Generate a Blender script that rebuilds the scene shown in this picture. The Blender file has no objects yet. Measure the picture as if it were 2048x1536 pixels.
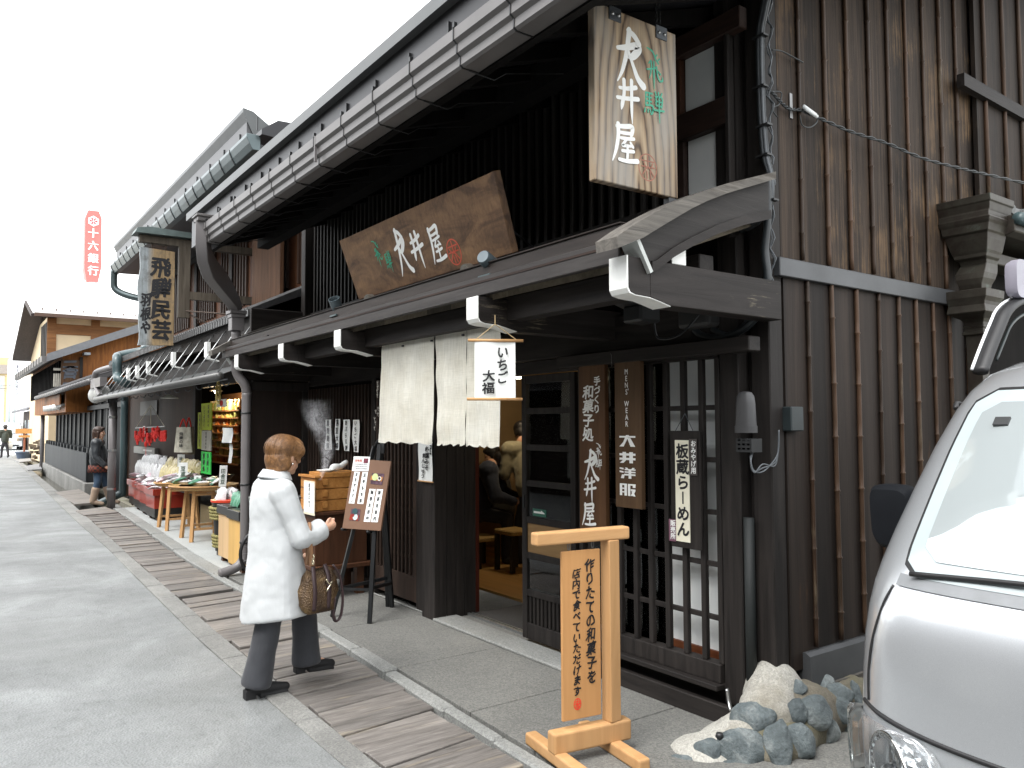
import bpy, bmesh, math, random
from mathutils import Vector as V, Matrix, noise as mnoise
random.seed(7)
SC = bpy.context.scene
COL = SC.collection
# ------------------------------------------------------------------ camera
FPX, CAMH = 1575.0, 1.6
YAW, PITCH, ROLL = math.radians(35.8), math.radians(2.9), math.radians(0.25)
fw = V((-math.cos(YAW)*math.cos(PITCH), math.sin(YAW)*math.cos(PITCH), math.sin(PITCH)))
rt = fw.cross(V((0, 0, 1))).normalized()
dn = fw.cross(rt)
cr, sr = math.cos(ROLL), math.sin(ROLL)
RT, DN = rt*cr + dn*sr, dn*cr - rt*sr
CAMP = V((0, 0, CAMH))
cd = bpy.data.cameras.new('camera')
cam = bpy.data.objects.new('camera', cd)
COL.objects.link(cam)
M = Matrix.Identity(4)
for i in range(3):
    M[i][0], M[i][1], M[i][2], M[i][3] = RT[i], -DN[i], -fw[i], CAMP[i]
cam.matrix_world = M
cd.sensor_width = 36.0
cd.lens = 36.0*FPX/2048.0
cd.clip_start = 0.05
cd.clip_end = 3000
SC.camera = cam
# ------------------------------------------------------------------ sky, sun, exposure (bright overcast)
SUN_EL, SUN_AZ = math.radians(58), math.radians(170)
w = bpy.data.worlds.new('World')
SC.world = w
w.use_nodes = True
nt = w.node_tree
nt.nodes.clear()
wo = nt.nodes.new('ShaderNodeOutputWorld')
bg = nt.nodes.new('ShaderNodeBackground')
sky = nt.nodes.new('ShaderNodeTexSky')
sky.sky_type = 'NISHITA'
sky.sun_disc = False
sky.sun_elevation = SUN_EL
sky.sun_rotation = SUN_AZ
sky.air_density = 1.0
sky.dust_density = 3.0
sky.ozone_density = 1.0
hs = nt.nodes.new('ShaderNodeHueSaturation')
hs.inputs['Saturation'].default_value = 0.12
hs.inputs['Value'].default_value = 1.0
nt.links.new(sky.outputs[0], hs.inputs['Color'])
nt.links.new(hs.outputs[0], bg.inputs['Color'])
bg.inputs['Strength'].default_value = 0.15
cloud = nt.nodes.new('ShaderNodeBackground')      # the even white cloud deck over the clear-sky dome
cloud.inputs['Color'].default_value = (0.97, 0.99, 1.0, 1)
cloud.inputs['Strength'].default_value = 0.75
ad = nt.nodes.new('ShaderNodeAddShader')
nt.links.new(bg.outputs[0], ad.inputs[0])
nt.links.new(cloud.outputs[0], ad.inputs[1])
nt.links.new(ad.outputs[0], wo.inputs['Surface'])
sl = bpy.data.lights.new('sun', 'SUN')
sl.energy = 1.0
sl.angle = math.radians(25)
sl.color = (1.0, 0.97, 0.93)
so = bpy.data.objects.new('sun', sl)
COL.objects.link(so)
# sky sun_rotation is measured clockwise from +Y seen from above
sdir = V((math.sin(SUN_AZ)*math.cos(SUN_EL), math.cos(SUN_AZ)*math.cos(SUN_EL), math.sin(SUN_EL)))
so.rotation_euler = sdir.to_track_quat('Z', 'Y').to_euler()
so.location = (0, -6, 12)
SC.view_settings.view_transform = 'Standard'
SC.view_settings.look = 'None'
SC.view_settings.gamma = 1
SC.view_settings.exposure = 1.12
SC.cycles.use_denoising = True
SC.cycles.max_bounces = 8
SC.cycles.volume_bounces = 1
SC.cycles.transparent_max_bounces = 16


# ------------------------------------------------------------------ points of the place from the survey of the photograph
def ray(px, py):
    return RT*((px-1024)/FPX) + DN*((py-768)/FPX) + fw


def aty(px, py, y):
    d = ray(px, py)
    return CAMP + d*(y/d.y)


def atx(px, py, x):
    d = ray(px, py)
    return CAMP + d*(x/d.x)


def atz(px, py, z=0.0):
    d = ray(px, py)
    return CAMP + d*((z-CAMH)/d.z)


# ------------------------------------------------------------------ materials
MATS = {}


def mat(name, build):
    if name in MATS:
        return MATS[name]
    m = bpy.data.materials.new(name)
    m.use_nodes = True
    n = m.node_tree
    n.nodes.clear()
    out = n.nodes.new('ShaderNodeOutputMaterial')
    b = n.nodes.new('ShaderNodeBsdfPrincipled')
    n.links.new(b.outputs[0], out.inputs[0])
    build(n, b, out)
    MATS[name] = m
    return m


def nd(n, t, **kw):
    x = n.nodes.new('ShaderNode'+t)
    for k, v in kw.items():
        if k in x.inputs:
            x.inputs[k].default_value = v
        else:
            setattr(x, k, v)
    return x


def coords(n, scale=(1, 1, 1), which='Object', rot=(0, 0, 0)):
    tc = nd(n, 'TexCoord')
    mp = nd(n, 'Mapping')
    mp.inputs['Scale'].default_value = scale
    mp.inputs['Rotation'].default_value = rot
    n.links.new(tc.outputs[which], mp.inputs[0])
    return mp.outputs[0]


def tex(n, vec, scale, detail=5, rough=0.55, dist=0.0):
    t = nd(n, 'TexNoise', Scale=scale, Detail=detail, Roughness=rough, Distortion=dist)
    n.links.new(vec, t.inputs['Vector'])
    return t.outputs['Fac']


def ramp(n, fac, stops):
    r = nd(n, 'ValToRGB')
    e = r.color_ramp.elements
    while len(e) < len(stops):
        e.new(0.5)
    for i, (p, c) in enumerate(stops):
        e[i].position = p
        e[i].color = (*c, 1) if len(c) == 3 else c
    n.links.new(fac, r.inputs[0])
    return r.outputs[0]


def mix(n, fac, a, b, mode='MIX'):
    m = nd(n, 'MixRGB', blend_type=mode)
    for s, v in ((0, fac), (1, a), (2, b)):
        if hasattr(v, 'is_output'):
            n.links.new(v, m.inputs[s])
        else:
            m.inputs[s].default_value = v if s == 0 else (*v, 1)
    return m.outputs[0]


def bump(n, b, h, strength=0.3, dist=0.01):
    x = nd(n, 'Bump', Strength=strength, Distance=dist)
    n.links.new(h, x.inputs['Height'])
    n.links.new(x.outputs[0], b.inputs['Normal'])


def flat(name, col, rough=0.6, metal=0.0, var=0.15, scale=9.0, bmp=0.0, spec=None, coat=0.0):
    """One plain paint, plastic, cloth or metal with a little uneven wear."""
    def f(n, b, o):
        v = coords(n)
        t = tex(n, v, scale, 6)
        lo = tuple(c*(1-var) for c in col)
        hi = tuple(min(1, c*(1+var)) for c in col)
        n.links.new(ramp(n, t, [(0.3, lo), (0.7, hi)]), b.inputs['Base Color'])
        b.inputs['Roughness'].default_value = rough
        b.inputs['Metallic'].default_value = metal
        if spec is not None:
            b.inputs['Specular IOR Level'].default_value = spec
        if coat:
            b.inputs['Coat Weight'].default_value = coat
            b.inputs['Coat Roughness'].default_value = 0.03
        if bmp:
            bump(n, b, tex(n, v, scale*6, 4), bmp, 0.004)
    return mat(name, f)


def wood(name, dark, light, axis='Z', rough=0.6, worn=None, worn_amt=0.62, plank=None, pax=0, scale=22.0, bmp=0.35, stretch=14.0, pvar=0.45, spec=0.22):
    """Wood with grain along one axis; plank = width of boards laid side by side along axis pax."""
    def f(n, b, o):
        s = [1, 1, 1]
        s['XYZ'.index(axis)] = 1.0/stretch
        v = coords(n, tuple(s))
        raw = coords(n)
        g = tex(n, v, scale, 7, 0.65, 0.6)
        col = ramp(n, g, [(0.3, dark), (0.7, light)])
        big = tex(n, v, 2.3, 4, 0.6, 0.3)
        col = mix(n, 0.6, col, ramp(n, big, [(0.3, (0.55, 0.55, 0.55)), (0.7, (1.25, 1.25, 1.25))]), 'MULTIPLY')
        if plank:
            sp = nd(n, 'SeparateXYZ')
            n.links.new(raw, sp.inputs[0])
            q = nd(n, 'Math', operation='DIVIDE')
            n.links.new(sp.outputs[pax], q.inputs[0])
            q.inputs[1].default_value = plank
            fl = nd(n, 'Math', operation='FLOOR')
            n.links.new(q.outputs[0], fl.inputs[0])
            wn = nd(n, 'TexWhiteNoise', noise_dimensions='1D')
            n.links.new(fl.outputs[0], wn.inputs['W'])
            a, c = 1-pvar, 1+pvar
            col = mix(n, 1.0, col, ramp(n, wn.outputs['Value'], [(0.0, (a, a, a)), (1.0, (c, c*0.97, c*0.93))]), 'MULTIPLY')
        if worn:
            wv = tex(n, v, scale*1.7, 8, 0.75, 0.2)
            wl = tex(n, raw, 1.7, 5, 0.6)
            mm = nd(n, 'Math', operation='MULTIPLY')
            n.links.new(wv, mm.inputs[0])
            n.links.new(wl, mm.inputs[1])
            k = worn_amt*worn_amt
            fc = ramp(n, mm.outputs[0], [(max(0, k-0.05), (0, 0, 0)), (min(1, k+0.07), (1, 1, 1))])
            col = mix(n, fc, col, worn)
        n.links.new(col, b.inputs['Base Color'])
        b.inputs['Roughness'].default_value = rough
        b.inputs['Specular IOR Level'].default_value = spec
        bump(n, b, g, bmp, 0.006)
    return mat(name, f)


def glow(name, col, strength):
    def f(n, b, o):
        b.inputs['Base Color'].default_value = (0.8, 0.8, 0.8, 1)
        b.inputs['Emission Color'].default_value = (*col, 1)
        b.inputs['Emission Strength'].default_value = strength
    return mat(name, f)


def glass(name, col=(0.9, 0.95, 0.95), rough=0.02, clear=0.8):
    def f(n, b, o):
        tr = nd(n, 'BsdfTransparent')
        tr.inputs[0].default_value = (*col, 1)
        gl = nd(n, 'BsdfGlossy', Roughness=rough)
        gl.inputs[0].default_value = (1, 1, 1, 1)
        fr = nd(n, 'Fresnel', IOR=1.5)
        mx = nd(n, 'MixShader')
        n.links.new(fr.outputs[0], mx.inputs[0])
        n.links.new(tr.outputs[0], mx.inputs[1])
        n.links.new(gl.outputs[0], mx.inputs[2])
        n.links.new(mx.outputs[0], o.inputs[0])
    return mat(name, f)


# ------------------------------------------------------------------ mesh building
ORG = {}


class MB:
    def __init__(s):
        s.v, s.f = [], []

    def add(s, vs, fs):
        k = len(s.v)
        s.v += [V(p) for p in vs]
        s.f += [tuple(i+k for i in f) for f in fs]
        return s

    def box(s, a, b):
        x0, x1 = sorted((a[0], b[0]))
        y0, y1 = sorted((a[1], b[1]))
        z0, z1 = sorted((a[2], b[2]))
        return s.add([(x0, y0, z0), (x1, y0, z0), (x1, y1, z0), (x0, y1, z0), (x0, y0, z1), (x1, y0, z1), (x1, y1, z1), (x0, y1, z1)],
                     [(0, 3, 2, 1), (4, 5, 6, 7), (0, 1, 5, 4), (1, 2, 6, 5), (2, 3, 7, 6), (3, 0, 4, 7)])

    def obox(s, c, ax, ay, az):
        c, ax, ay, az = V(c), V(ax), V(ay), V(az)
        vs = [c-ax-ay-az, c+ax-ay-az, c+ax+ay-az, c-ax+ay-az, c-ax-ay+az, c+ax-ay+az, c+ax+ay+az, c-ax+ay+az]
        return s.add(vs, [(0, 3, 2, 1), (4, 5, 6, 7), (0, 1, 5, 4), (1, 2, 6, 5), (2, 3, 7, 6), (3, 0, 4, 7)])

    def bar(s, p, q, w, h, up=(0, 0, 1)):
        p, q = V(p), V(q)
        d = q-p
        z = V(up)
        x = d.cross(z)
        if x.length < 1e-6:
            x = d.cross(V((0, 1, 0)))
        x.normalize()
        z = x.cross(d).normalized()
        return s.obox((p+q)/2, d/2, x*(w/2), z*(h/2))

    def prism(s, poly, axis, a, b):
        """poly of 2-D points in the plane across axis (X: y,z  Y: x,z  Z: x,y)."""
        def P(p, t):
            return (t, p[0], p[1]) if axis == 'X' else (p[0], t, p[1]) if axis == 'Y' else (p[0], p[1], t)
        m = len(poly)
        vs = [P(p, a) for p in poly]+[P(p, b) for p in poly]
        fs = [tuple(range(m))[::-1], tuple(range(m, 2*m))]+[(i, (i+1) % m, m+(i+1) % m, m+i) for i in range(m)]
        return s.add(vs, fs)

    def loft(s, rings, cap=True, close=False):
        m = len(rings[0])
        vs = [p for r in rings for p in r]
        fs = []
        R = len(rings)
        for j in range(R if close else R-1):
            j2 = (j+1) % R
            for i in range(m):
                fs.append((j*m+i, j*m+(i+1) % m, j2*m+(i+1) % m, j2*m+i))
        if cap and not close:
            fs += [tuple(range(m))[::-1], tuple(range((R-1)*m, R*m))]
        return s.add(vs, fs)

    def sheet(s, rows):
        """open grid"""
        m = len(rows[0])
        vs = [p for r in rows for p in r]
        return s.add(vs, [(j*m+i, j*m+i+1, (j+1)*m+i+1, (j+1)*m+i) for j in range(len(rows)-1) for i in range(m-1)])

    def tube(s, pts, r, n=8, flat=1.0, close=False):
        pts = [V(p) for p in pts]
        rs = r if isinstance(r, (list, tuple)) else [r]*len(pts)
        rings = []
        prev = None
        L = len(pts)
        for i, p in enumerate(pts):
            if close:
                t = pts[(i+1) % L]-pts[i-1]
            else:
                t = pts[min(i+1, L-1)]-pts[max(i-1, 0)]
            t.normalize()
            if prev is None:
                u = t.cross(V((0, 0, 1)))
                if u.length < 0.05:
                    u = t.cross(V((0, 1, 0)))
            else:
                u = prev-t*prev.dot(t)
            u.normalize()
            prev = u
            w = t.cross(u)
            rings.append([p+(u*math.cos(a)+w*math.sin(a)*flat)*rs[i] for a in [2*math.pi*k/n for k in range(n)]])
        return s.loft(rings, True, close)

    def cap(s, p, q, r1, r2, n=12):
        """closed tapered capsule"""
        p, q = V(p), V(q)
        d = (q-p)
        if d.length < 1e-6:
            d = V((0, 0, 1e-4))
        t = d.normalized()
        pts, rs = [], []
        for a in (0.97, 0.8, 0.5, 0.2):
            pts.append(p-t*r1*a)
            rs.append(r1*math.sqrt(1-a*a))
        for k in (0, 0.5, 1):
            pts.append(p+d*k)
            rs.append(r1+(r2-r1)*k)
        for a in (0.2, 0.5, 0.8, 0.97):
            pts.append(q+t*r2*a)
            rs.append(r2*math.sqrt(1-a*a))
        return s.tube(pts, rs, n)

    def ell(s, c, rx, ry, rz, m=None, n=16):
        c = V(c)
        rings = []
        for j in range(1, n//2+1):
            th = math.pi*j/(n//2+1)
            ring = []
            for i in range(n):
                a = 2*math.pi*i/n
                p = V((rx*math.sin(th)*math.cos(a), ry*math.sin(th)*math.sin(a), -rz*math.cos(th)))
                ring.append(c+(m @ p if m else p))
            rings.append(ring)
        return s.loft(rings)

    def lathe(s, c, prof, n=24, axis=None):
        """prof = (radius, height) along axis from c"""
        c = V(c)
        z = V(axis).normalized() if axis else V((0, 0, 1))
        x = z.orthogonal().normalized()
        y = z.cross(x)
        return s.loft([[c+z*h+(x*math.cos(2*math.pi*i/n)+y*math.sin(2*math.pi*i/n))*max(r, 1e-4) for i in range(n)] for r, h in prof])

    def merge(s, o):
        return s.add(o.v, o.f)

    def build(s, name, m, parent=None, smooth=False, bevel=0.0, base=None, label=None, seg=1):
        me = bpy.data.meshes.new(name)
        if parent is not None:
            og = ORG[parent.name]
        else:
            og = V(base) if base is not None else V(((min(p.x for p in s.v)+max(p.x for p in s.v))/2, (min(p.y for p in s.v)+max(p.y for p in s.v))/2, min(p.z for p in s.v)))
        me.from_pydata([p-og for p in s.v], [], s.f)
        bm = bmesh.new()
        bm.from_mesh(me)
        bmesh.ops.recalc_face_normals(bm, faces=bm.faces)
        bm.to_mesh(me)
        bm.free()
        me.materials.append(m)
        if smooth:
            me.polygons.foreach_set('use_smooth', [True]*len(me.polygons))
        o = bpy.data.objects.new(name, me)
        COL.objects.link(o)
        if smooth == 'auto':
            try:
                me.set_sharp_from_angle(angle=math.radians(38))
            except Exception:
                pass
        if parent is not None:
            o.parent = parent
        else:
            o.location = og
        ORG[o.name] = og
        if bevel:
            md = o.modifiers.new('bevel', 'BEVEL')
            md.width = bevel
            md.segments = seg
            md.limit_method = 'ANGLE'
        if label:
            o['label'] = label
        return o


def build_parts(mb, name, m, parent, smooth=False, bevel=0.0):
    """one child for each separate piece of the shape"""
    up = list(range(len(mb.v)))

    def root(i):
        while up[i] != i:
            up[i] = up[up[i]]
            i = up[i]
        return i
    for f in mb.f:
        for i in f[1:]:
            up[root(i)] = root(f[0])
    groups = {}
    for f in mb.f:
        groups.setdefault(root(f[0]), []).append(f)
    for fs in groups.values():
        ids = sorted({i for f in fs for i in f})
        k = {i: n for n, i in enumerate(ids)}
        p = MB()
        p.v = [mb.v[i] for i in ids]
        p.f = [tuple(k[i] for i in f) for f in fs]
        p.build(name, m, parent, smooth, bevel)


def tag(o, label=None, cat=None, group=None, kind=None):
    for k, v in (('label', label), ('category', cat), ('group', group), ('kind', kind)):
        if v:
            o[k] = v
    return o


def thing(name, loc, label, cat, group=None, kind=None):
    o = bpy.data.objects.new(name, None)
    o.empty_display_size = 0.2
    COL.objects.link(o)
    o.location = loc
    ORG[o.name] = V(loc)
    return tag(o, label, cat, group, kind)


def copy_tree(o, parent=None):
    c = o.copy()
    COL.objects.link(c)
    c.parent = parent
    ORG[c.name] = ORG[o.name].copy()
    for ch in list(o.children):
        copy_tree(ch, c)
    return c


def baked(o, mods):
    """run modifiers and keep the result as plain mesh data"""
    for t, kw in mods:
        md = o.modifiers.new(t.lower(), t)
        for k, v in kw.items():
            setattr(md, k, v)
    bpy.context.view_layer.update()
    dg = bpy.context.evaluated_depsgraph_get()
    me = bpy.data.meshes.new_from_object(o.evaluated_get(dg))
    old = o.data
    m = old.materials[0]
    o.modifiers.clear()
    o.data = me
    me.materials.clear()
    me.materials.append(m)
    me.polygons.foreach_set('use_smooth', [True]*len(me.polygons))
    return o


def blob(mb, name, m, parent, vox=0.008, smooth=6, f=0.5, base=None):
    o = mb.build(name, m, parent, True, base=base)
    return baked(o, [('REMESH', dict(mode='VOXEL', voxel_size=vox)), ('SMOOTH', dict(iterations=smooth, factor=f))])


def arc(n, a0, a1):
    return [a0+(a1-a0)*i/n for i in range(n+1)]


def catmull(pts, k=6):
    pts = [V(p) for p in pts]
    out = []
    for i in range(len(pts)-1):
        p0, p1, p2, p3 = pts[max(i-1, 0)], pts[i], pts[i+1], pts[min(i+2, len(pts)-1)]
        for j in range(k):
            t = j/k
            out.append(0.5*((2*p1)+(p2-p0)*t+(2*p0-5*p1+4*p2-p3)*t*t+(3*p1-p0-3*p2+p3)*t*t*t))
    out.append(pts[-1])
    return out


# ------------------------------------------------------------------ lettering
GLYPH = {}


def load_glyphs(chars):
    todo = []
    for ch in sorted(set(chars)):
        if ch in GLYPH or ch in ' \n':
            continue
        c = bpy.data.curves.new('glyph', 'FONT')
        c.body = ch
        c.size = 1
        c.resolution_u = 3
        o = bpy.data.objects.new('glyph', c)
        COL.objects.link(o)
        todo.append((ch, o, c))
    bpy.context.view_layer.update()
    dg = bpy.context.evaluated_depsgraph_get()
    for ch, o, c in todo:
        me = bpy.data.meshes.new_from_object(o.evaluated_get(dg))
        GLYPH[ch] = ([v.co.copy() for v in me.vertices], [tuple(p.vertices) for p in me.polygons])
        bpy.data.meshes.remove(me)
    for ch, o, c in todo:
        bpy.data.objects.remove(o)
        bpy.data.curves.remove(c)


def put_glyph(mb, ch, c, ux, uy, size, wx=1.0, brush=0.0, fat=None):
    """glyph centred at c; ux, uy unit vectors of the surface"""
    if ch in ' \n':
        return
    load_glyphs(ch)
    vs, fs = GLYPH[ch]
    latin = ord(ch) < 256
    if latin:
        cx = (min(p.x for p in vs)+max(p.x for p in vs))/2
        cy = 0.34
    else:
        cx, cy = 0.5, 0.38
    k = ord(ch) % 97
    out = []
    for p in vs:
        x, y = p.x-cx, p.y-cy
        if brush:
            x2 = x+brush*(math.sin(y*7+k)*0.5+y*0.6)
            y2 = y+brush*(math.sin(x*6+k*2)*0.6+x*0.9)
            x, y = x2, y2
        out.append(V(c)+V(ux)*(x*size*wx)+V(uy)*(y*size))
    # a loaded brush or a bold face: the same glyph laid again a hair aside and a hair proud
    fat = (.028 if brush else .016) if fat is None else fat
    nn = V(ux).cross(V(uy))
    nn = nn if nn.dot(CAMP-V(c)) > 0 else -nn
    for k, (a, e) in enumerate(((-1, -.6), (1, .6), (.6, -1), (-.6, 1))):
        mb.add([p+(V(ux)*(a*wx)+V(uy)*e)*(fat*size)+nn*(.00035*k) for p in out], fs)


def vtext(mb, s, top, ux, uy, size, step=None, wx=1.0, brush=0.0):
    """column of characters; top = centre of the top edge"""
    step = step or size*1.05
    for i, ch in enumerate(s):
        d = 90 if ch == 'ー' else 0
        c = V(top)-V(uy)*(step*(i+0.5))
        if d:
            put_glyph(mb, ch, c, -V(uy), V(ux), size, wx, brush)
        else:
            put_glyph(mb, ch, c, ux, uy, size, wx, brush)


def htext(mb, s, left, ux, uy, size, step=None):
    step = step or size*0.7
    for i, ch in enumerate(s):
        put_glyph(mb, ch, V(left)+V(ux)*(step*(i+0.5)), ux, uy, size)


def stroke(mb, pts, ws, P, layer):
    """brush stroke; P(x, y, h) maps the sign's plane to the place"""
    p3 = catmull([(x, y, w_) for (x, y), w_ in zip(pts, ws)], 7)
    L, Rr = [], []
    for i, p in enumerate(p3):
        t = (p3[min(i+1, len(p3)-1)]-p3[max(i-1, 0)])
        t = V((t.x, t.y))
        if t.length < 1e-9:
            t = V((1, 0))
        t.normalize()
        nx, ny = -t.y, t.x
        wd = max(p.z, 0.001)
        L.append((p.x+nx*wd, p.y+ny*wd))
        Rr.append((p.x-nx*wd, p.y-ny*wd))

    def endcap(p, q, wd):
        t = V((p.x-q.x, p.y-q.y))
        t.normalize()
        a0 = math.atan2(t.y, t.x)
        return [(p.x+wd*math.cos(a0+a), p.y+wd*math.sin(a0+a)) for a in (1.0, 0.5, 0, -0.5, -1.0)]
    h = 0.0008+0.0005*layer
    for i in range(len(L)-1):
        mb.add([P(*L[i], h), P(*L[i+1], h), P(*Rr[i+1], h), P(*Rr[i], h)], [(0, 1, 2, 3)])
    for p, q, a, b, s_ in ((p3[0], p3[1], Rr[0], L[0], 1), (p3[-1], p3[-2], L[-1], Rr[-1], 1)):
        c = endcap(p, q, max(p.z, 0.001))
        c = [b]+c[0:5]+[a] if False else c
        ring = [a]+(c[::-1] if False else c)+[b]
        mb.add([P(*x, h) for x in ring], [tuple(range(len(ring)))])


# the shop's written name, stroke by stroke (x 0..1 across, y 0..1 up within each character)
BRUSH = {
    '大': [([(0.12, 0.60), (0.40, 0.66), (0.74, 0.76), (0.80, 0.70), (0.62, 0.54), (0.48, 0.50)], [0.035, 0.05, 0.06, 0.07, 0.06, 0.03]),
           ([(0.50, 1.0), (0.46, 0.80), (0.40, 0.55), (0.26, 0.22), (0.10, 0.0)], [0.05, 0.05, 0.045, 0.035, 0.012]),
           ([(0.46, 0.98), (0.66, 0.92), (0.82, 0.80)], [0.04, 0.05, 0.05]),
           ([(0.46, 0.60), (0.60, 0.38), (0.76, 0.16), (0.94, 0.05)], [0.03, 0.035, 0.05, 0.065])],
    '井': [([(0.16, 0.72), (0.50, 0.76), (0.86, 0.86)], [0.035, 0.045, 0.05]),
           ([(0.06, 0.44), (0.45, 0.48), (0.95, 0.56)], [0.04, 0.045, 0.05]),
           ([(0.34, 0.96), (0.34, 0.60), (0.26, 0.30), (0.22, 0.16)], [0.05, 0.045, 0.05, 0.02]),
           ([(0.66, 1.0), (0.66, 0.6), (0.66, 0.2), (0.68, -0.15)], [0.05, 0.045, 0.04, 0.012])],
    '屋': [([(0.22, 0.90), (0.50, 0.94), (0.80, 0.98), (0.80, 0.82), (0.76, 0.74)], [0.04, 0.045, 0.05, 0.045, 0.03]),
           ([(0.28, 0.76), (0.50, 0.77), (0.76, 0.80)], [0.03, 0.035, 0.035]),
           ([(0.26, 0.96), (0.26, 0.66), (0.18, 0.32), (0.04, 0.0)], [0.05, 0.045, 0.04, 0.014]),
           ([(0.36, 0.62), (0.60, 0.64), (0.86, 0.68)], [0.03, 0.035, 0.035]),
           ([(0.60, 0.64), (0.46, 0.50), (0.42, 0.44), (0.62, 0.46), (0.80, 0.48)], [0.025, 0.03, 0.03, 0.03, 0.025]),
           ([(0.72, 0.56), (0.82, 0.46)], [0.025, 0.03]),
           ([(0.40, 0.30), (0.62, 0.32), (0.84, 0.35)], [0.03, 0.035, 0.035]),
           ([(0.60, 0.46), (0.60, 0.26), (0.58, 0.08)], [0.03, 0.032, 0.03]),
           ([(0.28, 0.06), (0.58, 0.06), (0.98, 0.12)], [0.035, 0.04, 0.05])],
    '飛': [([(0.10, 0.95), (0.42, 0.90), (0.60, 0.74), (0.74, 0.66)], [0.02, 0.03, 0.03, 0.03]),
           ([(0.66, 0.86), (0.56, 0.78)], [0.025, 0.02]), ([(0.80, 0.78), (0.70, 0.72)], [0.025, 0.02]),
           ([(0.18, 0.58), (0.32, 0.66), (0.30, 0.40), (0.20, 0.22)], [0.02, 0.025, 0.025, 0.012]),
           ([(0.08, 0.42), (0.40, 0.48), (0.62, 0.54)], [0.025, 0.025, 0.025]),
           ([(0.46, 0.66), (0.46, 0.34), (0.46, 0.0)], [0.025, 0.03, 0.012]),
           ([(0.62, 0.56), (0.66, 0.36), (0.78, 0.24), (0.94, 0.26), (0.95, 0.34)], [0.025, 0.028, 0.03, 0.03, 0.015]),
           ([(0.70, 0.46), (0.84, 0.40)], [0.02, 0.025])],
    '騨': [([(0.12, 0.88), (0.12, 0.62), (0.12, 0.46)], [0.028]*3), ([(0.12, 0.88), (0.44, 0.90)], [0.025]*2),
           ([(0.12, 0.75), (0.40, 0.76)], [0.022]*2), ([(0.12, 0.62), (0.40, 0.63)], [0.022]*2),
           ([(0.28, 0.88), (0.28, 0.50)], [0.025]*2),
           ([(0.10, 0.47), (0.46, 0.50), (0.44, 0.28), (0.34, 0.22)], [0.025, 0.028, 0.028, 0.015]),
           ([(0.06, 0.36), (0.03, 0.24)], [0.022]*2), ([(0.20, 0.36), (0.20, 0.26)], [0.022]*2), ([(0.30, 0.36), (0.34, 0.28)], [0.022]*2),
           ([(0.58, 0.98), (0.62, 0.88)], [0.022]*2), ([(0.74, 0.99), (0.74, 0.88)], [0.022]*2), ([(0.92, 0.99), (0.86, 0.88)], [0.022]*2),
           ([(0.58, 0.82), (0.92, 0.84), (0.90, 0.52)], [0.024]*3), ([(0.60, 0.82), (0.60, 0.54)], [0.024]*2),
           ([(0.60, 0.68), (0.90, 0.69)], [0.02]*2), ([(0.60, 0.54), (0.90, 0.55)], [0.02]*2),
           ([(0.50, 0.38), (0.76, 0.40), (0.99, 0.43)], [0.025, 0.025, 0.03]), ([(0.75, 0.84), (0.75, 0.4), (0.76, 0.0)], [0.025, 0.025, 0.01])],
}


def brush_char(mb, ch, x0, y0, wd, ht, P, fat=1.0):
    """character in the box with lower left x0, y0 on the sign"""
    for k, (pts, ws) in enumerate(BRUSH[ch]):
        q = [(x0+x*wd, y0+y*ht) for x, y in pts]
        stroke(mb, q, [a*wd*fat for a in ws], P, k)


def seal(mb, cx, cy, rx, ry, P, wd=0.004):
    """round red seal with spokes"""
    ring = [(cx+rx*math.cos(a), cy+ry*math.sin(a)) for a in arc(20, 0, 2*math.pi)]
    stroke(mb, ring, [wd]*len(ring), P, 0)
    for k, (a, b) in enumerate((((-.7, .45), (.7, .5)), ((0, .85), (0, -.1)), ((-.75, 0), (.75, .05)), ((-.1, 0), (-.6, -.6)), ((.1, 0), (.65, -.6)), ((-.15, -.3), (-.1, -.85)), ((.2, -.3), (.3, -.8)), ((-.5, .3), (-.3, .05)), ((.5, .35), (.35, .05)))):
        stroke(mb, [(cx+a[0]*rx, cy+a[1]*ry), (cx+b[0]*rx, cy+b[1]*ry)], [wd, wd], P, k+1)


# ------------------------------------------------------------------ palette
DK = wood('dark_stained_wood', (0.011, 0.0095, 0.009), (0.034, 0.029, 0.0265), 'Z', 0.6, (0.13, 0.105, 0.08), 0.68)
DKX = wood('dark_stained_beam', (0.011, 0.0095, 0.009), (0.034, 0.029, 0.0265), 'X', 0.6, (0.12, 0.095, 0.07), 0.69)
DKY = wood('dark_stained_rafter', (0.012, 0.010, 0.009), (0.032, 0.027, 0.025), 'Y', 0.6, (0.25, 0.21, 0.15), 0.64)
DKR = wood('reddish_dark_board', (0.020, 0.012, 0.010), (0.042, 0.025, 0.019), 'X', 0.6)
NEARBLACK = wood('sooty_old_wood', (0.004, 0.0035, 0.0035), (0.009, 0.008, 0.0075), 'Z', 0.85, spec=0.1)  # near black wood; also colours the recess panel and notch discs as shade
BRP = wood('brown_panel_wood', (0.018, 0.012, 0.010), (0.032, 0.021, 0.017), 'Z', 0.6, plank=0.21, pax=1, pvar=0.12)
BRWALL = wood('brown_upper_boarding', (0.075, 0.030, 0.015), (0.18, 0.075, 0.035), 'Z', 0.6, plank=0.3, pax=0, pvar=0.25)
ORWOOD = wood('orange_stained_wood', (0.16, 0.055, 0.014), (0.36, 0.14, 0.035), 'Z', 0.55, (0.08, 0.04, 0.02), 0.6, plank=0.4, pax=0, pvar=0.15)
SIDE_UP = wood('weathered_cedar_boards', (0.012, 0.009, 0.0075), (0.062, 0.045, 0.034), 'Z', 0.75, (0.15, 0.095, 0.052), 0.565, plank=0.119, pax=1, pvar=0.30, scale=30, stretch=30, bmp=0.5)
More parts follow.
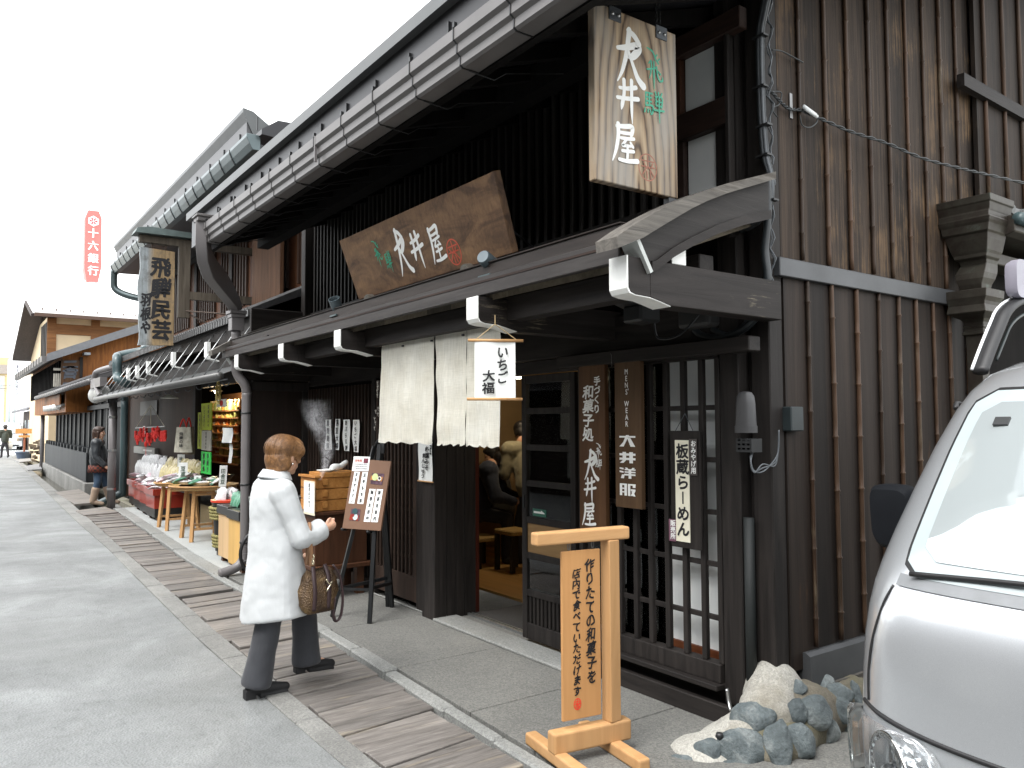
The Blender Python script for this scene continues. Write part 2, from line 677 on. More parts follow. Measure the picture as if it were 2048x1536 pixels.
SIDE_LO = wood('darker_cedar_boards', (0.012, 0.009, 0.0075), (0.029, 0.021, 0.017), 'Z', 0.65, (0.085, 0.042, 0.020), 0.65, plank=0.119, pax=1, pvar=0.35, scale=16, stretch=22, bmp=0.4)
BAMBOO = wood('bamboo_skin', (0.032, 0.023, 0.016), (0.088, 0.050, 0.031), 'Z', 0.45, (0.15, 0.12, 0.08), 0.61, plank=0.24, pax=1, pvar=0.45, bmp=0.1)
SIGNBR = wood('brown_lacquered_board', (0.075, 0.036, 0.016), (0.125, 0.062, 0.029), 'Z', 0.45, bmp=0.1)
PINE = wood('honey_pine', (0.44, 0.245, 0.105), (0.57, 0.335, 0.155), 'Z', 0.45, bmp=0.12, scale=12)
PINEX = wood('honey_pine_bar', (0.46, 0.255, 0.11), (0.59, 0.35, 0.165), 'Y', 0.45, bmp=0.12, scale=12)
STEAMW = wood('steamer_cypress', (0.42, 0.17, 0.04), (0.62, 0.30, 0.09), 'X', 0.5, (0.25, 0.1, 0.03), 0.6, bmp=0.15)
CABW = wood('brown_cabinet_wood', (0.05, 0.022, 0.012), (0.10, 0.043, 0.022), 'Z', 0.5, bmp=0.1)
GREYW = wood('grey_weathered_wood', (0.07, 0.065, 0.06), (0.19, 0.175, 0.155), 'Y', 0.8, (0.07, 0.06, 0.05), 0.6, bmp=0.8)
FLOORW = wood('yellow_floorboards', (0.42, 0.24, 0.08), (0.56, 0.34, 0.13), 'X', 0.35, plank=0.12, pax=1, pvar=0.15)
GREYPAINT = flat('grey_brown_gutter_paint', (0.115, 0.108, 0.105), 0.42, 0.0, 0.12, 5, 0.05)
PIPEGREY = flat('grey_pipe_paint', (0.15, 0.14, 0.14), 0.38, 0, 0.1, 4)
GREENPIPE = flat('blue_green_pipe', (0.055, 0.085, 0.09), 0.35, 0, 0.15, 4)
ROOFMET = flat('dark_roof_metal', (0.028, 0.028, 0.031), 0.38, 0.3, 0.15, 3)
ROOFEDGE = flat('roof_edge_metal', (0.085, 0.09, 0.09), 0.4, 0.2, 0.12, 3)
FLASH = flat('grey_flashing', (0.06, 0.063, 0.067), 0.45, 0.2, 0.2, 4, 0.05)
WHITE = flat('white_beam_paint', (0.82, 0.83, 0.80), 0.55, 0, 0.04, 12)
BLACKM = flat('black_metal', (0.012, 0.013, 0.014), 0.35, 0.2, 0.3)
BLACKP = flat('black_plastic', (0.016, 0.017, 0.018), 0.45, 0, 0.2)
CABLE = flat('dark_cable', (0.022, 0.027, 0.030), 0.4, 0, 0.3)
CABLEG = flat('grey_cable', (0.09, 0.10, 0.11), 0.45, 0, 0.3)
STEEL = flat('dull_steel', (0.45, 0.46, 0.46), 0.35, 0.9, 0.15)
CHROME = flat('chrome', (0.9, 0.9, 0.9), 0.06, 1.0, 0.02)
PAPER = flat('white_paper', (0.80, 0.82, 0.80), 0.8, 0, 0.04, 4)
INK = flat('black_ink', (0.010, 0.010, 0.012), 0.6, 0, 0.1)
WINK = flat('white_paint_lettering', (0.85, 0.86, 0.84), 0.5, 0, 0.03)
GINK = flat('green_paint_lettering', (0.03, 0.36, 0.22), 0.45, 0, 0.1)
RINK = flat('red_paint_lettering', (0.55, 0.09, 0.05), 0.5, 0, 0.1)
CREAM = flat('cream_paint', (0.80, 0.77, 0.62), 0.5, 0, 0.03)
TANWALL = flat('tan_plaster', (0.34, 0.24, 0.12), 0.8, 0, 0.1, 3)
RED = flat('red_lacquer', (0.30, 0.028, 0.014), 0.28, 0, 0.15, 3, coat=0.3)
REDC = flat('red_cloth', (0.55, 0.02, 0.015), 0.7, 0, 0.2, 30)
BLACKLAC = flat('black_lacquer', (0.014, 0.014, 0.013), 0.35, 0, 0.2, 3)
GLASS = glass('window_glass')
SCREW = flat('bolt_steel', (0.2, 0.2, 0.2), 0.4, 0.8, 0.1)


def shoji(n, b, o):
    v = coords(n)
    t = tex(n, v, 2.0, 4)
    n.links.new(ramp(n, t, [(0.3, (0.60, 0.63, 0.63)), (0.7, (0.72, 0.74, 0.73))]), b.inputs['Base Color'])
    b.inputs['Roughness'].default_value = 0.75


SHOJI = mat('frosted_paper_pane', shoji)


def asphalt(n, b, o):
    v = coords(n)
    fine = tex(n, v, 95, 4, 0.8)
    sp = nd(n, 'TexVoronoi', Scale=75.0)
    n.links.new(v, sp.inputs['Vector'])
    blot = tex(n, v, 1.1, 7, 0.68, 0.4)
    blot2 = tex(n, coords(n, (0.25, 1.0, 1)), 0.9, 5, 0.6)
    pit = tex(n, v, 14, 8, 0.75)
    c = ramp(n, blot, [(0.34, (0.145, 0.150, 0.149)), (0.50, (0.182, 0.189, 0.188)), (0.66, (0.25, 0.26, 0.26))])
    c = mix(n, 0.35, c, ramp(n, blot2, [(0.35, (0.155, 0.161, 0.160)), (0.65, (0.235, 0.245, 0.245))]))
    c = mix(n, 0.75, c, ramp(n, pit, [(0.32, (0.66, 0.66, 0.66)), (0.46, (1.0, 1.0, 1.0)), (0.7, (1.10, 1.10, 1.10))]), 'MULTIPLY')
    c = mix(n, 0.8, c, ramp(n, fine, [(0.3, (0.60, 0.60, 0.60)), (0.5, (1.0, 1, 1)), (0.72, (1.40, 1.40, 1.37))]), 'MULTIPLY')
    # hairline cracks and a few darker patches of older repair
    cv = nd(n, 'TexVoronoi', feature='DISTANCE_TO_EDGE', Scale=0.42)
    wv = nd(n, 'VectorMath', operation='ADD')
    nv = nd(n, 'TexNoise', Scale=1.3, Detail=6.0)
    n.links.new(v, nv.inputs['Vector'])
    n.links.new(v, wv.inputs[0])
    n.links.new(nv.outputs['Color'], wv.inputs[1])
    n.links.new(wv.outputs[0], cv.inputs['Vector'])
    c = mix(n, ramp(n, cv.outputs['Distance'], [(0.0, (0.22, 0.22, 0.22)), (0.004, (0, 0, 0))]), c, (0.09, 0.09, 0.085))
    c = mix(n, ramp(n, tex(n, v, 0.35, 5, 0.6), [(0.56, (0, 0, 0)), (0.60, (0.35, 0.35, 0.35))]), c, (0.17, 0.175, 0.17))
    n.links.new(c, b.inputs['Base Color'])
    n.links.new(ramp(n, blot, [(0.3, (0.75, 0.75, 0.75)), (0.7, (0.5, 0.5, 0.5))]), b.inputs['Roughness'])
    b.inputs['Specular IOR Level'].default_value = 0.5
    m = nd(n, 'Math', operation='ADD')
    n.links.new(pit, m.inputs[0])
    n.links.new(sp.outputs['Distance'], m.inputs[1])
    bump(n, b, m.outputs[0], 0.4, 0.008)


ASPH = mat('worn_pale_asphalt', asphalt)


def aggregate(name, a, b_, moss=None, speck=0.5):
    def f(n, b, o):
        v = coords(n)
        vo = nd(n, 'TexVoronoi', Scale=120.0)
        n.links.new(v, vo.inputs['Vector'])
        t = tex(n, v, 150, 3, 0.7)
        big = tex(n, v, 0.9, 6, 0.65, 0.3)
        c = ramp(n, big, [(0.3, a), (0.7, b_)])
        c = mix(n, speck, c, ramp(n, vo.outputs['Color'], [(0.1, (0.45, 0.44, 0.42)), (0.5, (1.0, 1.0, 1.0)), (0.95, (1.75, 1.72, 1.6))]), 'MULTIPLY')
        c = mix(n, 0.6, c, ramp(n, t, [(0.3, (0.6, 0.6, 0.6)), (0.7, (1.35, 1.35, 1.3))]), 'MULTIPLY')
        if moss:
            c = mix(n, ramp(n, tex(n, v, 1.6, 6, 0.7), [(0.48, (0, 0, 0)), (0.68, (0.8, 0.8, 0.8))]), c, moss)
        n.links.new(c, b.inputs['Base Color'])
        b.inputs['Roughness'].default_value = 0.8
        bump(n, b, vo.outputs['Distance'], 0.3, 0.004)
    return mat(name, f)


AGG = aggregate('exposed_aggregate_paving', (0.120, 0.120, 0.115), (0.165, 0.165, 0.157))
AGGM = aggregate('mossy_concrete', (0.17, 0.16, 0.13), (0.24, 0.23, 0.19), (0.12, 0.115, 0.055))
CONC = aggregate('pale_concrete', (0.30, 0.315, 0.315), (0.38, 0.395, 0.395), None, 0.15)
KERB = aggregate('grey_granite', (0.17, 0.175, 0.17), (0.27, 0.275, 0.27), None, 0.4)
CURB = aggregate('worn_kerb_concrete', (0.12, 0.12, 0.117), (0.26, 0.26, 0.252), None, 0.4)
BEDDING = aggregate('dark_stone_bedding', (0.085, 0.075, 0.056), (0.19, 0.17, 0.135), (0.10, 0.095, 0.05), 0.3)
MORTAR = aggregate('white_mortar', (0.22, 0.21, 0.185), (0.50, 0.495, 0.465), (0.16, 0.14, 0.10), 0.3)


def boards(n, b, o):
    v = coords(n, (1.0, 0.09, 1.0))
    raw = coords(n)
    g = tex(n, v, 30, 8, 0.7, 0.4)
    # each plank keeps its own tone through its island random value
    geo = nd(n, 'NewGeometry')
    c = ramp(n, g, [(0.28, (0.072, 0.066, 0.062)), (0.5, (0.146, 0.136, 0.128)), (0.75, (0.265, 0.25, 0.236))])
    c = mix(n, 1.0, c, ramp(n, geo.outputs['Random Per Island'], [(0.0, (0.80, 0.79, 0.77)), (0.5, (1.0, 0.98, 0.96)), (1.0, (1.3, 1.27, 1.22))]), 'MULTIPLY')
    c = mix(n, ramp(n, tex(n, v, 12, 6, 0.7), [(0.56, (0, 0, 0)), (0.72, (0.75, 0.75, 0.75))]), c, (0.36, 0.30, 0.21))
    n.links.new(c, b.inputs['Base Color'])
    b.inputs['Roughness'].default_value = 0.6
    bump(n, b, g, 0.6, 0.008)


BOARDS = mat('weathered_walk_boards', boards)


def rock(n, b, o):
    v = coords(n)
    g = tex(n, v, 7, 8, 0.65, 0.4)
    f = tex(n, v, 60, 5, 0.7)
    geo = nd(n, 'NewGeometry')
    c = ramp(n, g, [(0.3, (0.040, 0.052, 0.056)), (0.52, (0.105, 0.128, 0.134)), (0.74, (0.28, 0.305, 0.30))])
    c = mix(n, 0.6, c, ramp(n, f, [(0.3, (0.6, 0.6, 0.6)), (0.7, (1.4, 1.4, 1.4))]), 'MULTIPLY')
    n.links.new(c, b.inputs['Base Color'])
    b.inputs['Roughness'].default_value = 0.62
    m = nd(n, 'Math', operation='ADD')
    n.links.new(g, m.inputs[0])
    n.links.new(f, m.inputs[1])
    bump(n, b, m.outputs[0], 0.6, 0.02)


ROCK = mat('blue_grey_river_stone', rock)


def elm(n, b, o):
    """flat-sawn grain: tall nested arches"""
    v = coords(n, (1.0, 1.0, 0.20))
    wv = nd(n, 'TexWave', wave_type='RINGS', rings_direction='X', Scale=7.0, Distortion=3.2, Detail=3.0)
    wv.inputs['Detail Scale'].default_value = 1.6
    n.links.new(v, wv.inputs['Vector'])
    st = tex(n, coords(n, (1, 1, 0.03)), 60, 6, 0.7)
    raw = coords(n)
    c = ramp(n, wv.outputs['Fac'], [(0.0, (0.075, 0.045, 0.024)), (0.14, (0.25, 0.17, 0.10)), (1.0, (0.42, 0.32, 0.21))])
    c = mix(n, 0.7, c, ramp(n, st, [(0.3, (0.45, 0.43, 0.41)), (0.7, (1.35, 1.33, 1.3))]), 'MULTIPLY')
    c = mix(n, ramp(n, tex(n, coords(n, (1, 1, 0.25)), 4, 5, 0.6), [(0.46, (0, 0, 0)), (0.66, (0.8, 0.8, 0.8))]), c, (0.33, 0.31, 0.28))
    n.links.new(c, b.inputs['Base Color'])
    b.inputs['Roughness'].default_value = 0.65
    bump(n, b, st, 0.3, 0.004)


ELM = mat('weathered_elm_plank', elm)


def burl(n, b, o):
    v = coords(n, (0.35, 1, 1))
    t = tex(n, v, 7, 6, 0.6, 1.2)
    f = tex(n, coords(n, (1, 1, 0.1)), 45, 6, 0.75)
    c = ramp(n, t, [(0.34, (0.060, 0.030, 0.015)), (0.48, (0.14, 0.076, 0.037)), (0.68, (0.23, 0.13, 0.062))])
    c = mix(n, 0.8, c, ramp(n, f, [(0.3, (0.58, 0.56, 0.55)), (0.7, (1.3, 1.3, 1.3))]), 'MULTIPLY')
    n.links.new(c, b.inputs['Base Color'])
    b.inputs['Roughness'].default_value = 0.55
    bump(n, b, f, 0.2, 0.004)


BURL = mat('figured_brown_plank', burl)


def linen(n, b, o):
    v = coords(n)
    a = tex(n, coords(n, (1, 1, 0.04)), 150, 5, 0.7)
    c_ = tex(n, coords(n, (0.05, 0.05, 1)), 150, 5, 0.7)
    big = tex(n, v, 3, 5, 0.65)
    c = ramp(n, big, [(0.3, (0.66, 0.63, 0.53)), (0.7, (0.78, 0.77, 0.70))])
    c = mix(n, 0.6, c, ramp(n, a, [(0.3, (0.72, 0.72, 0.70)), (0.6, (1.05, 1.05, 1.05))]), 'MULTIPLY')
    c = mix(n, 0.4, c, ramp(n, c_, [(0.3, (0.75, 0.75, 0.73)), (0.6, (1.05, 1.05, 1.05))]), 'MULTIPLY')
    tl = nd(n, 'BsdfTranslucent')
    n.links.new(c, tl.inputs[0])
    n.links.new(c, b.inputs['Base Color'])
    b.inputs['Roughness'].default_value = 0.9
    bump(n, b, a, 0.25, 0.003)
    mx = nd(n, 'MixShader')
    mx.inputs[0].default_value = 0.25
    n.links.new(b.outputs[0], mx.inputs[1])
    n.links.new(tl.outputs[0], mx.inputs[2])
    n.links.new(mx.outputs[0], o.inputs[0])


LINEN = mat('raw_linen', linen)


def copper(n, b, o):
    v = coords(n)
    t = tex(n, v, 6, 7, 0.7, 0.3)
    n.links.new(ramp(n, t, [(0.38, (0.028, 0.021, 0.016)), (0.60, (0.05, 0.046, 0.036)), (0.78, (0.12, 0.165, 0.14))]), b.inputs['Base Color'])
    b.inputs['Roughness'].default_value = 0.5
    b.inputs['Metallic'].default_value = 0.4


COPPER = mat('aged_copper', copper)

# ------------------------------------------------------------------ ground
CURB_L = [(8, 1.5), (-3.7, 1.565), (-6.0, 1.58), (-9.0, 1.68), (-11.3, 1.77), (-15.3, 1.85), (-20.5, 2.01), (-26.3, 2.2), (-44, 2.76), (-52, 3.0)]
CURB_R = [(8, 1.64), (-3.7, 1.70), (-6.0, 1.745), (-9.0, 1.84), (-11.3, 1.92), (-15.3, 2.07), (-20.5, 2.25), (-26.3, 2.42), (-44, 2.96), (-52, 3.2)]
BOARD_R = [(8, 2.15), (-3.0, 2.26), (-5.7, 2.38), (-8.6, 2.36), (-10.2, 2.39), (-12.9, 2.53), (-16, 2.67), (-22, 2.9), (-35, 3.18), (-52, 3.6)]


def lerp(tab, x):
    for (x0, y0), (x1, y1) in zip(tab, tab[1:]):
        if x0 >= x >= x1:
            return y0+(y1-y0)*(x-x0)/(x1-x0)
    return tab[0][1] if x > tab[0][0] else tab[-1][1]


g = MB()
g.box((-900, -500, -0.62), (300, 500, -0.60))
tag(g.build('ground', AGGM, base=(0, 0, -0.6)), kind='structure')
xs = [8-0.5*i for i in range(121)]
g = MB()
rows = []
for x in xs:
    c = lerp(CURB_L, x)
    rows.append([(x, -16, 0.0), (x, -6, 0.0), (x, -1, 0.0), (x, c, 0.0), (x, c, -0.3)])
g.sheet(rows)
tag(g.build('road', ASPH, base=(0, 0, 0)), kind='structure')
g = MB()
g.box((-320, -40, -0.5), (-52.02, 40, -0.012))
tag(g.build('far_road', flat('far_wet_road', (0.50, 0.52, 0.52), 0.45, 0, 0.1, 0.5), base=(-52, 0, 0)), kind='structure')
# kerb stones between the road and the drain
g = MB()
x = 8.0
while x > -50:
    L = random.uniform(0.55, 0.95)
    x2 = x-L
    dz = random.uniform(0.006, 0.016)
    a0, a1, b0, b1 = lerp(CURB_L, x-.01)+.004, lerp(CURB_L, x2+.01)+.004, lerp(CURB_R, x-.01), lerp(CURB_R, x2+.01)
    g.add([(x-.004, a0, -.3), (x2+.004, a1, -.3), (x2+.004, b1, -.3), (x-.004, b0, -.3), (x-.004, a0, dz), (x2+.004, a1, dz), (x2+.004, b1, dz), (x-.004, b0, dz)],
          [(0, 3, 2, 1), (4, 5, 6, 7), (0, 1, 5, 4), (1, 2, 6, 5), (2, 3, 7, 6), (3, 0, 4, 7)])
    x = x2
tag(g.build('kerb', CURB, base=(0, 1.6, 0), bevel=0.008), kind='structure')
# planks over the drain
g = MB()
x = 6.0
while x > -16.4:
    wdt = random.choice((0.14, 0.16, 0.19, 0.21, 0.24)) if x > -8 else random.choice((0.10, 0.12, 0.15, 0.2))
    x2 = x-wdt
    if abs(x+7.78) < 0.07:
        x -= .05
        continue
    y0 = lerp(CURB_R, x)+random.uniform(0.004, 0.03)
    y1 = lerp(BOARD_R, x)-random.uniform(0.006, 0.025)
    sk = 0.06 if x > -8 else 0.02
    z0 = random.uniform(-0.012, 0.006)
    t = random.uniform(-0.006, 0.006)
    gp = random.uniform(0.004, 0.011)
    g.add([(x-gp-sk*.0, y0, z0-.04), (x2, y0, z0-.04), (x2-sk, y1, z0-.04), (x-gp-sk, y1, z0-.04), (x-gp, y0, z0), (x2, y0, z0+t), (x2-sk, y1, z0+t), (x-gp-sk, y1, z0)],
          [(0, 3, 2, 1), (4, 5, 6, 7), (0, 1, 5, 4), (1, 2, 6, 5), (2, 3, 7, 6), (3, 0, 4, 7)])
    x = x2
tag(g.build('boardwalk', BOARDS, base=(0, 2, 0), bevel=0.004), kind='structure')
g = MB()
g.sheet([[(x, lerp(CURB_R, x)-.05, -0.30), (x, lerp(BOARD_R, x)+.05, -0.30)] for x in xs])
tag(g.build('drain_bed', flat('wet_drain_bed', (0.075, 0.06, 0.035), 0.35, 0, 0.4, 5, 0.3), base=(0, 2, -.3)), kind='structure')
g = MB()
g.sheet([[(x, lerp(CURB_R, x)+.002, -0.235), (x, lerp(BOARD_R, x)-.002, -0.235)] for x in xs if x < -16])


def wtr(n, b, o):
    b.inputs['Base Color'].default_value = (0.12, 0.12, 0.10, 1)
    b.inputs['Roughness'].default_value = 0.12
    b.inputs['Alpha'].default_value = 0.6
    bump(n, b, tex(n, coords(n), 6, 3), 0.2, 0.02)


tag(g.build('drain_water', mat('drain_water', wtr), base=(-20, 2, -.23)), kind='structure')
# granite edging inside the boards
g = MB()
x = 6.0
while x > -17.0:
    L = random.uniform(0.5, 1.1)
    x2 = x-L
    dz = random.uniform(0.0, 0.014)
    a0, a1 = lerp(BOARD_R, x), lerp(BOARD_R, x2)
    wd = random.uniform(0.085, 0.125) if x > -8.3 else 0.19
    g.add([(x-.005, a0, -.3), (x2, a1, -.3), (x2, a1+wd, -.3), (x-.005, a0+wd, -.3), (x-.005, a0+random.uniform(0, .02), dz), (x2, a1+random.uniform(0, .02), dz), (x2, a1+wd, dz), (x-.005, a0+wd, dz)],
          [(0, 3, 2, 1), (4, 5, 6, 7), (0, 1, 5, 4), (1, 2, 6, 5), (2, 3, 7, 6), (3, 0, 4, 7)])
    x = x2
tag(g.build('granite_edging', KERB, base=(0, 2.4, 0), bevel=0.012), kind='structure')
# paving slabs with joints
g = MB()
js = [6.0, 3.0, 0.5, -1.6, -3.14, -3.765, -4.72, -5.9, -7.2, -8.72]
for a, b_ in zip(js, js[1:]):
    y0a, y0b = lerp(BOARD_R, a)+.125, lerp(BOARD_R, b_)+.125
    far = 3.62 if a < -2.0 else 9.5
    g.add([(a-.004, y0a, -.2), (b_+.004, y0b, -.2), (b_+.004, far, -.2), (a-.004, far, -.2), (a-.004, y0a, 0), (b_+.004, y0b, 0), (b_+.004, far, 0), (a-.004, far, 0)],
          [(0, 3, 2, 1), (4, 5, 6, 7), (0, 1, 5, 4), (1, 2, 6, 5), (2, 3, 7, 6), (3, 0, 4, 7)])
tag(g.build('pavement', AGG, base=(0, 3, 0), bevel=0.003), kind='structure')
g = MB()
for a, b_ in ((-8.73, -10.3), (-10.305, -12.0), (-12.005, -14.2), (-14.205, -17.0)):
    y0a, y0b = lerp(BOARD_R, a)+.195, lerp(BOARD_R, b_)+.195
    g.add([(a, y0a, -.2), (b_, y0b, -.2), (b_, 4.3, -.2), (a, 4.3, -.2), (a, y0a, 0), (b_, y0b, 0), (b_, 4.3, 0), (a, 4.3, 0)],
          [(0, 3, 2, 1), (4, 5, 6, 7), (0, 1, 5, 4), (1, 2, 6, 5), (2, 3, 7, 6), (3, 0, 4, 7)])
tag(g.build('footpath', CONC, base=(-12, 3, 0), bevel=0.003), kind='structure')
g = MB()
g.box((-60, 3.3, -0.5), (-17.0, 6.5, -0.12))
g.box((-60, 6.5, -0.5), (30, 60, -0.25))
tag(g.build('yard', AGGM, base=(-30, 5, -.2)), kind='structure')

# houses across the lane: never in frame, but they shade the street and stand in its reflections
for k, (xa, xb, hh) in enumerate(((12, 4.6, 5.4), (4.5, -3.2, 6.0), (-3.3, -11, 5.2), (-11.1, -20, 5.8), (-20.1, -30, 5.3))):
    oh = thing('lane_house', ((xa+xb)/2, -4.3, 0), ('timber house across the lane, opposite the van', 'taller timber house across the lane behind the viewer', 'timber house across the lane, opposite the sweet shop', 'timber house across the lane, opposite the souvenir house', 'timber house across the lane, opposite the black fence')[k], 'building', 'houses across the lane')
    MB().box((xa, -9, 0), (xb, -4.1, hh-.6)).build('wall', BRP, oh)
    MB().prism([(-3.1, hh-.95), (-3.1, hh-.85), (-6.5, hh+.5), (-10, hh-.85), (-10, hh-.95), (-6.5, hh+.38)], 'X', xa, xb).build('roof', ROOFMET, oh)
    MB().prism([(-3.2, 2.3), (-3.2, 2.36), (-4.1, 2.7), (-4.1, 2.62)], 'X', xa, xb).build('canopy', ROOFMET, oh)
    for j in range(3):
        x_ = xa+(xb-xa)*(j+.5)/3
        wn_ = MB().box((x_-.8, -4.1, .4), (x_+.8, -4.06, 2.0)).build('window', flat('lane_window_paper', (.5, .5, .46), .6), oh)
        lt_ = MB()
        for q in range(9):
            lt_.box((x_-.8+.2*q-.02, -4.055, .4), (x_-.8+.2*q+.02, -4.02, 2.0))
        lt_.build('lattice', DK, wn_)


class Plane:
    def __init__(s, o, ux, uy):
        s.o, s.ux, s.uy = V(o), V(ux).normalized(), V(uy).normalized()
        s.n = s.ux.cross(s.uy).normalized()

    def hit(s, px, py):
        d = ray(px, py)
        t = (s.o-CAMP).dot(s.n)/d.dot(s.n)
        q = CAMP+d*t-s.o
        return q.dot(s.ux), q.dot(s.uy)

    def P(s, x, y, h=0.0):
        return s.o+s.ux*x+s.uy*y+s.n*h

    def slab(s, mb, x0, x1, y0, y1, h0, h1):
        return mb.obox(s.P((x0+x1)/2, (y0+y1)/2, (h0+h1)/2), s.ux*((x1-x0)/2), s.uy*((y1-y0)/2), s.n*((h1-h0)/2))


class Crop:
    """pixel reader for an enlarged view of the photograph"""
    def __init__(s, x0, y0, k):
        s.x0, s.y0, s.k = x0, y0, k

    def __call__(s, x, y):
        return s.x0+x/s.k, s.y0+y/s.k


def brush_box(mb, ch, pl, cr_, left, right, bottom, top, fat=1.0):
    x0, x1 = pl.hit(*cr_(*left))[0], pl.hit(*cr_(*right))[0]
    y0, y1 = pl.hit(*cr_(*bottom))[1], pl.hit(*cr_(*top))[1]
    brush_char(mb, ch, x0, y0, x1-x0, y1-y0, pl.P, fat)


XS, YF = -2.55, 3.45
shop = thing('shop_house', (-5.6, 3.4, 0), 'dark timber sweet shop with deep eaves, lattice front and bamboo battened side wall', 'building')

# ---- side wall
b = MB()
b.box((XS-0.12, 3.62, 2.46), (XS, 10.5, 6.2))
sw = b.build('side_wall', SIDE_UP, shop)
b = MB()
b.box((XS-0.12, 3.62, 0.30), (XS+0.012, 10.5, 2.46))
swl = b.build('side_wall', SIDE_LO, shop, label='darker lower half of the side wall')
c8 = Crop(1500, 0, 2.4)
for i, (xt, xb, xl) in enumerate(((213, 245, 262), (333, 372, 380), (437, 480, 492), (545, 585, 592), (640, 678, 690), (727, 768, 778), (815, 850, 862), (893, 932, 940), (968, 1010, 1015))):
    yt = atx(*c8(xt, 0), XS).y
    zb = 2.49
    yb = atx(*c8(xb, 1290), XS).y
    yt = yb+(yt-yb)*0.35
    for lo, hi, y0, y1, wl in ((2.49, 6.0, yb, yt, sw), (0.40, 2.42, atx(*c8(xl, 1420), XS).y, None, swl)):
        y1 = y1 if y1 is not None else y0+random.uniform(-.02, .02)
        b = MB()
        pts, rs = [], []
        z = lo
        r0 = random.uniform(0.011, 0.0145)
        nxt = z+random.uniform(0.12, 0.3)
        while z < hi:
            f = (z-lo)/(hi-lo)
            y = y0+(y1-y0)*f
            pts.append((XS+0.012+(0.012 if lo < 1 else 0), y, z))
            rs.append(r0)
            if z+0.02 >= nxt:
                pts += [(XS+0.012+(0.012 if lo < 1 else 0), y, z+0.008), (XS+0.012+(0.012 if lo < 1 else 0), y, z+0.012), (XS+0.012+(0.012 if lo < 1 else 0), y, z+0.018)]
                rs += [r0*1.28, r0*1.28, r0*0.95]
                nxt = z+random.uniform(0.26, 0.36)
                z += 0.02
            z += 0.07
        b.tube(pts, rs, 8)
        b.build('bamboo_batten', BAMBOO, wl, True)
b = MB()
b.box((XS-.005, 3.55, 2.375), (XS+0.045, 5.72, 2.475))
b.build('flashing', FLASH, shop, bevel=0.004)
b = MB()
b.prism([(XS+0.03, 0.385), (XS+0.055, 0.37), (XS+0.065, 0.215), (XS-0.05, 0.215), (XS-0.05, 0.385)], 'Y', 3.72, 9.5)
b.build('flashing', FLASH, shop)
b = MB()
b.prism([(3.84, .215), (9.5, .215), (9.5, .19), (3.8, .19)], 'X', XS-.05, XS+.085)
b.build('sill_board', GREYW, shop)
# corner posts
b = MB()
b.box((XS-.115, 3.50, 0.34), (XS+.005, 3.615, 5.2))
b.build('corner_post', DK, shop, bevel=.006)
b = MB()
b.box((-2.83, 3.44, 0.10), (-2.70, 3.58, 5.2))
b.build('post', DK, shop, bevel=.006)
b = MB()
b.box((-2.705, 3.53, 0.10), (-2.66, 3.62, 5.2))
b.build('post', DK, shop)
# rear wing behind the van: darker boarding, belt rail and little tiled roof
b = MB()
b.box((XS+.02, 5.86, 2.95), (XS+.05, 10.5, 6.2))
rw = b.build('rear_wall', wood('black_brown_boards', (0.012, 0.010, 0.009), (0.036, 0.026, 0.02), 'Z', 0.7, (0.12, 0.09, 0.06), 0.62, plank=0.3, pax=1), shop)
b = MB()
for cx, y0 in ((Crop(1500, 0, 2.4)(1115, 300), 0), (Crop(1500, 0, 2.4)(1205, 300), 0), (Crop(1500, 0, 2.4)(1285, 300), 0)):
    p = atx(*cx, XS+.05)
    b2 = MB()
    b2.tube([(XS+.062, p.y, z) for z in (3.0, 3.4, 3.41, 3.8, 4.2, 4.21, 4.8, 5.6)], [.015, .015, .018, .015, .015, .018, .015, .015], 8)
    b2.build('bamboo_batten', BAMBOO, rw, True)
b = MB()
p, q = atx(1935, 168, XS+.07), atx(2048, 232, XS+.07)
d = (q-p).normalized()
b.bar(p-d*.1, p+d*3.5, .05, .09, (0, 0, 1))
b.build('belt_rail', DKY, shop)
b = MB()
pa = atx(1930, 420, XS+.1)
for i in range(24):
    y = pa.y+.05+i*.17
    b.box((XS+.05, y, 2.99), (XS+.30-.004*(i % 2), y+.165, 3.03+.004*(i % 2)))
    b.tube([(XS+.05, y, 3.06), (XS+.31, y, 3.01)], .03, 8)
b.build('tiled_ledge', flat('grey_roof_tile', (0.10, 0.105, 0.105), 0.5, 0, 0.3, 6, 0.1), shop, 'auto')
b = MB()
b.prism([(XS+.02, 2.95), (XS+.36, 2.95), (XS+.36, 2.84), (XS+.30, 2.82), (XS+.02, 2.82)], 'Y', pa.y+.1, 10.5)
b.build('gutter', COPPER, shop, bevel=.006)
b = MB()
b.tube([(XS+.38, pa.y+.1, 2.92), (XS+.38, 10.5, 2.97)], .04, 12)
b.build('gutter_pipe', GREENPIPE, shop, True)
b = MB()
b.box((XS+.02, pa.y+.15, 2.66), (XS+.2, 10.5, 2.74))
b.build('gutter', COPPER, shop, bevel=.006)
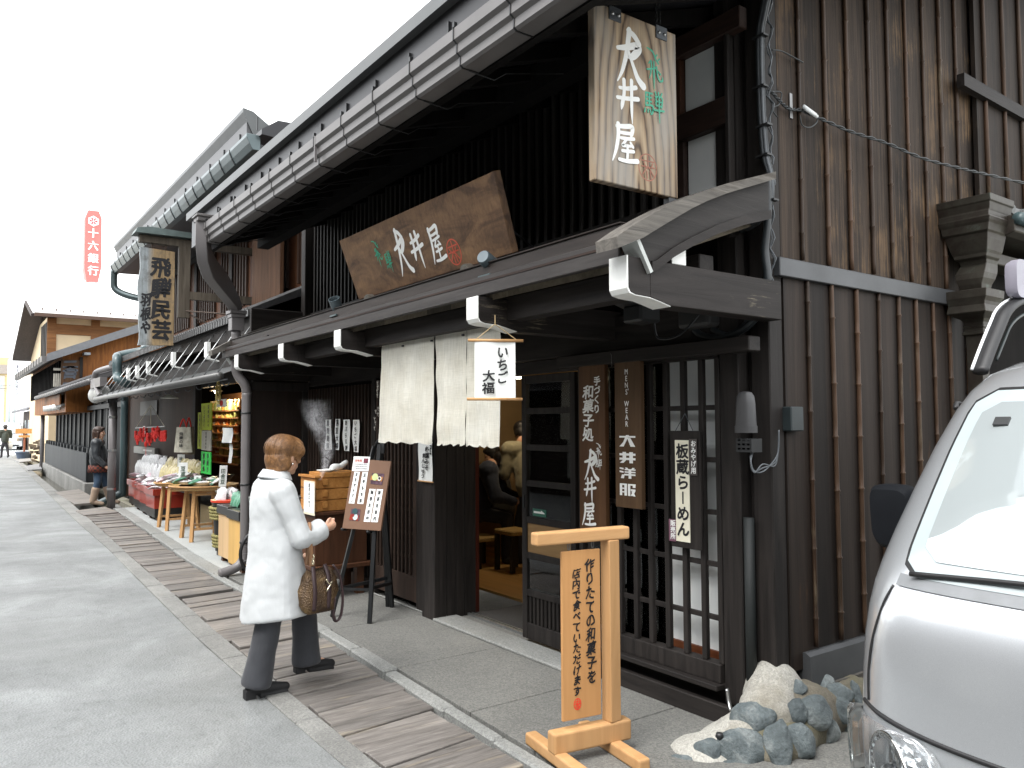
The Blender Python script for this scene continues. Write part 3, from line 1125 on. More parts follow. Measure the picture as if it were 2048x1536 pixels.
# ornate copper rain-water head: stacked square mouldings that step back to the wall
b = MB()
k9 = Crop(1880, 380, 3.84)
prof = [(120, 165, 470, 150), (168, 168, 470, 0), (175, 172, 462, 0), (225, 180, 456, 0), (235, 178, 450, 0), (268, 178, 448, 0), (275, 176, 460, 0), (300, 180, 455, 0), (318, 186, 448, 0), (370, 190, 440, 0), (380, 200, 432, 0), (420, 205, 428, 0), (500, 222, 418, 0), (520, 228, 412, 0), (545, 230, 405, 0), (560, 250, 400, 0), (590, 256, 398, 0), (630, 240, 395, 0), (660, 228, 390, 0), (700, 224, 378, 0), (740, 228, 360, 0), (790, 236, 352, 0)]
prof2 = [(792, 188, 422), (850, 190, 420), (880, 196, 402), (905, 200, 400), (940, 198, 410), (960, 196, 412), (975, 212, 395), (1000, 245, 375), (1025, 256, 365), (1050, 258, 364), (1054, 254, 368), (1066, 254, 368), (1070, 258, 364), (1090, 258, 364), (1096, 252, 370), (1118, 252, 370), (1124, 262, 356), (1300, 266, 352)]
XH = XS+0.16
for pr in (prof, prof2):
    rings = []
    for row in pr:
        y, l, r = row[0], row[1], row[2]
        pl_, pr_ = atx(*k9(l, y), XH), atx(*k9(r, y), XH)
        z = (pl_.z+pr_.z)/2
        wd = (pr_.y-pl_.y)*0.60
        cy = pl_.y+wd*.5
        hw = wd/2
        rings.append([(XH-hw, cy-hw, z), (XH+hw, cy-hw, z), (XH+hw, cy+hw, z), (XH-hw, cy+hw, z)])
    if pr is prof2:
        cx0 = rings[-1]
        rings.append([(p[0], p[1], 0.25) for p in cx0])
    b.loft(rings)
b.build('rainwater_head', COPPER, shop, bevel=.004)
MB().box((XS+.02, pa.y+.25, .4), (XS+.04, 10.4, 2.659)).build('recess_shade_panel', NEARBLACK, shop)  # flat dark panel added on the wall; its colour stands for a recess's shade

# ---- stone footing at the corner
foot = thing('stone_footing', (XS, 3.7, 0), 'blue grey river stones set in white mortar under the corner post', 'stone wall')
tx = bpy.data.textures.new('lumps', 'CLOUDS')
tx.noise_scale = .13
hits = []
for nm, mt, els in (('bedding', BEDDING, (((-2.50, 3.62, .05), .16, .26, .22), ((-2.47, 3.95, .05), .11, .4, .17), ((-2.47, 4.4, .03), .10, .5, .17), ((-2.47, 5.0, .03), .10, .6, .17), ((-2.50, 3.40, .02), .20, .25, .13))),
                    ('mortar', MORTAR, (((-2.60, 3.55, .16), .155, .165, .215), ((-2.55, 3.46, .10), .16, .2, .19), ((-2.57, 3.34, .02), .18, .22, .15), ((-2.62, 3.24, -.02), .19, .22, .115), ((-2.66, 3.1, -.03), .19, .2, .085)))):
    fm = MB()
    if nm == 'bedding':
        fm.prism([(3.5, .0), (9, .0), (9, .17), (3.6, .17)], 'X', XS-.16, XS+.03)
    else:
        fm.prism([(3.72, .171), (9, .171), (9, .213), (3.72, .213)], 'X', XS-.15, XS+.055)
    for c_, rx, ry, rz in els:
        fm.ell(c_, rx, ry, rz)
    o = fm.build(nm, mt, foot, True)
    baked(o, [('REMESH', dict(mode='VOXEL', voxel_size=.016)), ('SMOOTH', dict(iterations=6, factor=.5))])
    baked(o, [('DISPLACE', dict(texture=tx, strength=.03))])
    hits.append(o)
from mathutils.bvhtree import BVHTree
n0 = len(hits[0].data.vertices)
bvh = BVHTree.FromPolygons([v.co+ORG[foot.name] for o in hits for v in o.data.vertices], [tuple(i+n0*k for i in p.vertices) for k, o in enumerate(hits) for p in o.data.polygons])


def stone(c, nrm, wx, hy, dp, seed):
    """a rounded, chipped river stone bedded flat against the mortar"""
    rnd = random.Random(seed)
    bm = bmesh.new()
    bmesh.ops.create_icosphere(bm, subdivisions=4, radius=1)
    off = V((rnd.uniform(0, 50), rnd.uniform(0, 50), rnd.uniform(0, 50)))
    nz_ = V(nrm).normalized()
    tx_ = V((0, 0, 1)).cross(nz_).normalized()
    ty_ = nz_.cross(tx_)
    planes = [(V((rnd.uniform(-1, 1), rnd.uniform(-1, 1), rnd.uniform(-.3, 1))).normalized(), rnd.uniform(.60, .88)) for _ in range(11)]
    m_ = MB()
    for v in bm.verts:
        p = v.co.copy()
        k = max(abs(p.x), abs(p.y))
        p = p*(1+.16*(1-k))
        for n_, d_ in planes:
            e = p.dot(n_)-d_
            if e > 0:
                p -= n_*e*.6
        p *= 1+.10*mnoise.noise(p*1.6+off)+.035*mnoise.noise(p*5+off)+.015*mnoise.noise(p*13+off)
        m_.v.append(V(c)+tx_*(p.x*wx)+ty_*(p.y*hy)+nz_*(p.z*dp))
    m_.f = [tuple(v.index for v in f.verts) for f in bm.faces]
    bm.free()
    m_.build('stone', ROCK, foot, True)


cq = Crop(1340, 1200, 2.893)
ST = [((745, 510), (75, 90)), ((870, 490), (140, 140)), ((730, 650), (110, 130)), ((850, 660), (150, 155)),
      ((480, 690), (195, 160)), ((420, 880), (235, 190)), ((620, 835), (125, 220)), ((765, 815), (135, 165)),
      ((225, 865), (130, 115)), ((90, 960), (170, 90)), ((980, 540), (125, 85)), ((995, 630), (105, 120)), ((1085, 580), (60, 185)),
      ((930, 765), (95, 120)), ((1040, 735), (95, 80)), ((1155, 490), (85, 55)), ((1165, 600), (80, 140)), ((1130, 700), (40, 40)),
      ((330, 985), (200, 80)), ((520, 960), (60, 70)), ((1250, 520), (90, 80)), ((1260, 640), (90, 110)), ((1350, 560), (90, 120))]
for i, ((x, y), (wx, hy)) in enumerate(ST):
    d = ray(*cq(x, y)).normalized()
    loc, nrm, _, dist = bvh.ray_cast(CAMP, d)
    if loc is None:
        loc = atx(*cq(x, y), -2.42)
        nrm = V((.8, -.5, .3))
    k = (loc-CAMP).length/FPX/2.893/2
    nrm = (nrm.normalized()*.45-d*.55).normalized()
    dp = min(wx, hy)*k*.62
    stone(loc-nrm*dp*.10, nrm, wx*k*1.2, hy*k*1.2, dp, 100+i)
b = MB()
p = atx(*cq(302, 780), -2.56)
b.lathe(p+V((0, -.02, -.005)), [(.0, .02), (.016, .018), (.02, .0), (.0, -.02)], 14)
b.build('drain_plug', BLACKP, foot, True)

# ---- posts, walls and beams of the ground floor
b = MB()
b.box((-5.85, 3.28, 0), (-5.645, 3.40, 2.25))
b.build('post', DK, shop, bevel=.006)
b = MB()
for y0, y1 in ((3.402, 3.49), (3.493, 3.575), (3.578, 3.69)):
    b.box((-5.83, y0, 0.0), (-5.648-.002*(y0 > 3.45), y1, 2.25))
b.build('door_return', DK, shop, bevel=.004)
b = MB()
b.box((-5.70, 3.69, 0.0), (-5.66, 3.73, 2.2))
b.build('door_jamb', wood('red_brown_jamb', (.05, .012, .008), (.09, .022, .014), 'Z', .4), shop)
b = MB()
b.box((-8.75, 3.40, 2.04), (-5.66, 3.55, 2.28))
b.box((-5.66, 3.44, 2.06), (-2.84, 3.56, 2.28))
b.build('lintel', DKX, shop, bevel=.006)
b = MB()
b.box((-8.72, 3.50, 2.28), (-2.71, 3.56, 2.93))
b.build('upper_infill', NEARBLACK, shop)
b = MB()
p = aty(1498, 690, 3.34)
b.box((-4.12, 3.34, p.z-.028), (p.x, 3.435, p.z+.05))
b.box((-5.64, 3.50, 1.965), (-2.84, 3.54, 2.059))
b.build('lintel', DKX, shop, bevel=.005)
# fin wall at the left end
b = MB()
b.box((-8.80, 2.66, 0.02), (-8.70, 2.74, 2.1))
b.box((-8.80, 2.741, 1.98), (-8.695, 3.40, 2.08))
b.box((-8.80, 3.32, 0.02), (-8.69, 3.40, 1.979))
b.build('fin_wall_frame', DK, shop, bevel=.006)
b = MB()
b.box((-8.79, 2.741, 0.05), (-8.72, 3.32, 1.98))
b.build('fin_wall', BRP, shop)
b = MB()
b.box((-8.80, 2.60, 2.10), (-8.68, 3.40, 2.24))
b.box((-8.80, 2.74, 2.241), (-8.74, 3.45, 2.9))
b.build('fin_wall_head', DKY, shop, bevel=.006)

# ---- slatted wall and lattice door left of the entrance
b = MB()
x = -8.66
while x < -6.98:
    b.box((x, 3.37, 0.12), (x+.03, 3.40, 2.0))
    x += .078
b.box((-8.7, 3.36, 0.0), (-6.95, 3.41, .12))
for z in (.7, 1.35):
    b.box((-8.7, 3.401, z), (-6.95, 3.42, z+.03))
b.build('slat_screen', wood('brown_slats', (.022, .015, .012), (.05, .033, .025), 'Z', .6), shop, bevel=.003)
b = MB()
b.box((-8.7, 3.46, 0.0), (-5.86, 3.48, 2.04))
b.build('backing', NEARBLACK, shop)
b = MB()
for i in range(9):
    x = -8.4+i*.27
    b.box((x, 3.425, 1.45), (x+.05, 3.43, 1.97))
b.build('paper_strip', flat('yellowed_paper', (.14, .12, .03), .8, 0, .3, 30), shop)
MB().box((-6.95, 3.34, 0), (-6.87, 3.42, 2.04)).build('post', DK, shop, bevel=.005)
b = MB()
b.box((-6.06, 3.34, 0), (-5.86, 3.42, 2.04))
b.build('post', DK, shop, bevel=.005)
ld = MB()
ld.box((-6.86, 3.345, .06), (-6.07, 3.385, .28))
ld.box((-6.86, 3.345, 1.94), (-6.07, 3.385, 2.02))
for x in (-6.86, -6.11):
    ld.box((x, 3.346, .281), (x+.04, 3.384, 1.939))
x = -6.79
while x < -6.13:
    ld.box((x, 3.35, .282), (x+.026, 3.372, 1.938))
    x += .072
for z in [.42+.205*i for i in range(8)]:
    ld.box((-6.819, 3.373, z), (-6.111, 3.383, z+.028))
ldo = ld.build('lattice_door', wood('brown_lattice', (.026, .017, .013), (.055, .036, .028), 'Z', .55), shop, bevel=.003)

# ---- entrance: sill, track, sliding leaf
b = MB()
b.box((-5.66, 3.272, 0.0), (-4.0, 3.50, .022))
b.box((-6.9, 3.33, 0), (-5.87, 3.345, .016))
b.build('sill', KERB, shop, bevel=.006)
b = MB()
b.box((-5.66, 3.605, 0.002), (-4.0, 3.625, .020))
b.box((-5.66, 3.645, 0.002), (-4.0, 3.655, .020))
b.build('door_track', STEEL, shop)
kd = Crop(780, 840, 3.0725)
YD = 3.52
xl, xr = aty(*kd(812, 900), YD).x, aty(1150, 900, YD).x


def zd(y):
    return aty(*kd(830, y), YD).z


zt = aty(1046, 752, YD).z
rails = [(zt, zt-.06), (aty(1060, 816, YD).z, aty(1060, 828, YD).z), (zd(150), zd(186)), (zd(370), zd(405)), (zd(590), zd(630)), (zd(808), zd(848)), (zd(1035), zd(1075)), (zd(1240), .025)]
b = MB()
b.box((xl, YD, .025), (xl+.055, YD+.035, zt))
b.box((xr-.055, YD, .025), (xr, YD+.035, zt))
for a, c_ in rails:
    b.box((xl+.056, YD+.002, c_), (xr-.056, YD+.033, a))
x = xl+.075
while x < xr-.06:
    b.box((x, YD+.008, rails[-1][0]+.001), (x+.022, YD+.02, rails[-2][1]-.001))
    x += .045
leaf = b.build('sliding_door', DK, shop, bevel=.003)
for i in (0, 1, 2, 3, 5):
    MB().box((xl+.05, YD+.015, rails[i+1][0]-.002), (xr-.05, YD+.019, rails[i][1]+.002)).build('glass_pane', GLASS, leaf)
b = MB()
b.box((xl+.05, YD+.012, rails[5][0]-.002), (xr-.05, YD+.022, rails[4][1]+.002))
b.build('wood_panel', wood('ash_ply_panel', (.22, .13, .055), (.32, .2, .09), 'X', .5), leaf)
b = MB()
b.box((xl+.05, YD+.022, rails[7][0]-.002), (xr-.05, YD+.03, rails[6][1]+.002))
b.build('kick_board', DK, leaf)
p0, p1 = aty(*kd(870, 543), YD), aty(*kd(952, 600), YD)
b = MB()
b.box((p0.x, YD+.010, p1.z), (p1.x, YD+.013, p0.z))
st = b.build('arrow_sticker', flat('green_sticker', (.02, .12, .08), .5), leaf)
b = MB()
hx, hz = (p1.x-p0.x)/2, (p0.z-p1.z)/2
cx_, cz_ = (p0.x+p1.x)/2, (p0.z+p1.z)/2
b.prism([(cx_-hx*.8, cz_-hz*.2), (cx_-hx*.8, cz_+hz*.35), (cx_+hx*.3, cz_+hz*.35), (cx_+hx*.3, cz_+hz*.7), (cx_+hx*.8, cz_-.0), (cx_+hx*.8, cz_-hz*.2)], 'Y', YD+.007, YD+.0095)
b.build('arrow', WINK, st)
b = MB()
b.box((xl+.015, YD-.006, zd(540)), (xl+.035, YD, zd(460)))
b.build('handle', BLACKM, leaf)

# ---- lattice bay right of the entrance
b = MB()
c5 = Crop(1040, 1020, 2.976)
vx = [aty(*c5(x, 820), YF).x for x in (605, 700, 790, 890, 995, 1105, 1205)]
dx = vx[1]-vx[0]
vxs = [vx[0]-dx*2, vx[0]-dx]+vx
zlo, zhi = 0.30, aty(1438, 716, YF).z
for i, x in enumerate(vxs):
    b.box((x-.017, YF-.012, zlo), (x+.017, YF+.02, zhi))
hz_ = [aty(*Crop(1100, 680, 3.339)(1090, y), YF).z for y in (450, 800, 1152, 1498)]+[aty(*c5(1150, 640), YF).z]
for z in hz_:
    b.box((vxs[0]-.05, YF+.005, z-.014), (vxs[-1]+.02, YF+.028, z+.014))
b.box((vxs[0]-.06, YF-.03, .20), (-2.84, YF+.05, zlo-.001))
b.box((vxs[0]-.06, YF-.01, zhi+.001), (-2.84, YF+.04, zhi+.05))
b.box((vxs[0]-.10, YF-.015, .2), (vxs[0]-.061, YF+.05, zhi+.05))
b.build('lattice_screen', DK, shop, bevel=.003)
b = MB()
b.box((vxs[0]-.1, YF-.075, .17), (-2.83, YF+.02, .199))
b.box((vxs[0]-.1, YF+.05, .0), (-2.84, YF+.08, .17))
b.box((vxs[0]-.1, YF-.06, .0), (-2.70, YF-.02, .10))
b.build('base_rail', DKX, shop, bevel=.004)
b = MB()
b.box((aty(1338, 900, 3.58).x, 3.57, .26), (-2.83, 3.576, 2.0))
b.build('paper_pane', SHOJI, shop)
b = MB()
b.box((aty(1338, 900, 3.58).x, 3.55, .26), (-2.83, 3.569, .32))
b.build('pane_rail', wood('red_cedar_rail', (.10, .03, .012), (.2, .07, .03), 'X', .5), shop)
b = MB()
b.box((vxs[0]-.1, 3.56, .26), (aty(1338, 900, 3.58).x-.005, 3.565, 2.0))
b.build('glass_pane', GLASS, shop)
b = MB()
for z in (.45, .8, 1.25, 1.68):
    b.box((vxs[0]-.1, 3.58, z), (aty(1338, 900, 3.58).x, 3.61, z+.04))
b.box((vxs[0]-.1, 3.60, .26), (vxs[2], 3.62, .9))
b.build('inner_sash', wood('dim_brown_sash', (.05, .025, .012), (.10, .05, .025), 'X', .5), shop)

# ---- upper storey
b = MB()
x = -8.6
while x < -3.18:
    b.box((x, 3.40, 2.88), (x+.032, 3.44, 4.3))
    x += .095
b.box((-8.7, 3.39, 2.83), (-3.1, 3.45, 2.879))
b.build('upper_lattice', wood('grey_dark_slats', (.020, .018, .017), (.050, .046, .042), 'Z', .6), shop, bevel=.003)
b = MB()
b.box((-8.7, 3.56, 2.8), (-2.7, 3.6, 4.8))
b.build('upper_backing', NEARBLACK, shop)
b = MB()
b.box((-8.80, 3.33, 2.55), (-8.68, 3.45, 3.95))
b.build('post', DK, shop, bevel=.005)
k1 = Crop(1160, 0, 3.6575)
wl_, wr_ = aty(*k1(765, 700), 3.44).x, aty(*k1(1085, 600), 3.44).x
pz = [aty(*k1(1080, y), 3.44).z for y in (275, 715, 918, 1335)]
MB().box((wl_-.005, 3.455, pz[1]), (wr_, 3.46, pz[0])).build('paper_pane', SHOJI, shop)
MB().box((wl_+.008, 3.455, pz[3]), (wr_, 3.46, pz[2])).build('paper_pane', SHOJI, shop)
b = MB()
b.box((wl_-.06, 3.40, pz[2]), (wr_+.01, 3.454, pz[1]))
b.box((wl_-.10, 3.39, pz[0]), (wr_+.12, 3.454, pz[0]+.12))
build_parts(b, 'window_frame', wood('dark_brown_rail', (.018, .012, .01), (.045, .026, .02), 'X', .5), shop, False, .004)
MB().box((wl_-.045, 3.42, 2.7), (wl_+.004, 3.454, pz[2]-.001)).build('window_frame', DKR, shop, bevel=.003)
b = MB()
b.box((wl_-.06, 3.41, pz[1]+.001), (wl_-.006, 3.454, pz[0]-.001))
b.build('window_frame', wood('red_cedar_stile', (.03, .014, .009), (.10, .04, .02), 'Z', .5), shop, bevel=.003)
b = MB()
b.box((wr_+.002, 3.40, 2.6), (-2.70, 3.459, 4.6))
b.build('post', DK, shop, bevel=.005)

# ---- main roof, soffit, fascia
b = MB()
b.prism([(2.00, 3.73), (2.00, 3.805), (7.5, 5.65), (7.5, 5.5), (2.06, 3.735)], 'X', -8.58, -2.02)
b.prism([(7.5, 5.65), (13, 3.8), (13, 3.7), (7.5, 5.5)], 'X', -8.58, -2.02)
roof = b.build('roof', ROOFEDGE, shop)
b = MB()
b.prism([(2.055, 3.45), (2.055, 3.74), (2.085, 3.74), (2.085, 3.45)], 'X', -8.56, -2.03)
b.prism([(2.085, 3.46), (7.4, 5.40), (7.4, 5.47), (2.085, 3.73)], 'X', -8.56, -2.03)
b.build('fascia', ROOFMET, roof)
b = MB()
for i in range(18):
    x = -8.3+i*.36
    b.prism([(2.10, 3.38), (3.5, 3.87), (3.5, 3.96), (2.10, 3.46)], 'X', x, x+.05)
b.prism([(2.12, 3.34), (2.2, 3.37), (2.2, 3.47), (2.12, 3.45)], 'X', -8.5, -2.05)
b.box((-8.5, 2.72, 3.52), (-2.85, 2.84, 3.68))
b.build('rafters', NEARBLACK, roof)
for i in range(15):
    x = -8.0+i*.42
    MB().box((x, 2.040, 3.56), (x+.008, 2.054, 3.66)).build('fascia_clip', BLACKM, roof)
gp = [(2.13, 3.545), (1.985, 3.545), (1.975, 3.535), (1.975, 3.478), (1.995, 3.462), (1.995, 3.418), (2.015, 3.402), (2.015, 3.362), (2.03, 3.352), (2.13, 3.352)]
b = MB()
b.prism(gp, 'X', -7.80, -2.02)
gut = b.build('gutter', GREYPAINT, shop)
for i in range(13):
    b = MB()
    x = -7.72+i*.45
    outer = [(y-(.004 if y < 2.1 else 0), z-(.004 if z < 3.36 else 0)) for y, z in gp[1:]]
    b.prism(outer+[(2.11, 3.36)], 'X', x, x+.008)
    b.box((x-.002, 1.972, 3.54), (x+.016, 1.99, 3.565))
    if x < -3.2:
        b.tube([(x+.006, 2.06, 3.345), (x+.03, 2.2, 3.325), (x+.06, 2.25, 3.36), (x+.09, 2.6, 3.44)], .003, 5)
    b.build('gutter_bracket', BLACKM, gut)
b = MB()
b.box((-5.0, 1.9725, 3.365), (-4.99, 1.99, 3.54))
b.build('gutter_joint', PIPEGREY, gut)

# ---- canopy over the shop front: profile read off the end board
k3 = Crop(1180, 380, 4.8)
top = [atx(*k3(*q), -2.5) for q in ((140, 478), (290, 374), (480, 265), (650, 178), (800, 112), (1000, 35), (1200, -28), (1660, -140))]
mid = [atx(*k3(*q), -2.5) for q in ((150, 588), (390, 490), (560, 385), (700, 302), (850, 215), (1000, 142), (1200, 65), (1660, -70))]
low = [atx(*k3(*q), -2.5) for q in ((475, 720), (520, 800), (560, 790), (730, 660), (900, 562), (1150, 440), (1400, 355), (1660, 295))]
T, Md, L_ = [[(p.y, p.z) for p in a] for a in (top, mid, low)]
for (xa, xb) in ((-2.56, -2.44), (-8.80, -8.68)):
    b = MB()
    b.prism(T+Md[::-1], 'X', xa, xb+.02)
    b.build('verge_cap', GREYW, shop, 'auto')
    b = MB()
    fr = [Md[1], L_[0]]
    b.prism(Md[1:]+[L_[-1]]+L_[:0:-1]+[L_[0]], 'X', xa+.02, xb-.025)
    b.build('verge_board', wood('black_board', (.016, .014, .013), (.036, .032, .030), 'Y', .6, bmp=.5), shop)
    b = MB()
    q = [(y, z) for y, z in L_[1:]]
    b.prism([(y, z+.045) for y, z in q]+q[::-1], 'X', xb-.03, xb-.008)
    b.build('verge_batten', DKY, shop)
    b = MB()
    a_, c_ = V((0, *Md[1])), V((0, *L_[1]))
    dd = (c_-a_).normalized()
    n_ = V((0, -dd.z, dd.y))
    if n_.y > 0:
        n_ = -n_
    b.prism([(a_.y, a_.z), (a_.y+n_.y*.02, a_.z+n_.z*.02), (c_.y+n_.y*.02, c_.z+n_.z*.02), (c_.y, c_.z)], 'X', xa+.015, xb-.004)
    b.build('verge_end', flat('grey_white_paint', (.5, .52, .5), .6, 0, .1), shop)
b = MB()
sk = [(y, z-.012) for y, z in Md[1:]]
b.prism(sk+[(y, z-.035) for y, z in sk][::-1], 'X', -8.70, -2.545)
b.build('canopy_roof', DKR, shop)
b = MB()
for i in range(3):
    j = 1+i*2
    y, z = Md[j]
    b.box((-8.66, y-.02, z-.014), (-2.58, y+.015, z-.002))
b.build('roof_batten', DKR, shop)
b = MB()
b.box((-8.78, 2.44, 2.325), (-2.56, 2.475, 2.432))
fas = b.build('canopy_fascia', wood('grey_brown_fascia', (.034, .030, .029), (.064, .058, .055), 'X', .5), shop, bevel=.004)
b = MB()
b.box((-8.7, 2.50, 2.40), (-2.60, 2.53, 2.515))
b.box((-8.7, 2.49, 2.516), (-2.60, 2.535, 2.525))
ra = b.build('eave_rail', wood('brown_eave_rail', (.024, .019, .017), (.048, .038, .033), 'X', .5), shop, bevel=.003)
b = MB()
for px, py in ((536, 673), (583, 662), (635, 648), (700, 632), (775, 612), (865, 588), (1005, 551), (1115, 521)):
    p = aty(px, py, 2.497)
    b.prism([(p.x+.035*math.cos(a), p.z-.018+.035*math.sin(a)) for a in arc(8, 0, math.pi)], 'Y', 2.494, 2.499)
b.build('notch_shade', NEARBLACK, ra)  # dark half discs proud of the rail, painted as the shade inside notches
b = MB()
b.prism([(2.50, 2.30), (3.5, 2.66), (3.5, 2.70), (2.50, 2.34)], 'X', -8.7, -2.6)
b.build('canopy_ceiling', wood('pale_ceiling_boards', (.09, .076, .058), (.17, .148, .112), 'Y', .7, plank=.3, pax=0), shop)
b = MB()
b.box((-8.7, 2.60, 2.19), (-2.62, 2.70, 2.325))
b.box((-8.7, 3.05, 2.30), (-2.62, 3.16, 2.45))
b.build('purlin', DKX, shop, bevel=.005)
# projecting beams with white painted noses
for i, (px, py) in enumerate(((1265, 530), (948, 605), (678, 668), (564, 692), (475, 712))):
    x = (-2.52, aty(945, 605, 2.40).x, aty(675, 668, 2.40).x, aty(562, 690, 2.40).x, aty(473, 712, 2.40).x)[i]
    xw = .055
    zt_, zb_ = 2.315, 2.16
    if i == 0:
        zt_, zb_ = 2.335, 2.16
    b = MB()
    b.prism([(2.54, zb_+.002), (2.60, zb_-.012), (2.67, zb_-.028), (3.5, zb_-.03), (3.5, zt_-.005), (2.54, zt_-.005)], 'X', x-xw, x+xw)
    bo = b.build('beam', DKY, shop, bevel=.004)
    b = MB()
    # the white coat covers the nose and runs a hand's breadth back along the underside
    und = [(2.395, zb_+.03), (2.41, zb_+.008), (2.45, zb_), (2.5, zb_-.002), (2.54, zb_-.004), (2.60, zb_-.016), (2.67, zb_-.032)]
    b.prism([(2.395, zt_)]+und+[(y, z+.004) for y, z in und[:1:-1]]+[(2.418, zb_+.013), (2.405, zb_+.033), (2.405, zt_)], 'X', x-xw-.002, x+xw+.002)
    c2 = MB()
    c2.prism([(2.406, zt_-.002), (2.406, zb_+.034), (2.419, zb_+.014), (2.45, zb_+.006), (2.539, zb_+.003), (2.539, zt_-.006)], 'X', x-xw, x+xw)
    c2.build('beam', DKY, bo)
    b.build('beam_end', WHITE, bo, bevel=.004)
b = MB()
p, q = atx(1341, 524, -2.5), atx(1370, 499, -2.5)
b.box((-3.2, p.y+.0, p.z-.01), (-2.50, p.y+.10, p.z+.13))
b.build('purlin', DKX, shop, bevel=.004)
b = MB()
b.box((-2.499, p.y+.002, p.z-.008), (-2.492, p.y+.098, p.z+.128))
b.build('purlin_end', WHITE, shop, bevel=.002)
# short logs that carry the big sign
for px, py in ((737, 603), (932, 545)):
    p = aty(px, py, 2.56)
    b = MB()
    b.tube([(p.x, 2.575, p.z), (p.x, 3.2, p.z+.12)], .05, 16)
    lo = b.build('log', DKR, shop, 'auto')
    b = MB()
    b.lathe((p.x, 2.545, p.z-.005), [(.0, 0), (.046, 0), (.047, .006), (.055, .006), (.055, .05), (.047, .05)], 18, (0, 1, .19))
    b.build('log_cap', flat('zinc_band', (.15, .14, .12), .5, .5, .2), lo, 'auto')

# ---- room behind the entrance
b = MB()
b.box((-8.6, 4.30, -.02), (-2.7, 8.0, .004))
b.build('floor', FLOORW, shop)
b = MB()
b.box((-5.66, 3.66, -.02), (-2.7, 4.298, .010))
b.build('entrance_mat', flat('dark_mat', (.045, .045, .045), .8, 0, .3, 80, .4), shop)
b = MB()
b.box((-8.6, 7.0, 0), (-2.7, 7.1, 2.9))
b.box((-8.7, 3.7, 0), (-8.6, 7.1, 2.9))
b.build('inner_wall', TANWALL, shop)
b = MB()
b.box((-8.7, 3.6, 2.75), (-2.68, 7.1, 2.8))
b.build('ceiling', wood('inner_ceiling', (.10, .055, .025), (.16, .09, .04), 'X', .6), shop)
b = MB()
for x in (-6.3, -4.75, -3.5):
    b.box((x, 6.9, 0), (x+.1, 6.998, 2.75))
b.box((-8.6, 6.92, 1.95), (-2.7, 6.999, 2.05))
b.build('inner_post', wood('inner_brown_post', (.04, .018, .01), (.08, .038, .02), 'Z', .5), shop)

# ================================================================== signs of the sweet shop
# ---- big plank over the canopy, leaning out
ZB, YB, ZT, YT = 2.585, 2.66, 3.05, 2.49
bl = aty(718, 600, YB)
pl = Plane((bl.x, YB, bl.z), (1, 0, 0), (0, YT-YB, ZT-ZB))
W1 = pl.hit(1028, 517)[0]
W2 = pl.hit(987, 342)[0]
H1 = pl.hit(678, 482)[1]
H2 = pl.hit(987, 342)[1]
xtl = pl.hit(678, 482)[0]
sb = MB()
fr = [pl.P(0, 0), pl.P(W1, 0), pl.P(W2, H2), pl.P(xtl, H1)]
bk = [p-pl.n*.05 for p in fr]
sb.add(fr+bk, [(0, 1, 2, 3), (7, 6, 5, 4), (0, 4, 5, 1), (1, 5, 6, 2), (2, 6, 7, 3), (3, 7, 4, 0)])
big = sb.build('shop_sign', BURL, base=pl.P(W1/2, 0), bevel=.004)
tag(big, 'wide brown plank sign leaning out over the canopy, white brush characters and green ones', 'sign')
ORG[big.name] = pl.P(W1/2, 0)
kb = Crop(660, 340, 5.12)
b = MB()
brush_box(b, '大', pl, kb, (640, 800), (862, 1010), (720, 1095), (665, 612), 1.5)
brush_box(b, '井', pl, kb, (822, 820), (955, 760), (985, 945), (872, 630), 1.5)
brush_box(b, '屋', pl, kb, (1022, 800), (1205, 890), (1100, 955), (1075, 560), 1.5)
b.build('lettering', WINK, big)
b = MB()
brush_box(b, '飛', pl, kb, (435, 800), (540, 880), (535, 985), (425, 715), 1.45)
brush_box(b, '騨', pl, kb, (560, 900), (645, 935), (645, 1045), (595, 825), 1.45)
b.build('lettering', GINK, big)
b = MB()
cx, cy = pl.hit(*kb(1270, 840))
seal(b, cx, cy, .075, .082, pl.P, .0045)
b.build('seal', RINK, big)
b = MB()
p = aty(1070, 498, 3.35)
b.tube([pl.P(W1-.0, .12, -.05), p], .007, 6)
b.build('stay_wire', CABLE, big)

# ---- weathered plank hung from the eaves, end on to the street
XH = -2.72
ph = Plane((XH, 0, 0), (0, 1, 0), (0, 0, 1))
y0, z0 = ph.hit(*k1(112, 1310))
y1, z1 = ph.hit(*k1(700, 240))
zt0 = ph.hit(*k1(135, 30))[1]
sb = MB()
sb.box((XH-.045, y0, z0+.0), (XH, y1, (zt0+z1)/2))
hs_ = sb.build('hanging_sign', ELM, base=(XH-.02, (y0+y1)/2, z0), bevel=.004)
tag(hs_, 'grained plank sign hung on chains under the eaves, white brush characters, green pair beside', 'sign')
ORG[hs_.name] = V((XH-.02, (y0+y1)/2, z0))
ztop = (zt0+z1)/2
b = MB()
brush_box(b, '大', ph, k1, (250, 500), (470, 380), (262, 585), (365, 222), 1.5)
brush_box(b, '井', ph, k1, (262, 680), (432, 700), (370, 860), (365, 590), 1.5)
brush_box(b, '屋', ph, k1, (228, 1000), (418, 1060), (330, 1195), (330, 910), 1.5)
b.build('lettering', WINK, hs_)
b = MB()
brush_box(b, '飛', ph, k1, (478, 480), (605, 480), (530, 648), (520, 345), 1.45)
brush_box(b, '騨', ph, k1, (465, 780), (605, 780), (570, 905), (550, 672), 1.45)
b.build('lettering', GINK, hs_)
b = MB()
cx, cy = ph.hit(*k1(495, 1225))
seal(b, cx, cy, .062, .066, ph.P, .003)
b.build('seal', flat('faded_red_paint', (.36, .14, .09), .6), hs_)
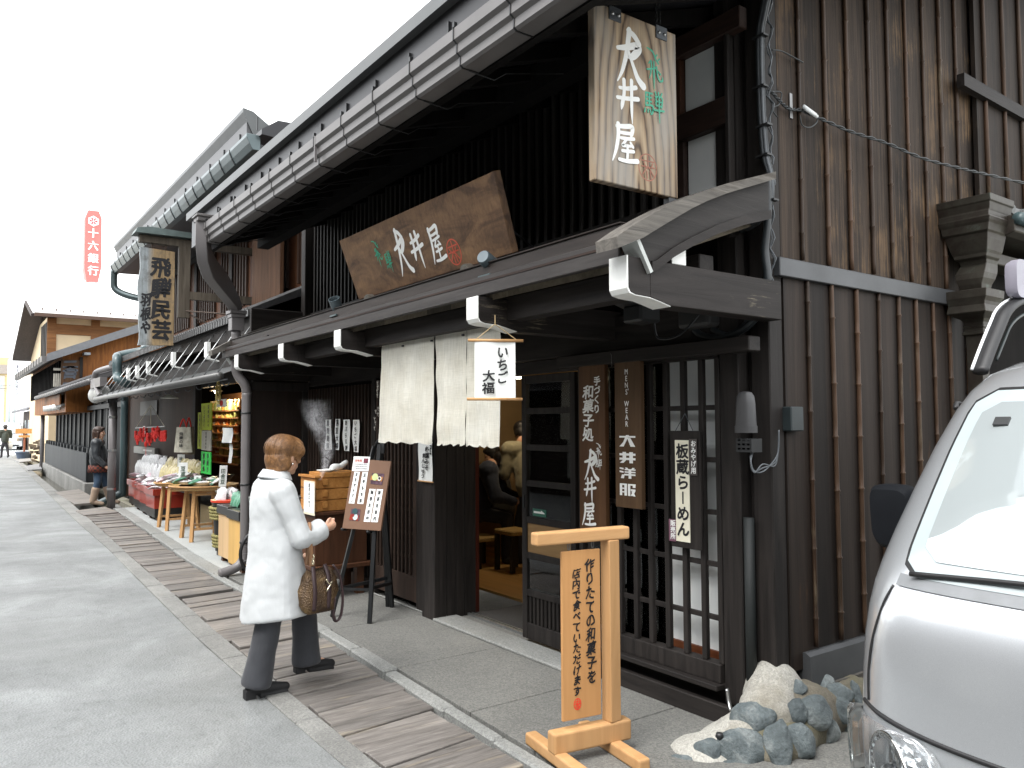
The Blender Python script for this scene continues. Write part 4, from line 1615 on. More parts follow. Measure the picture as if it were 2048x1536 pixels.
for px in (253, 590):
    yy = ph.hit(*k1(px, 90))[0]
    b = MB()
    b.box((XH-.06, yy-.04, ztop-.06), (XH+.006, yy+.04, ztop+.008))
    bo = b.build('hanger', flat('grey_steel_plate', (.10, .11, .12), .4, .6), hs_, bevel=.002)
    b = MB()
    for dy in (-.02, .02):
        b.lathe((XH+.006, yy+dy, ztop-.03), [(.010, 0), (.009, .005), (.0, .007)], 10, (1, 0, 0))
    b.build('bolt', STEEL, bo, True)
    b = MB()
    for s_ in (-.012, .012):
        for i in range(22):
            z = ztop+.008+i*.022
            a = (i % 2)*math.pi/2
            ring = [V((XH-.02+.006*math.cos(t)*math.cos(a), yy+s_+.006*math.cos(t)*math.sin(a), z+.014*math.sin(t))) for t in arc(10, 0, 2*math.pi)[:-1]]
            b.tube(ring, .0022, 5, close=True)
    b.build('chain', BLACKM, bo)
b = MB()
yy = ph.hit(*k1(705, 1440))[0]
b.box((XH-.04, yy-.05, z0-.03), (XH-.005, yy+.05, z0-.002))
b.build('stop_block', FLASH, hs_)

# ---- two tall boards beside the door
kv = Crop(1100, 680, 3.339)
kt = Crop(1140, 740, 4.518)


def wallboard(name, m, y, th, lt, rt_, lb, label, thing_base=None):
    p = Plane((0, y, 0), (1, 0, 0), (0, 0, 1))
    x0, zt_ = p.hit(*lt)
    x1, _ = p.hit(*rt_)
    _, zb_ = p.hit(*lb)
    mb = MB()
    mb.box((x0, y, zb_), (x1, y+th, zt_))
    o = mb.build(name, m, base=((x0+x1)/2, y, zb_), bevel=.003)
    tag(o, label, 'sign')
    ORG[o.name] = V(((x0+x1)/2, y, zb_))
    return o, p


s1, p1_ = wallboard('wall_sign', SIGNBR, 3.36, .035, kv(190, 158), kv(362, 150), (1160, 1062), 'brown board left of the two tall ones by the door, white brush writing')
b = MB()
ux, uy = p1_.ux, p1_.uy


def col(mb, s, pl, cr_, top, bot, wpx, brush=.06, wx=1.0):
    """column of characters between two points of the photograph"""
    xa, za = pl.hit(*cr_(*top))
    xb, zb_ = pl.hit(*cr_(*bot))
    n = len(s)
    st_ = (za-zb_)/n
    xw = abs(pl.hit(*cr_(top[0]+wpx, top[1]))[0]-xa)
    for i, ch in enumerate(s):
        c = pl.P(xa+(xb-xa)*(i+.5)/n, za-st_*(i+.5), .0015)
        if ch == 'ー':
            put_glyph(mb, ch, c, -pl.uy, pl.ux, st_*.95, 1.0)
        else:
            put_glyph(mb, ch, c, pl.ux, pl.uy, st_*1.0, xw/st_*wx, brush)


col(b, '手づくり', p1_, kt, (245, 55), (243, 395), 62)
col(b, '和菓子処', p1_, kt, (168, 135), (165, 645), 105)
brush_box(b, '大', p1_, kt, (120, 880), (262, 880), (135, 990), (190, 725), 1.4)
brush_box(b, '井', p1_, kt, (125, 1060), (238, 1060), (180, 1170), (185, 975), 1.4)
brush_box(b, '屋', p1_, kt, (108, 1300), (235, 1300), (160, 1405), (180, 1205), 1.4)
brush_box(b, '飛', p1_, kt, (232, 720), (292, 720), (262, 800), (250, 655), 1.5)
brush_box(b, '騨', p1_, kt, (232, 850), (296, 850), (278, 900), (270, 805), 1.5)
b.build('lettering', WINK, s1)
s2, p2_ = wallboard('wall_sign', wood('umber_board', (.075, .042, .021), (.115, .068, .036), 'Z', .5, bmp=.08), 3.35, .035, kv(428, 135), kv(600, 126), kv(436, 1112), 'brown board with latin capitals above blocky white characters, right of the brush board')
b = MB()
xa, za = p2_.hit(*kv(510, 190))
xb, zb_ = p2_.hit(*kv(513, 590))
sp = (za-zb_)/8.9
zz = za
for i, ch in enumerate("MENS WEAR"):
    if ch == ' ':
        zz -= sp*.75
        continue
    put_glyph(b, ch, p2_.P(xa, zz-sp*.5, .0015), p2_.ux, p2_.uy, sp*1.12, .82)
    if i == 3:
        put_glyph(b, "'", p2_.P(xa+sp*.36, zz-sp*.42, .0015), p2_.ux, p2_.uy, sp*1.1, .9)
    zz -= sp
xa2 = p2_.hit(*kv(518, 800))[0]
hw = abs(p2_.hit(*kv(572, 800))[0]-xa2)
rows = [(635, 712), (748, 822), (852, 925), (960, 1040)]
BLOCK = {  # blocky letterforms: rectangles x0,y0,x1,y1 and slanted strokes, in a unit square
    '大': [[(-1, .55), (1, .55), (1, .85), (-1, .85)], [(-.15, 1), (.25, 1), (-.45, -1), (-1, -1), (-.5, -.2)], [(.0, .5), (.4, .5), (1, -1), (.4, -1)]],
    '井': [[(-1, .35), (1, .35), (1, .75), (-1, .75)], [(-1, -.45), (1, -.45), (1, -.05), (-1, -.05)], [(-.6, 1), (-.15, 1), (-.15, -.5), (-.5, -1), (-.95, -1), (-.6, -.5)], [(.25, 1), (.7, 1), (.7, -1), (.25, -1)]],
    '洋': [[(-1, .7), (-.5, .6), (-.5, .9), (-1, 1)], [(-1, .1), (-.5, 0), (-.5, .3), (-1, .4)], [(-.85, -1), (-.45, -1), (-.35, -.3), (-.7, -.3)], [(-.35, .5), (1, .5), (1, .75), (-.35, .75)], [(-.35, .05), (1, .05), (1, .3), (-.35, .3)], [(-.4, -.45), (1, -.45), (1, -.15), (-.4, -.15)], [(.15, .75), (.5, .75), (.5, -1), (.15, -1)], [(-.15, .75), (.15, .75), (.0, 1), (-.3, 1)], [(.5, .75), (.8, .75), (.95, 1), (.65, 1)]],
    '服': [[(-1, 1), (-.1, 1), (-.1, .75), (-1, .75)], [(-1, .75), (-.7, .75), (-.7, -1), (-1, -1)], [(-.42, .75), (-.1, .75), (-.1, -1), (-.42, -1)], [(-.7, .3), (-.42, .3), (-.42, .1), (-.7, .1)], [(-.7, -.3), (-.42, -.3), (-.42, -.5), (-.7, -.5)], [(.05, 1), (1, 1), (1, .75), (.05, .75)], [(.05, .75), (.35, .75), (.35, -1), (.05, -1)], [(.65, .75), (1, .75), (1, .4), (.65, .4)], [(.4, .15), (1, .15), (1, -.1), (.4, -.1)], [(.7, -.1), (1, -.1), (.7, -.95), (.4, -.95)], [(.5, -.2), (.72, -.1), (1, -1), (.75, -1)]],
}
for ch, (ra_, rb_) in zip('大井洋服', rows):
    z1_ = p2_.hit(*kv(518, ra_))[1]
    z2_ = p2_.hit(*kv(518, rb_))[1]
    cz, hh = (z1_+z2_)/2, (z1_-z2_)/2
    for k, poly in enumerate(BLOCK[ch]):
        b.add([p2_.P(xa2+x*hw, cz+y*hh, .001+.0004*k) for x, y in poly], [tuple(range(len(poly)))])
b.build('lettering', WINK, s2)
b = MB()
xh = p2_.hit(*kv(420, 130))[0]
b.tube([p2_.P(xh, za+.02, .01), p2_.P(xh-.002, za+.09, .01), p2_.P(xh-.01, za+.10, .012)], .0025, 5)
b.build('hook', SCREW, s2)
s3, p3_ = wallboard('wall_sign', DK, 3.40, .02, kv(800, 606), kv(1000, 603), kv(805, 1375), 'dark board on the lattice with a cream strip of black writing')
b = MB()
x0, zt_ = p3_.hit(*kv(838, 668))
x1, zb_ = p3_.hit(*kv(940, 1354))
p3_.slab(b, x0, x1, zb_, zt_, .001, .006)
st = b.build('cream_strip', CREAM, s3)
b = MB()
pq = Plane(p3_.P(0, 0, .006), (1, 0, 0), (0, 0, 1))
col(b, '板蔵らーめん', pq, kv, (884, 690), (892, 1315), 88, .03, 1.0)
b.build('lettering', INK, st)
for l, r, t_, bt, m_, tx_, px in (((934, 661), (986, 661), 661, 902, flat('dull_brown_label', (.07, .06, .055), .6), 'おみやげ用', 958), ((801, 1193), (845, 1193), 1193, 1338, flat('plum_label', (.17, .07, .11), .6), '販売所', 822)):
    b = MB()
    xa, za = p3_.hit(*kv(*l))
    xb, _ = p3_.hit(*kv(*r))
    _, zb_ = p3_.hit(*kv(l[0], bt))
    p3_.slab(b, xa, xb, zb_, za, .0065, .010)
    lb = b.build('label_strip', m_, s3)
    b = MB()
    pq2 = Plane(p3_.P(0, 0, .010), (1, 0, 0), (0, 0, 1))
    col(b, tx_, pq2, kv, (px, t_+8), (px+2, bt-8), 36, .02)
    b.build('lettering', WINK, lb)
b = MB()
xa, za = p3_.hit(*kv(885, 490))
b.tube([p3_.P(*p3_.hit(*kv(840, 606)), .002), p3_.P(xa, za, -.02), p3_.P(*p3_.hit(*kv(955, 604)), .002)], .0025, 5)
b.build('hanging_wire', CABLEG, s3)

# ---- cloth curtain
YN = 2.66
cur = thing('shop_curtain', (-4.6, YN, 1.45), 'off white linen curtain with slits hanging over the entrance', 'curtain')
kn = Crop(660, 600, 3.84)


def clothpanel(xl_t, xr_t, xl_b, xr_b, zt_, zb_, ph_, seed):
    rows = []
    N, Mz = 26, 40
    rnd = random.Random(seed)
    for j in range(Mz+1):
        f = j/Mz
        row = []
        for i in range(N+1):
            u = i/N
            x = (xl_t+(xr_t-xl_t)*u)*(1-f)+(xl_b+(xr_b-xl_b)*u)*f
            y = YN+.012*f*math.sin(u*9+ph_)*min(1, 6*u, 6-6*u)+.008*f*math.sin(u*21+ph_*2)*min(1, 6*u, 6-6*u)-.01*f*f
            z = zt_+(zb_-zt_)*f
            if j == Mz:
                z += .006*math.sin(u*23+seed)+.003*rnd.uniform(-1, 1)
                y += .006*rnd.uniform(-1, 1)
            y += .010*mnoise.noise(V((x*6, z*6, seed)))
            row.append((x, y, z))
        rows.append(row)
    m_ = MB()
    m_.sheet(rows)
    return m_


def nx(px, py):
    p = aty(*kn(px, py), YN)
    return p.x, p.z


for k, (tl, tr, bl_, br_) in enumerate((((402, 250), (806, 175), (378, 1090), (797, 1108)), ((806, 175), (1052, 115), (836, 1110), (1048, 1120)), ((1052, 115), (1306, 110), (1051, 1122), (1314, 1130)))):
    a, c_ = nx(*tl), nx(*tr)
    d_, e_ = nx(*bl_), nx(*br_)
    m_ = clothpanel(a[0]+.002, c_[0]-.002, d_[0], e_[0]-.002, 2.32, (d_[1]+e_[1])/2, k*2.1, k+3)
    o = m_.build('cloth_panel', LINEN, cur, True)
    if k == 0:
        b = MB()
        for i, (px, py) in enumerate(((412, 640), (414, 672), (410, 700), (412, 735), (420, 835), (402, 858), (420, 878), (395, 915), (400, 945), (395, 985))):
            x, z = nx(px, py)
            s_ = .018
            stroke(b, [(x-s_, z+.01), (x, z+.002), (x+s_*.6, z+.012)], [.002, .003, .002], lambda X_, Z_, h: V((X_, YN-.040-.02*(2.3-Z_)-h, Z_)), 0)
            stroke(b, [(x, z+.016), (x-.004, z-.006), (x+.010, z-.016)], [.002, .003, .0015], lambda X_, Z_, h: V((X_, YN-.040-.02*(2.3-Z_)-h, Z_)), 1)
        b.build('faint_writing', flat('faded_ink', (.16, .15, .13), .9), cur)
b = MB()
b.tube([(-5.5, YN+.01, 2.325), (-3.6, YN+.01, 2.325)], .012, 8)
b.build('rod', BAMBOO, cur)
b = MB()
for px, py in ((576, 354), (798, 314), (1040, 270)):
    x, z = nx(px, py)
    b.box((x-.012, YN-.022, z-.006), (x+.006, YN-.010, z+.006))
build_parts(b, 'tack', INK, cur)

# ---- small hanging cloth sign under a beam end
c_ = aty(991, 742, 2.44)
vd = (c_-CAMP)
vd.z = 0
vd.normalize()
uxh = V((-vd.y, vd.x, 0))*-1
pi_ = Plane(c_, uxh, (0, 0, 1))
if pi_.n.dot(vd) > 0:
    pi_ = Plane(c_, -uxh, (0, 0, 1))
ic = thing('hanging_cloth_sign', c_, 'small white cloth sign on two bamboo rods hanging under the white beam end', 'sign')
xl_, zt_ = pi_.hit(*kn(1110, 320))
xr_, zb_ = pi_.hit(*kn(1425, 765))
b = MB()
rows = []
for j in range(13):
    f = j/12
    rows.append([pi_.P(xl_+(xr_-xl_)*i/8, zt_+(zb_-zt_)*f, .004*math.sin(i*.8+f*2)) for i in range(9)])
b.sheet(rows)
cl = b.build('cloth', PAPER, ic, True)
b = MB()
pqi = Plane(pi_.P(0, 0, .006), pi_.ux, pi_.uy)
col(b, 'いちご', pqi, kn, (1328, 350), (1322, 645), 92, .05)
col(b, '大福', pqi, kn, (1222, 535), (1215, 722), 100, .05)
b.build('lettering', INK, cl)
b = MB()
b.tube([pi_.P(pi_.hit(*kn(1060, 310))[0], zt_+.008), pi_.P(pi_.hit(*kn(1485, 324))[0], zt_+.004)], .0085, 10)
b.build('rod', PINE, ic, True)
b = MB()
b.tube([pi_.P(pi_.hit(*kn(1052, 738))[0], zb_+.004), pi_.P(pi_.hit(*kn(1478, 748))[0], zb_+.002)], .0085, 10)
b.build('rod', PINE, ic, True)
b = MB()
x_, z_ = pi_.hit(*kn(1268, 185))
b.tube([pi_.P(pi_.hit(*kn(1118, 296))[0], zt_+.01), pi_.P(x_, z_), pi_.P(pi_.hit(*kn(1430, 296))[0], zt_+.01)], .0028, 5)
b.tube([pi_.P(x_, z_-.004), pi_.P(x_, z_+.05)], .003, 5)
b.build('cord', flat('hemp_cord', (.4, .3, .16), .8), ic)

# ---- paper strips on the slats
k4 = Crop(470, 640, 4.266)
pst = Plane((0, 3.34, 0), (1, 0, 0), (0, 0, 1))
for (x0p, x1p, yt, yb, txt, lb) in ((783, 830, 850, 1108, '黒糖饅頭', 'leftmost paper strip on the slats, beside the steam'), (862, 900, 845, 1108, '黒豆大福', 'narrowest paper strip on the slats, second from left'),
                                   (930, 985, 850, 1118, 'あぶらえ餅', 'wavy paper strip with five characters on the slats'), (1012, 1065, 852, 1128, 'いちご大福', 'rightmost paper strip on the slats, nearest the curtain')):
    xa, za = pst.hit(*k4(x0p, yt))
    xb, zb_ = pst.hit(*k4(x1p, yb))
    b = MB()
    rows = []
    for j in range(15):
        f = j/14
        w_ = .012*math.sin(f*7+x0p)
        rows.append([pst.P(xa+w_+(xb-xa)*i/4, za+(zb_-za)*f, .010+.012*math.sin(f*5+i*.5+x0p)*f) for i in range(5)])
    b.sheet(rows)
    o = b.build('paper_strip', PAPER, base=pst.P((xa+xb)/2, zb_), smooth=True)
    tag(o, lb, 'paper sign', 'paper strips on the slats')
    ORG[o.name] = pst.P((xa+xb)/2, zb_)
    b = MB()
    n = len(txt)
    for i, ch in enumerate(txt):
        f = (i+.5)/n
        w_ = .012*math.sin(f*7+x0p)
        hh = .012+.012*math.sin(f*5+1+x0p)*f
        put_glyph(b, ch, pst.P((xa+xb)/2+w_, za+(zb_-za)*f, hh+.004), pst.ux, pst.uy, abs(za-zb_)/n*.85, min(1.0, (xb-xa)*.72/(abs(za-zb_)/n*.85)), .05)
    b.build('lettering', INK, o)
pbn = Plane((0, 3.26, 0), (1, 0, 0), (0, 0, 1))
xa, za = pbn.hit(*kn(680, 1110))
xb, zb_ = pbn.hit(*kn(785, 1400))
za += .06
b = MB()
b.sheet([[pbn.P(xa+(xb-xa)*i/4, za+(zb_-za)*j/10, .004*math.sin(j*.6)) for i in range(5)] for j in range(11)])
bn = b.build('paper_banner', PAPER, base=pbn.P((xa+xb)/2, zb_), smooth=True)
tag(bn, 'white scroll banner below the curtain, hanging at the dark door post', 'banner')
ORG[bn.name] = pbn.P((xa+xb)/2, zb_)
b = MB()
pq = Plane(pbn.P(0, 0, .006), pbn.ux, pbn.uy)
col(b, '朴葉みそ', pq, kn, (748, 1125), (742, 1310), 34, .05)
col(b, 'まんじゅう', pq, kn, (722, 1175), (712, 1370), 30, .05)
col(b, '飛騨名物', pq, kn, (774, 1112), (772, 1190), 14, .02)
b.build('lettering', INK, bn)
b = MB()
b.tube([pbn.P(xa-.012, zb_), pbn.P(xb+.012, zb_)], .006, 8)
b.build('rod', PINE, bn)

# ---- notice papers behind the glass of the sliding leaf
for i, (l, r, t_, bt) in enumerate(((0, 66, 282, 452), (0, 112, 492, 655))):
    pp = Plane((0, 3.60+i*.012, 0), (1, 0, 0), (0, 0, 1))
    xa, za = pp.hit(*kv(l-35, t_))
    xb, zb_ = pp.hit(*kv(r+18, bt))
    b = MB()
    pp.slab(b, xa, xb, zb_, za, 0, .001)
    o = b.build('notice_sheet', flat('dim_paper', (.42, .43, .40), .8), base=pp.P((xa+xb)/2, zb_))
    tag(o, ('upper', 'lower')[i]+' pale notice sheet behind the glass of the sliding door', 'notice')
    ORG[o.name] = pp.P((xa+xb)/2, zb_)
    b = MB()
    for q in range(3):
        vtext(b, ('大福茶', '和菓子', '甘味処')[q], pp.P(xa+(xb-xa)*(.3+.22*q), za-(za-zb_)*.12, .003), pp.ux, pp.uy, (xb-xa)*.16, None, 1, .05)
    b.build('lettering', flat('grey_ink', (.12, .12, .11), .8), o)

# ================================================================== orange stand sign on the pavement
kf = Crop(1040, 1020, 2.976)
stand = thing('stand_sign', (-3.12, 2.75, 0), 'honey coloured wooden stand with a hanging board of black brush writing', 'sign')
XPX = aty(*kf(545, 1000), 2.83).x
FB = [atz(*kf(82, 1310)), atz(*kf(425, 1505)), atz(*kf(715, 1410)), atz(*kf(370, 1250))]
# the foot: one beam along the street with two cross feet
fa = atz(*kf(150, 1395), .10)
fb = atz(*kf(640, 1290), .10)
beam_d = (fb-fa)
beam_d.z = 0
Ld = beam_d.length
bd = beam_d.normalized()
bs = V((-bd.y, bd.x, 0))
zf = .055
b = MB()
b.bar(fa+V((0, 0, -.10+zf+.045))+bd*.03, fb+V((0, 0, -.10+zf+.045)), .075, .10)
b.build('foot_beam', PINE, stand, bevel=.012, seg=3)
for t in (.14, .80):
    c0 = fa+bd*(Ld*t)
    b = MB()
    b.bar(V((c0.x, c0.y, .03))-bs*.27, V((c0.x, c0.y, .03))+bs*.27, .065, .06)
    b.build('cross_foot', PINEX, stand, bevel=.012, seg=3)
pb = fa+bd*(Ld*.80)
top_z = aty(*kf(535, 175), pb.y).z
b = MB()
b.box((pb.x-.034, pb.y-.034, .15), (pb.x+.034, pb.y+.034, top_z))
b.build('upright', PINE, stand, bevel=.004)
arm_a = pb-bd*(Ld*.80+.03)
pa_ = atz(*kf(150, 160), top_z+.03)
b = MB()
end = pb+bd*.10
b.bar(V((pb.x, pb.y, top_z+.03))-bd*.43, V((end.x, end.y, top_z+.03)), .062, .062)
b.build('arm', PINEX, stand, bevel=.01, seg=3)
# the hanging board faces across the beam
pfb = Plane(V((pb.x, pb.y, 0))-bs*.0, bd if bd.x > 0 else -bd, (0, 0, 1))
xa, za = pfb.hit(*kf(243, 255))
xb, zb_ = pfb.hit(*kf(492, 1200))
zt1 = pfb.hit(*kf(478, 222))[1]
zb1 = pfb.hit(*kf(262, 1268))[1]
zt2, zb2 = (za+zt1)/2, (zb_+zb1)/2
b = MB()
pfb.slab(b, xa, xb-.012, zb2, zt2, -.009, .009)
bo = b.build('board', wood('orange_board', (.45, .23, .09), (.55, .295, .12), 'Z', .45, bmp=.08, scale=10), stand, bevel=.003)
b = MB()
pq = Plane(pfb.P(0, 0, .0095), pfb.ux, pfb.uy)
col(b, '作りたての和菓子を', pq, kf, (412, 285), (428, 1030), 58, .10)
col(b, '店内で食べていただけます', pq, kf, (335, 345), (340, 1110), 50, .10)
b.build('lettering', INK, bo)
b = MB()
cx, cy = pq.hit(*kf(342, 1155))
seal(b, cx, cy, .019, .026, pq.P, .0022)
b.build('seal', flat('bright_red_ink', (.8, .06, .03), .5), bo)
b = MB()
for px in (290, 432):
    x_ = pfb.hit(*kf(px, 230))[0]
    b.tube([pfb.P(x_+.006*math.cos(t), zt2+.022+.018*math.sin(t)) for t in arc(10, 0, 2*math.pi)[:-1]], .003, 5, close=True)
b.build('ring', SCREW, stand)

# ================================================================== fittings on the facade
# spot lamps on the eave rail
def spot(px, py, tilt, lens):
    base = aty(px, py, 2.515)
    s_ = thing('spot_lamp', base, 'grey spot lamp in front of the big plank sign' if lens < 0 else 'black faced spot lamp at the left end of the canopy', 'lamp', 'spot lamps on the canopy')
    b = MB()
    b.box(base+V((-.06, -.03, 0)), base+V((.06, .03, .016)))
    b.build('bracket', GREENPIPE, s_, bevel=.003)
    h = base+V((0.0, .0, .10))
    d = V(tilt).normalized()
    b = MB()
    b.lathe(h-d*.055, [(.0, 0), (.036, .0), (.042, .01), (.045, .06), (.047, .11), (.041, .11), (.036, .085), (0, .085)], 20, d)
    b.build('lamp_head', flat('blue_grey_lamp', (.10, .13, .145), .35, .2), s_, 'auto')
    b = MB()
    b.lathe(h-d*.055, [(.0, .088), (.036, .089), (.036, .092), (0, .094)], 20, d)
    b.build('lens', flat('lamp_lens', (.5, .5, .5) if lens > 0 else (.02, .03, .035), .1, .6 if lens > 0 else .2), s_, True)
    b = MB()
    b.tube([base+V((0, 0, .012)), base+V((.01, -.01, .05)), h], .006, 6)
    b.tube(catmull([base+V((.03, 0, .012)), base+V((.05, 0, .06)), base+V((.09, .01, .05)), base+V((.11, .02, .02))], 4), .005, 6)
    b.build('stem', CABLEG, s_, True)


spot(975, 556, (-.35, .75, -.25), -1)
spot(672, 634, (.25, -.35, .55), 1)
# grey cover on the corner column with its terminal below
kc = Crop(1100, 680, 3.339)
cen = aty(*kc(1295, 480), 3.36)
mc = thing('meter_cover', V((cen.x, 3.40, cen.z-.2)), 'grey hood shaped plastic cover on the corner column above the stone footing', 'meter box')
zt_, zb_ = aty(*kc(1290, 343), 3.36).z, aty(*kc(1300, 620), 3.36).z
wa = abs(aty(*kc(1355, 480), 3.36).x-aty(*kc(1228, 480), 3.36).x)/2*.8
b = MB()
rings = []
for z, s_ in ((zb_, 1.12), (zb_+.035, 1.12), (zb_+.037, 1.04), (zt_-.06, .95), (zt_-.025, .86), (zt_-.006, .62), (zt_, .2)):
    rings.append([(cen.x+wa*s_*math.copysign(abs(math.cos(t))**.6, math.cos(t)), 3.375+wa*.85*s_*math.copysign(abs(math.sin(t))**.6, math.sin(t)), z) for t in arc(24, 0, 2*math.pi)[:-1]])
b.loft(rings)
b.build('hood', flat('grey_plastic_hood', (.050, .050, .052), .5, 0, .12), mc, 'auto')
b = MB()
for i in range(3):
    z = zb_-.055-i*.022
    b.box((cen.x-wa*.95, 3.35, z), (cen.x+wa*.95, 3.44, z+.012))
for x in (-.9, -.3, .3, .9):
    b.box((cen.x+wa*x-.006, 3.352, zb_-.10), (cen.x+wa*x+.006, 3.438, zb_-.03))
b.build('terminal', BLACKP, mc)
b = MB()
for k in range(3):
    p0 = aty(*kc(1345+k*6, 735), 3.40)
    pts = [p0, aty(*kc(1340, 800+k*12), 3.36), aty(*kc(1360+k*4, 870+k*8), 3.36), aty(*kc(1420, 880-k*25), 3.40), atx(*kc(1500, 800+k*20), XS+.02), atx(*kc(1525, 730), XS+.02), atx(*kc(1528, 600), XS+.02)]
    b.tube(catmull(pts, 6), .0045, 5)
b.build('cable', CABLEG, mc, True)
jb = atx(1576, 838, XS)
b = MB()
b.box((XS, jb.y-.055, jb.z-.065), (XS+.06, jb.y+.055, jb.z+.065))
o = b.build('junction_box', flat('dark_green_box', (.02, .028, .03), .45), base=(XS, jb.y, jb.z-.065), bevel=.006)
tag(o, 'small dark junction box low on the side wall near the corner', 'junction box')
# bundle of cables climbing the corner
cb = thing('cable_bundle', (-2.6, 3.48, 2.6), 'bundle of dark cables strapped up the corner post', 'cables')
kk = Crop(1160, 0, 3.6575)
for k in range(5):
    o_ = (k-2)*9
    src = [(1375, -60), (1340, 110), (1318, 260), (1322, 640), (1335, 920), (1355, 1140), (1395, 1300), (1392, 1470)]
    pts = [aty(*kk(x+o_*(1 if y < 1200 else .6), y), 3.475-.006*(k % 2)) for x, y in src]
    k3_ = Crop(1180, 380, 4.8)
    pts += [aty(*k3_(1700-abs(o_)*.3, 180), 3.46), aty(*k3_(1620, 290+o_), 3.44), aty(*k3_(1500, 370+o_*.5), 3.46), aty(*k3_(1380, 405), 3.5)]
    b = MB()
    b.tube(catmull(pts, 5), .011 if k != 2 else .008, 7)
    b.build('cable', CABLEG if k in (1, 3) else CABLE, cb, True)
b = MB()
for y in (270, 640, 920, 1140, 1470):
    c0 = aty(*kk(1318 if y < 700 else 1345 if y < 1300 else 1392, y), 3.47)
    b.obox(c0, (.038, 0, 0), (0, .022, 0), (0, 0, .005))
build_parts(b, 'strap', BLACKP, cb)
b = MB()
k3_ = Crop(1180, 380, 4.8)
b.tube(catmull([aty(*k3_(q[0], q[1]), 3.44) for q in ((1700, -100), (1705, 250), (1680, 560), (1700, 760), (1700, 900), (1640, 1150), (1480, 1330), (1250, 1420), (1080, 1400), (1010, 1340))], 6), .021, 10)
b.tube(catmull([aty(*k3_(q[0], q[1]), 3.45) for q in ((1640, 890), (1590, 960), (1560, 1100), (1530, 1240), (1380, 1390), (1250, 1370), (1180, 1330))], 6), .019, 10)
b.build('conduit', CABLE, cb, True)
b = MB()
pts = []
for i in range(60):
    f = i/59
    p = aty(*Crop(1500, 0, 2.4)(105+18*f+3*math.sin(i*1.7), 0+1500*f), 3.53)
    pts.append(p+V((.012*math.sin(i*1.3), -.02, 0)))
b.tube(pts, .0045, 5)
b.tube([p+V((.014*math.sin(i*.9+2), -.004, 0)) for i, p in enumerate(pts)], .004, 5)
b.build('cable', CABLEG, cb, True)
# black flood lamp and its box below the right-hand beam
fl = aty(1287, 628, 3.0)
fo_ = thing('flood_lamp', fl, 'black flood lamp hanging in the shade under the end beam', 'lamp')
b = MB()
b.box(fl+V((-.07, -.09, -.05)), fl+V((.07, .06, .04)))
b.build('lamp_body', BLACKP, fo_, bevel=.012)
b = MB()
b.obox(fl+V((-.01, -.10, .05)), (.085, 0, 0), (0, .075, -.02), (0, 0, .005))
b.build('visor', BLACKP, fo_)
b = MB()
b.tube([fl+V((0, 0, .04)), fl+V((.0, .03, .16))], .01, 6)
b.tube(catmull([fl+V((.02, .06, -.05)), fl+V((.05, .06, -.13)), fl+V((.16, .1, -.12)), fl+V((.22, .2, .0))], 5), .006, 6)
b.build('stem', BLACKM, fo_)
b = MB()
p = aty(1400, 630, 3.3)
b.box(p+V((-.12, -.05, -.07)), p+V((.10, .05, .06)))
o = b.build('control_box', flat('charcoal_plastic', (.02, .02, .02), .55), base=p+V((0, 0, -.07)), bevel=.02, seg=2)
tag(o, 'dark plastic control box under the end beam, where the conduits loop', 'control box')
# twisted wire across the side wall with two insulators
wr = thing('service_wire', atx(1590, 215, XS+.05), 'twisted black wire strung across the bamboo battened wall', 'wire')
c8 = Crop(1500, 0, 2.4)
wp = [atx(*c8(x, y), XS+.03+.0002*max(0, x-260)) for x, y in ((95, 430), (140, 480), (185, 520), (250, 530), (330, 565), (480, 630), (650, 685), (830, 760), (1000, 805), (1150, 840), (1400, 895), (1900, 985))]
cp = catmull(wp, 12)
b = MB()
for s_ in (0, math.pi):
    b.tube([p+V((.006*math.cos(i*.9+s_), 0, .006*math.sin(i*.9+s_))) for i, p in enumerate(cp)], .005, 5)
b.build('wire', CABLE, wr, True)
b = MB()
p = atx(*c8(192, 510), XS)
b.box((XS, p.y-.012, p.z-.07), (XS+.008, p.y+.012, p.z+.07))
b.build('plate', SCREW, wr)
for k in range(2):
    p = atx(*c8(285+k*8, 530+k*9), XS+.05)
    b = MB()
    b.tube([p+V((0, -.055, .01)), p+V((0, .055, -.012))], [.011, .011], 10)
    b.build('insulator', flat('porcelain', (.7, .72, .72), .2), wr, True)
b = MB()
b.tube(catmull([atx(*c8(x, y), XS+.04) for x, y in ((240, 555), (250, 600), (285, 612), (318, 590), (325, 560))], 5), .004, 5)
b.tube(catmull([atx(*c8(x, y), XS+.03) for x, y in ((105, 240), (150, 245), (210, 275), (255, 300))], 5), .004, 5)
b.tube(catmull([atx(*c8(x, y), XS+.03) for x, y in ((100, 440), (150, 445), (140, 500), (105, 520), (130, 560))], 5), .004, 5)
b.build('wire', CABLE, wr, True)
# slim pipe beside the column and its bent tin shoe
b = MB()
p = aty(1490, 900, 3.44)
b.tube([(p.x, 3.46, 1.1), (p.x, 3.46, .12)], .028, 10)
o = b.build('drain_pipe', flat('black_green_pipe', (.010, .013, .013), .65), base=(p.x, 3.46, .12), smooth=True)
tag(o, 'thin black pipe running down behind the lattice end post', 'pipe')
ORG[o.name] = V((p.x, 3.46, .12))
b = MB()
q = aty(1458, 1402, 3.38)
b.tube(catmull([q+V((-.01, 0, .06)), q, q+V((.03, -.02, -.04))], 4), .016, 8, .5)
b.build('tin_shoe', STEEL, o, True)
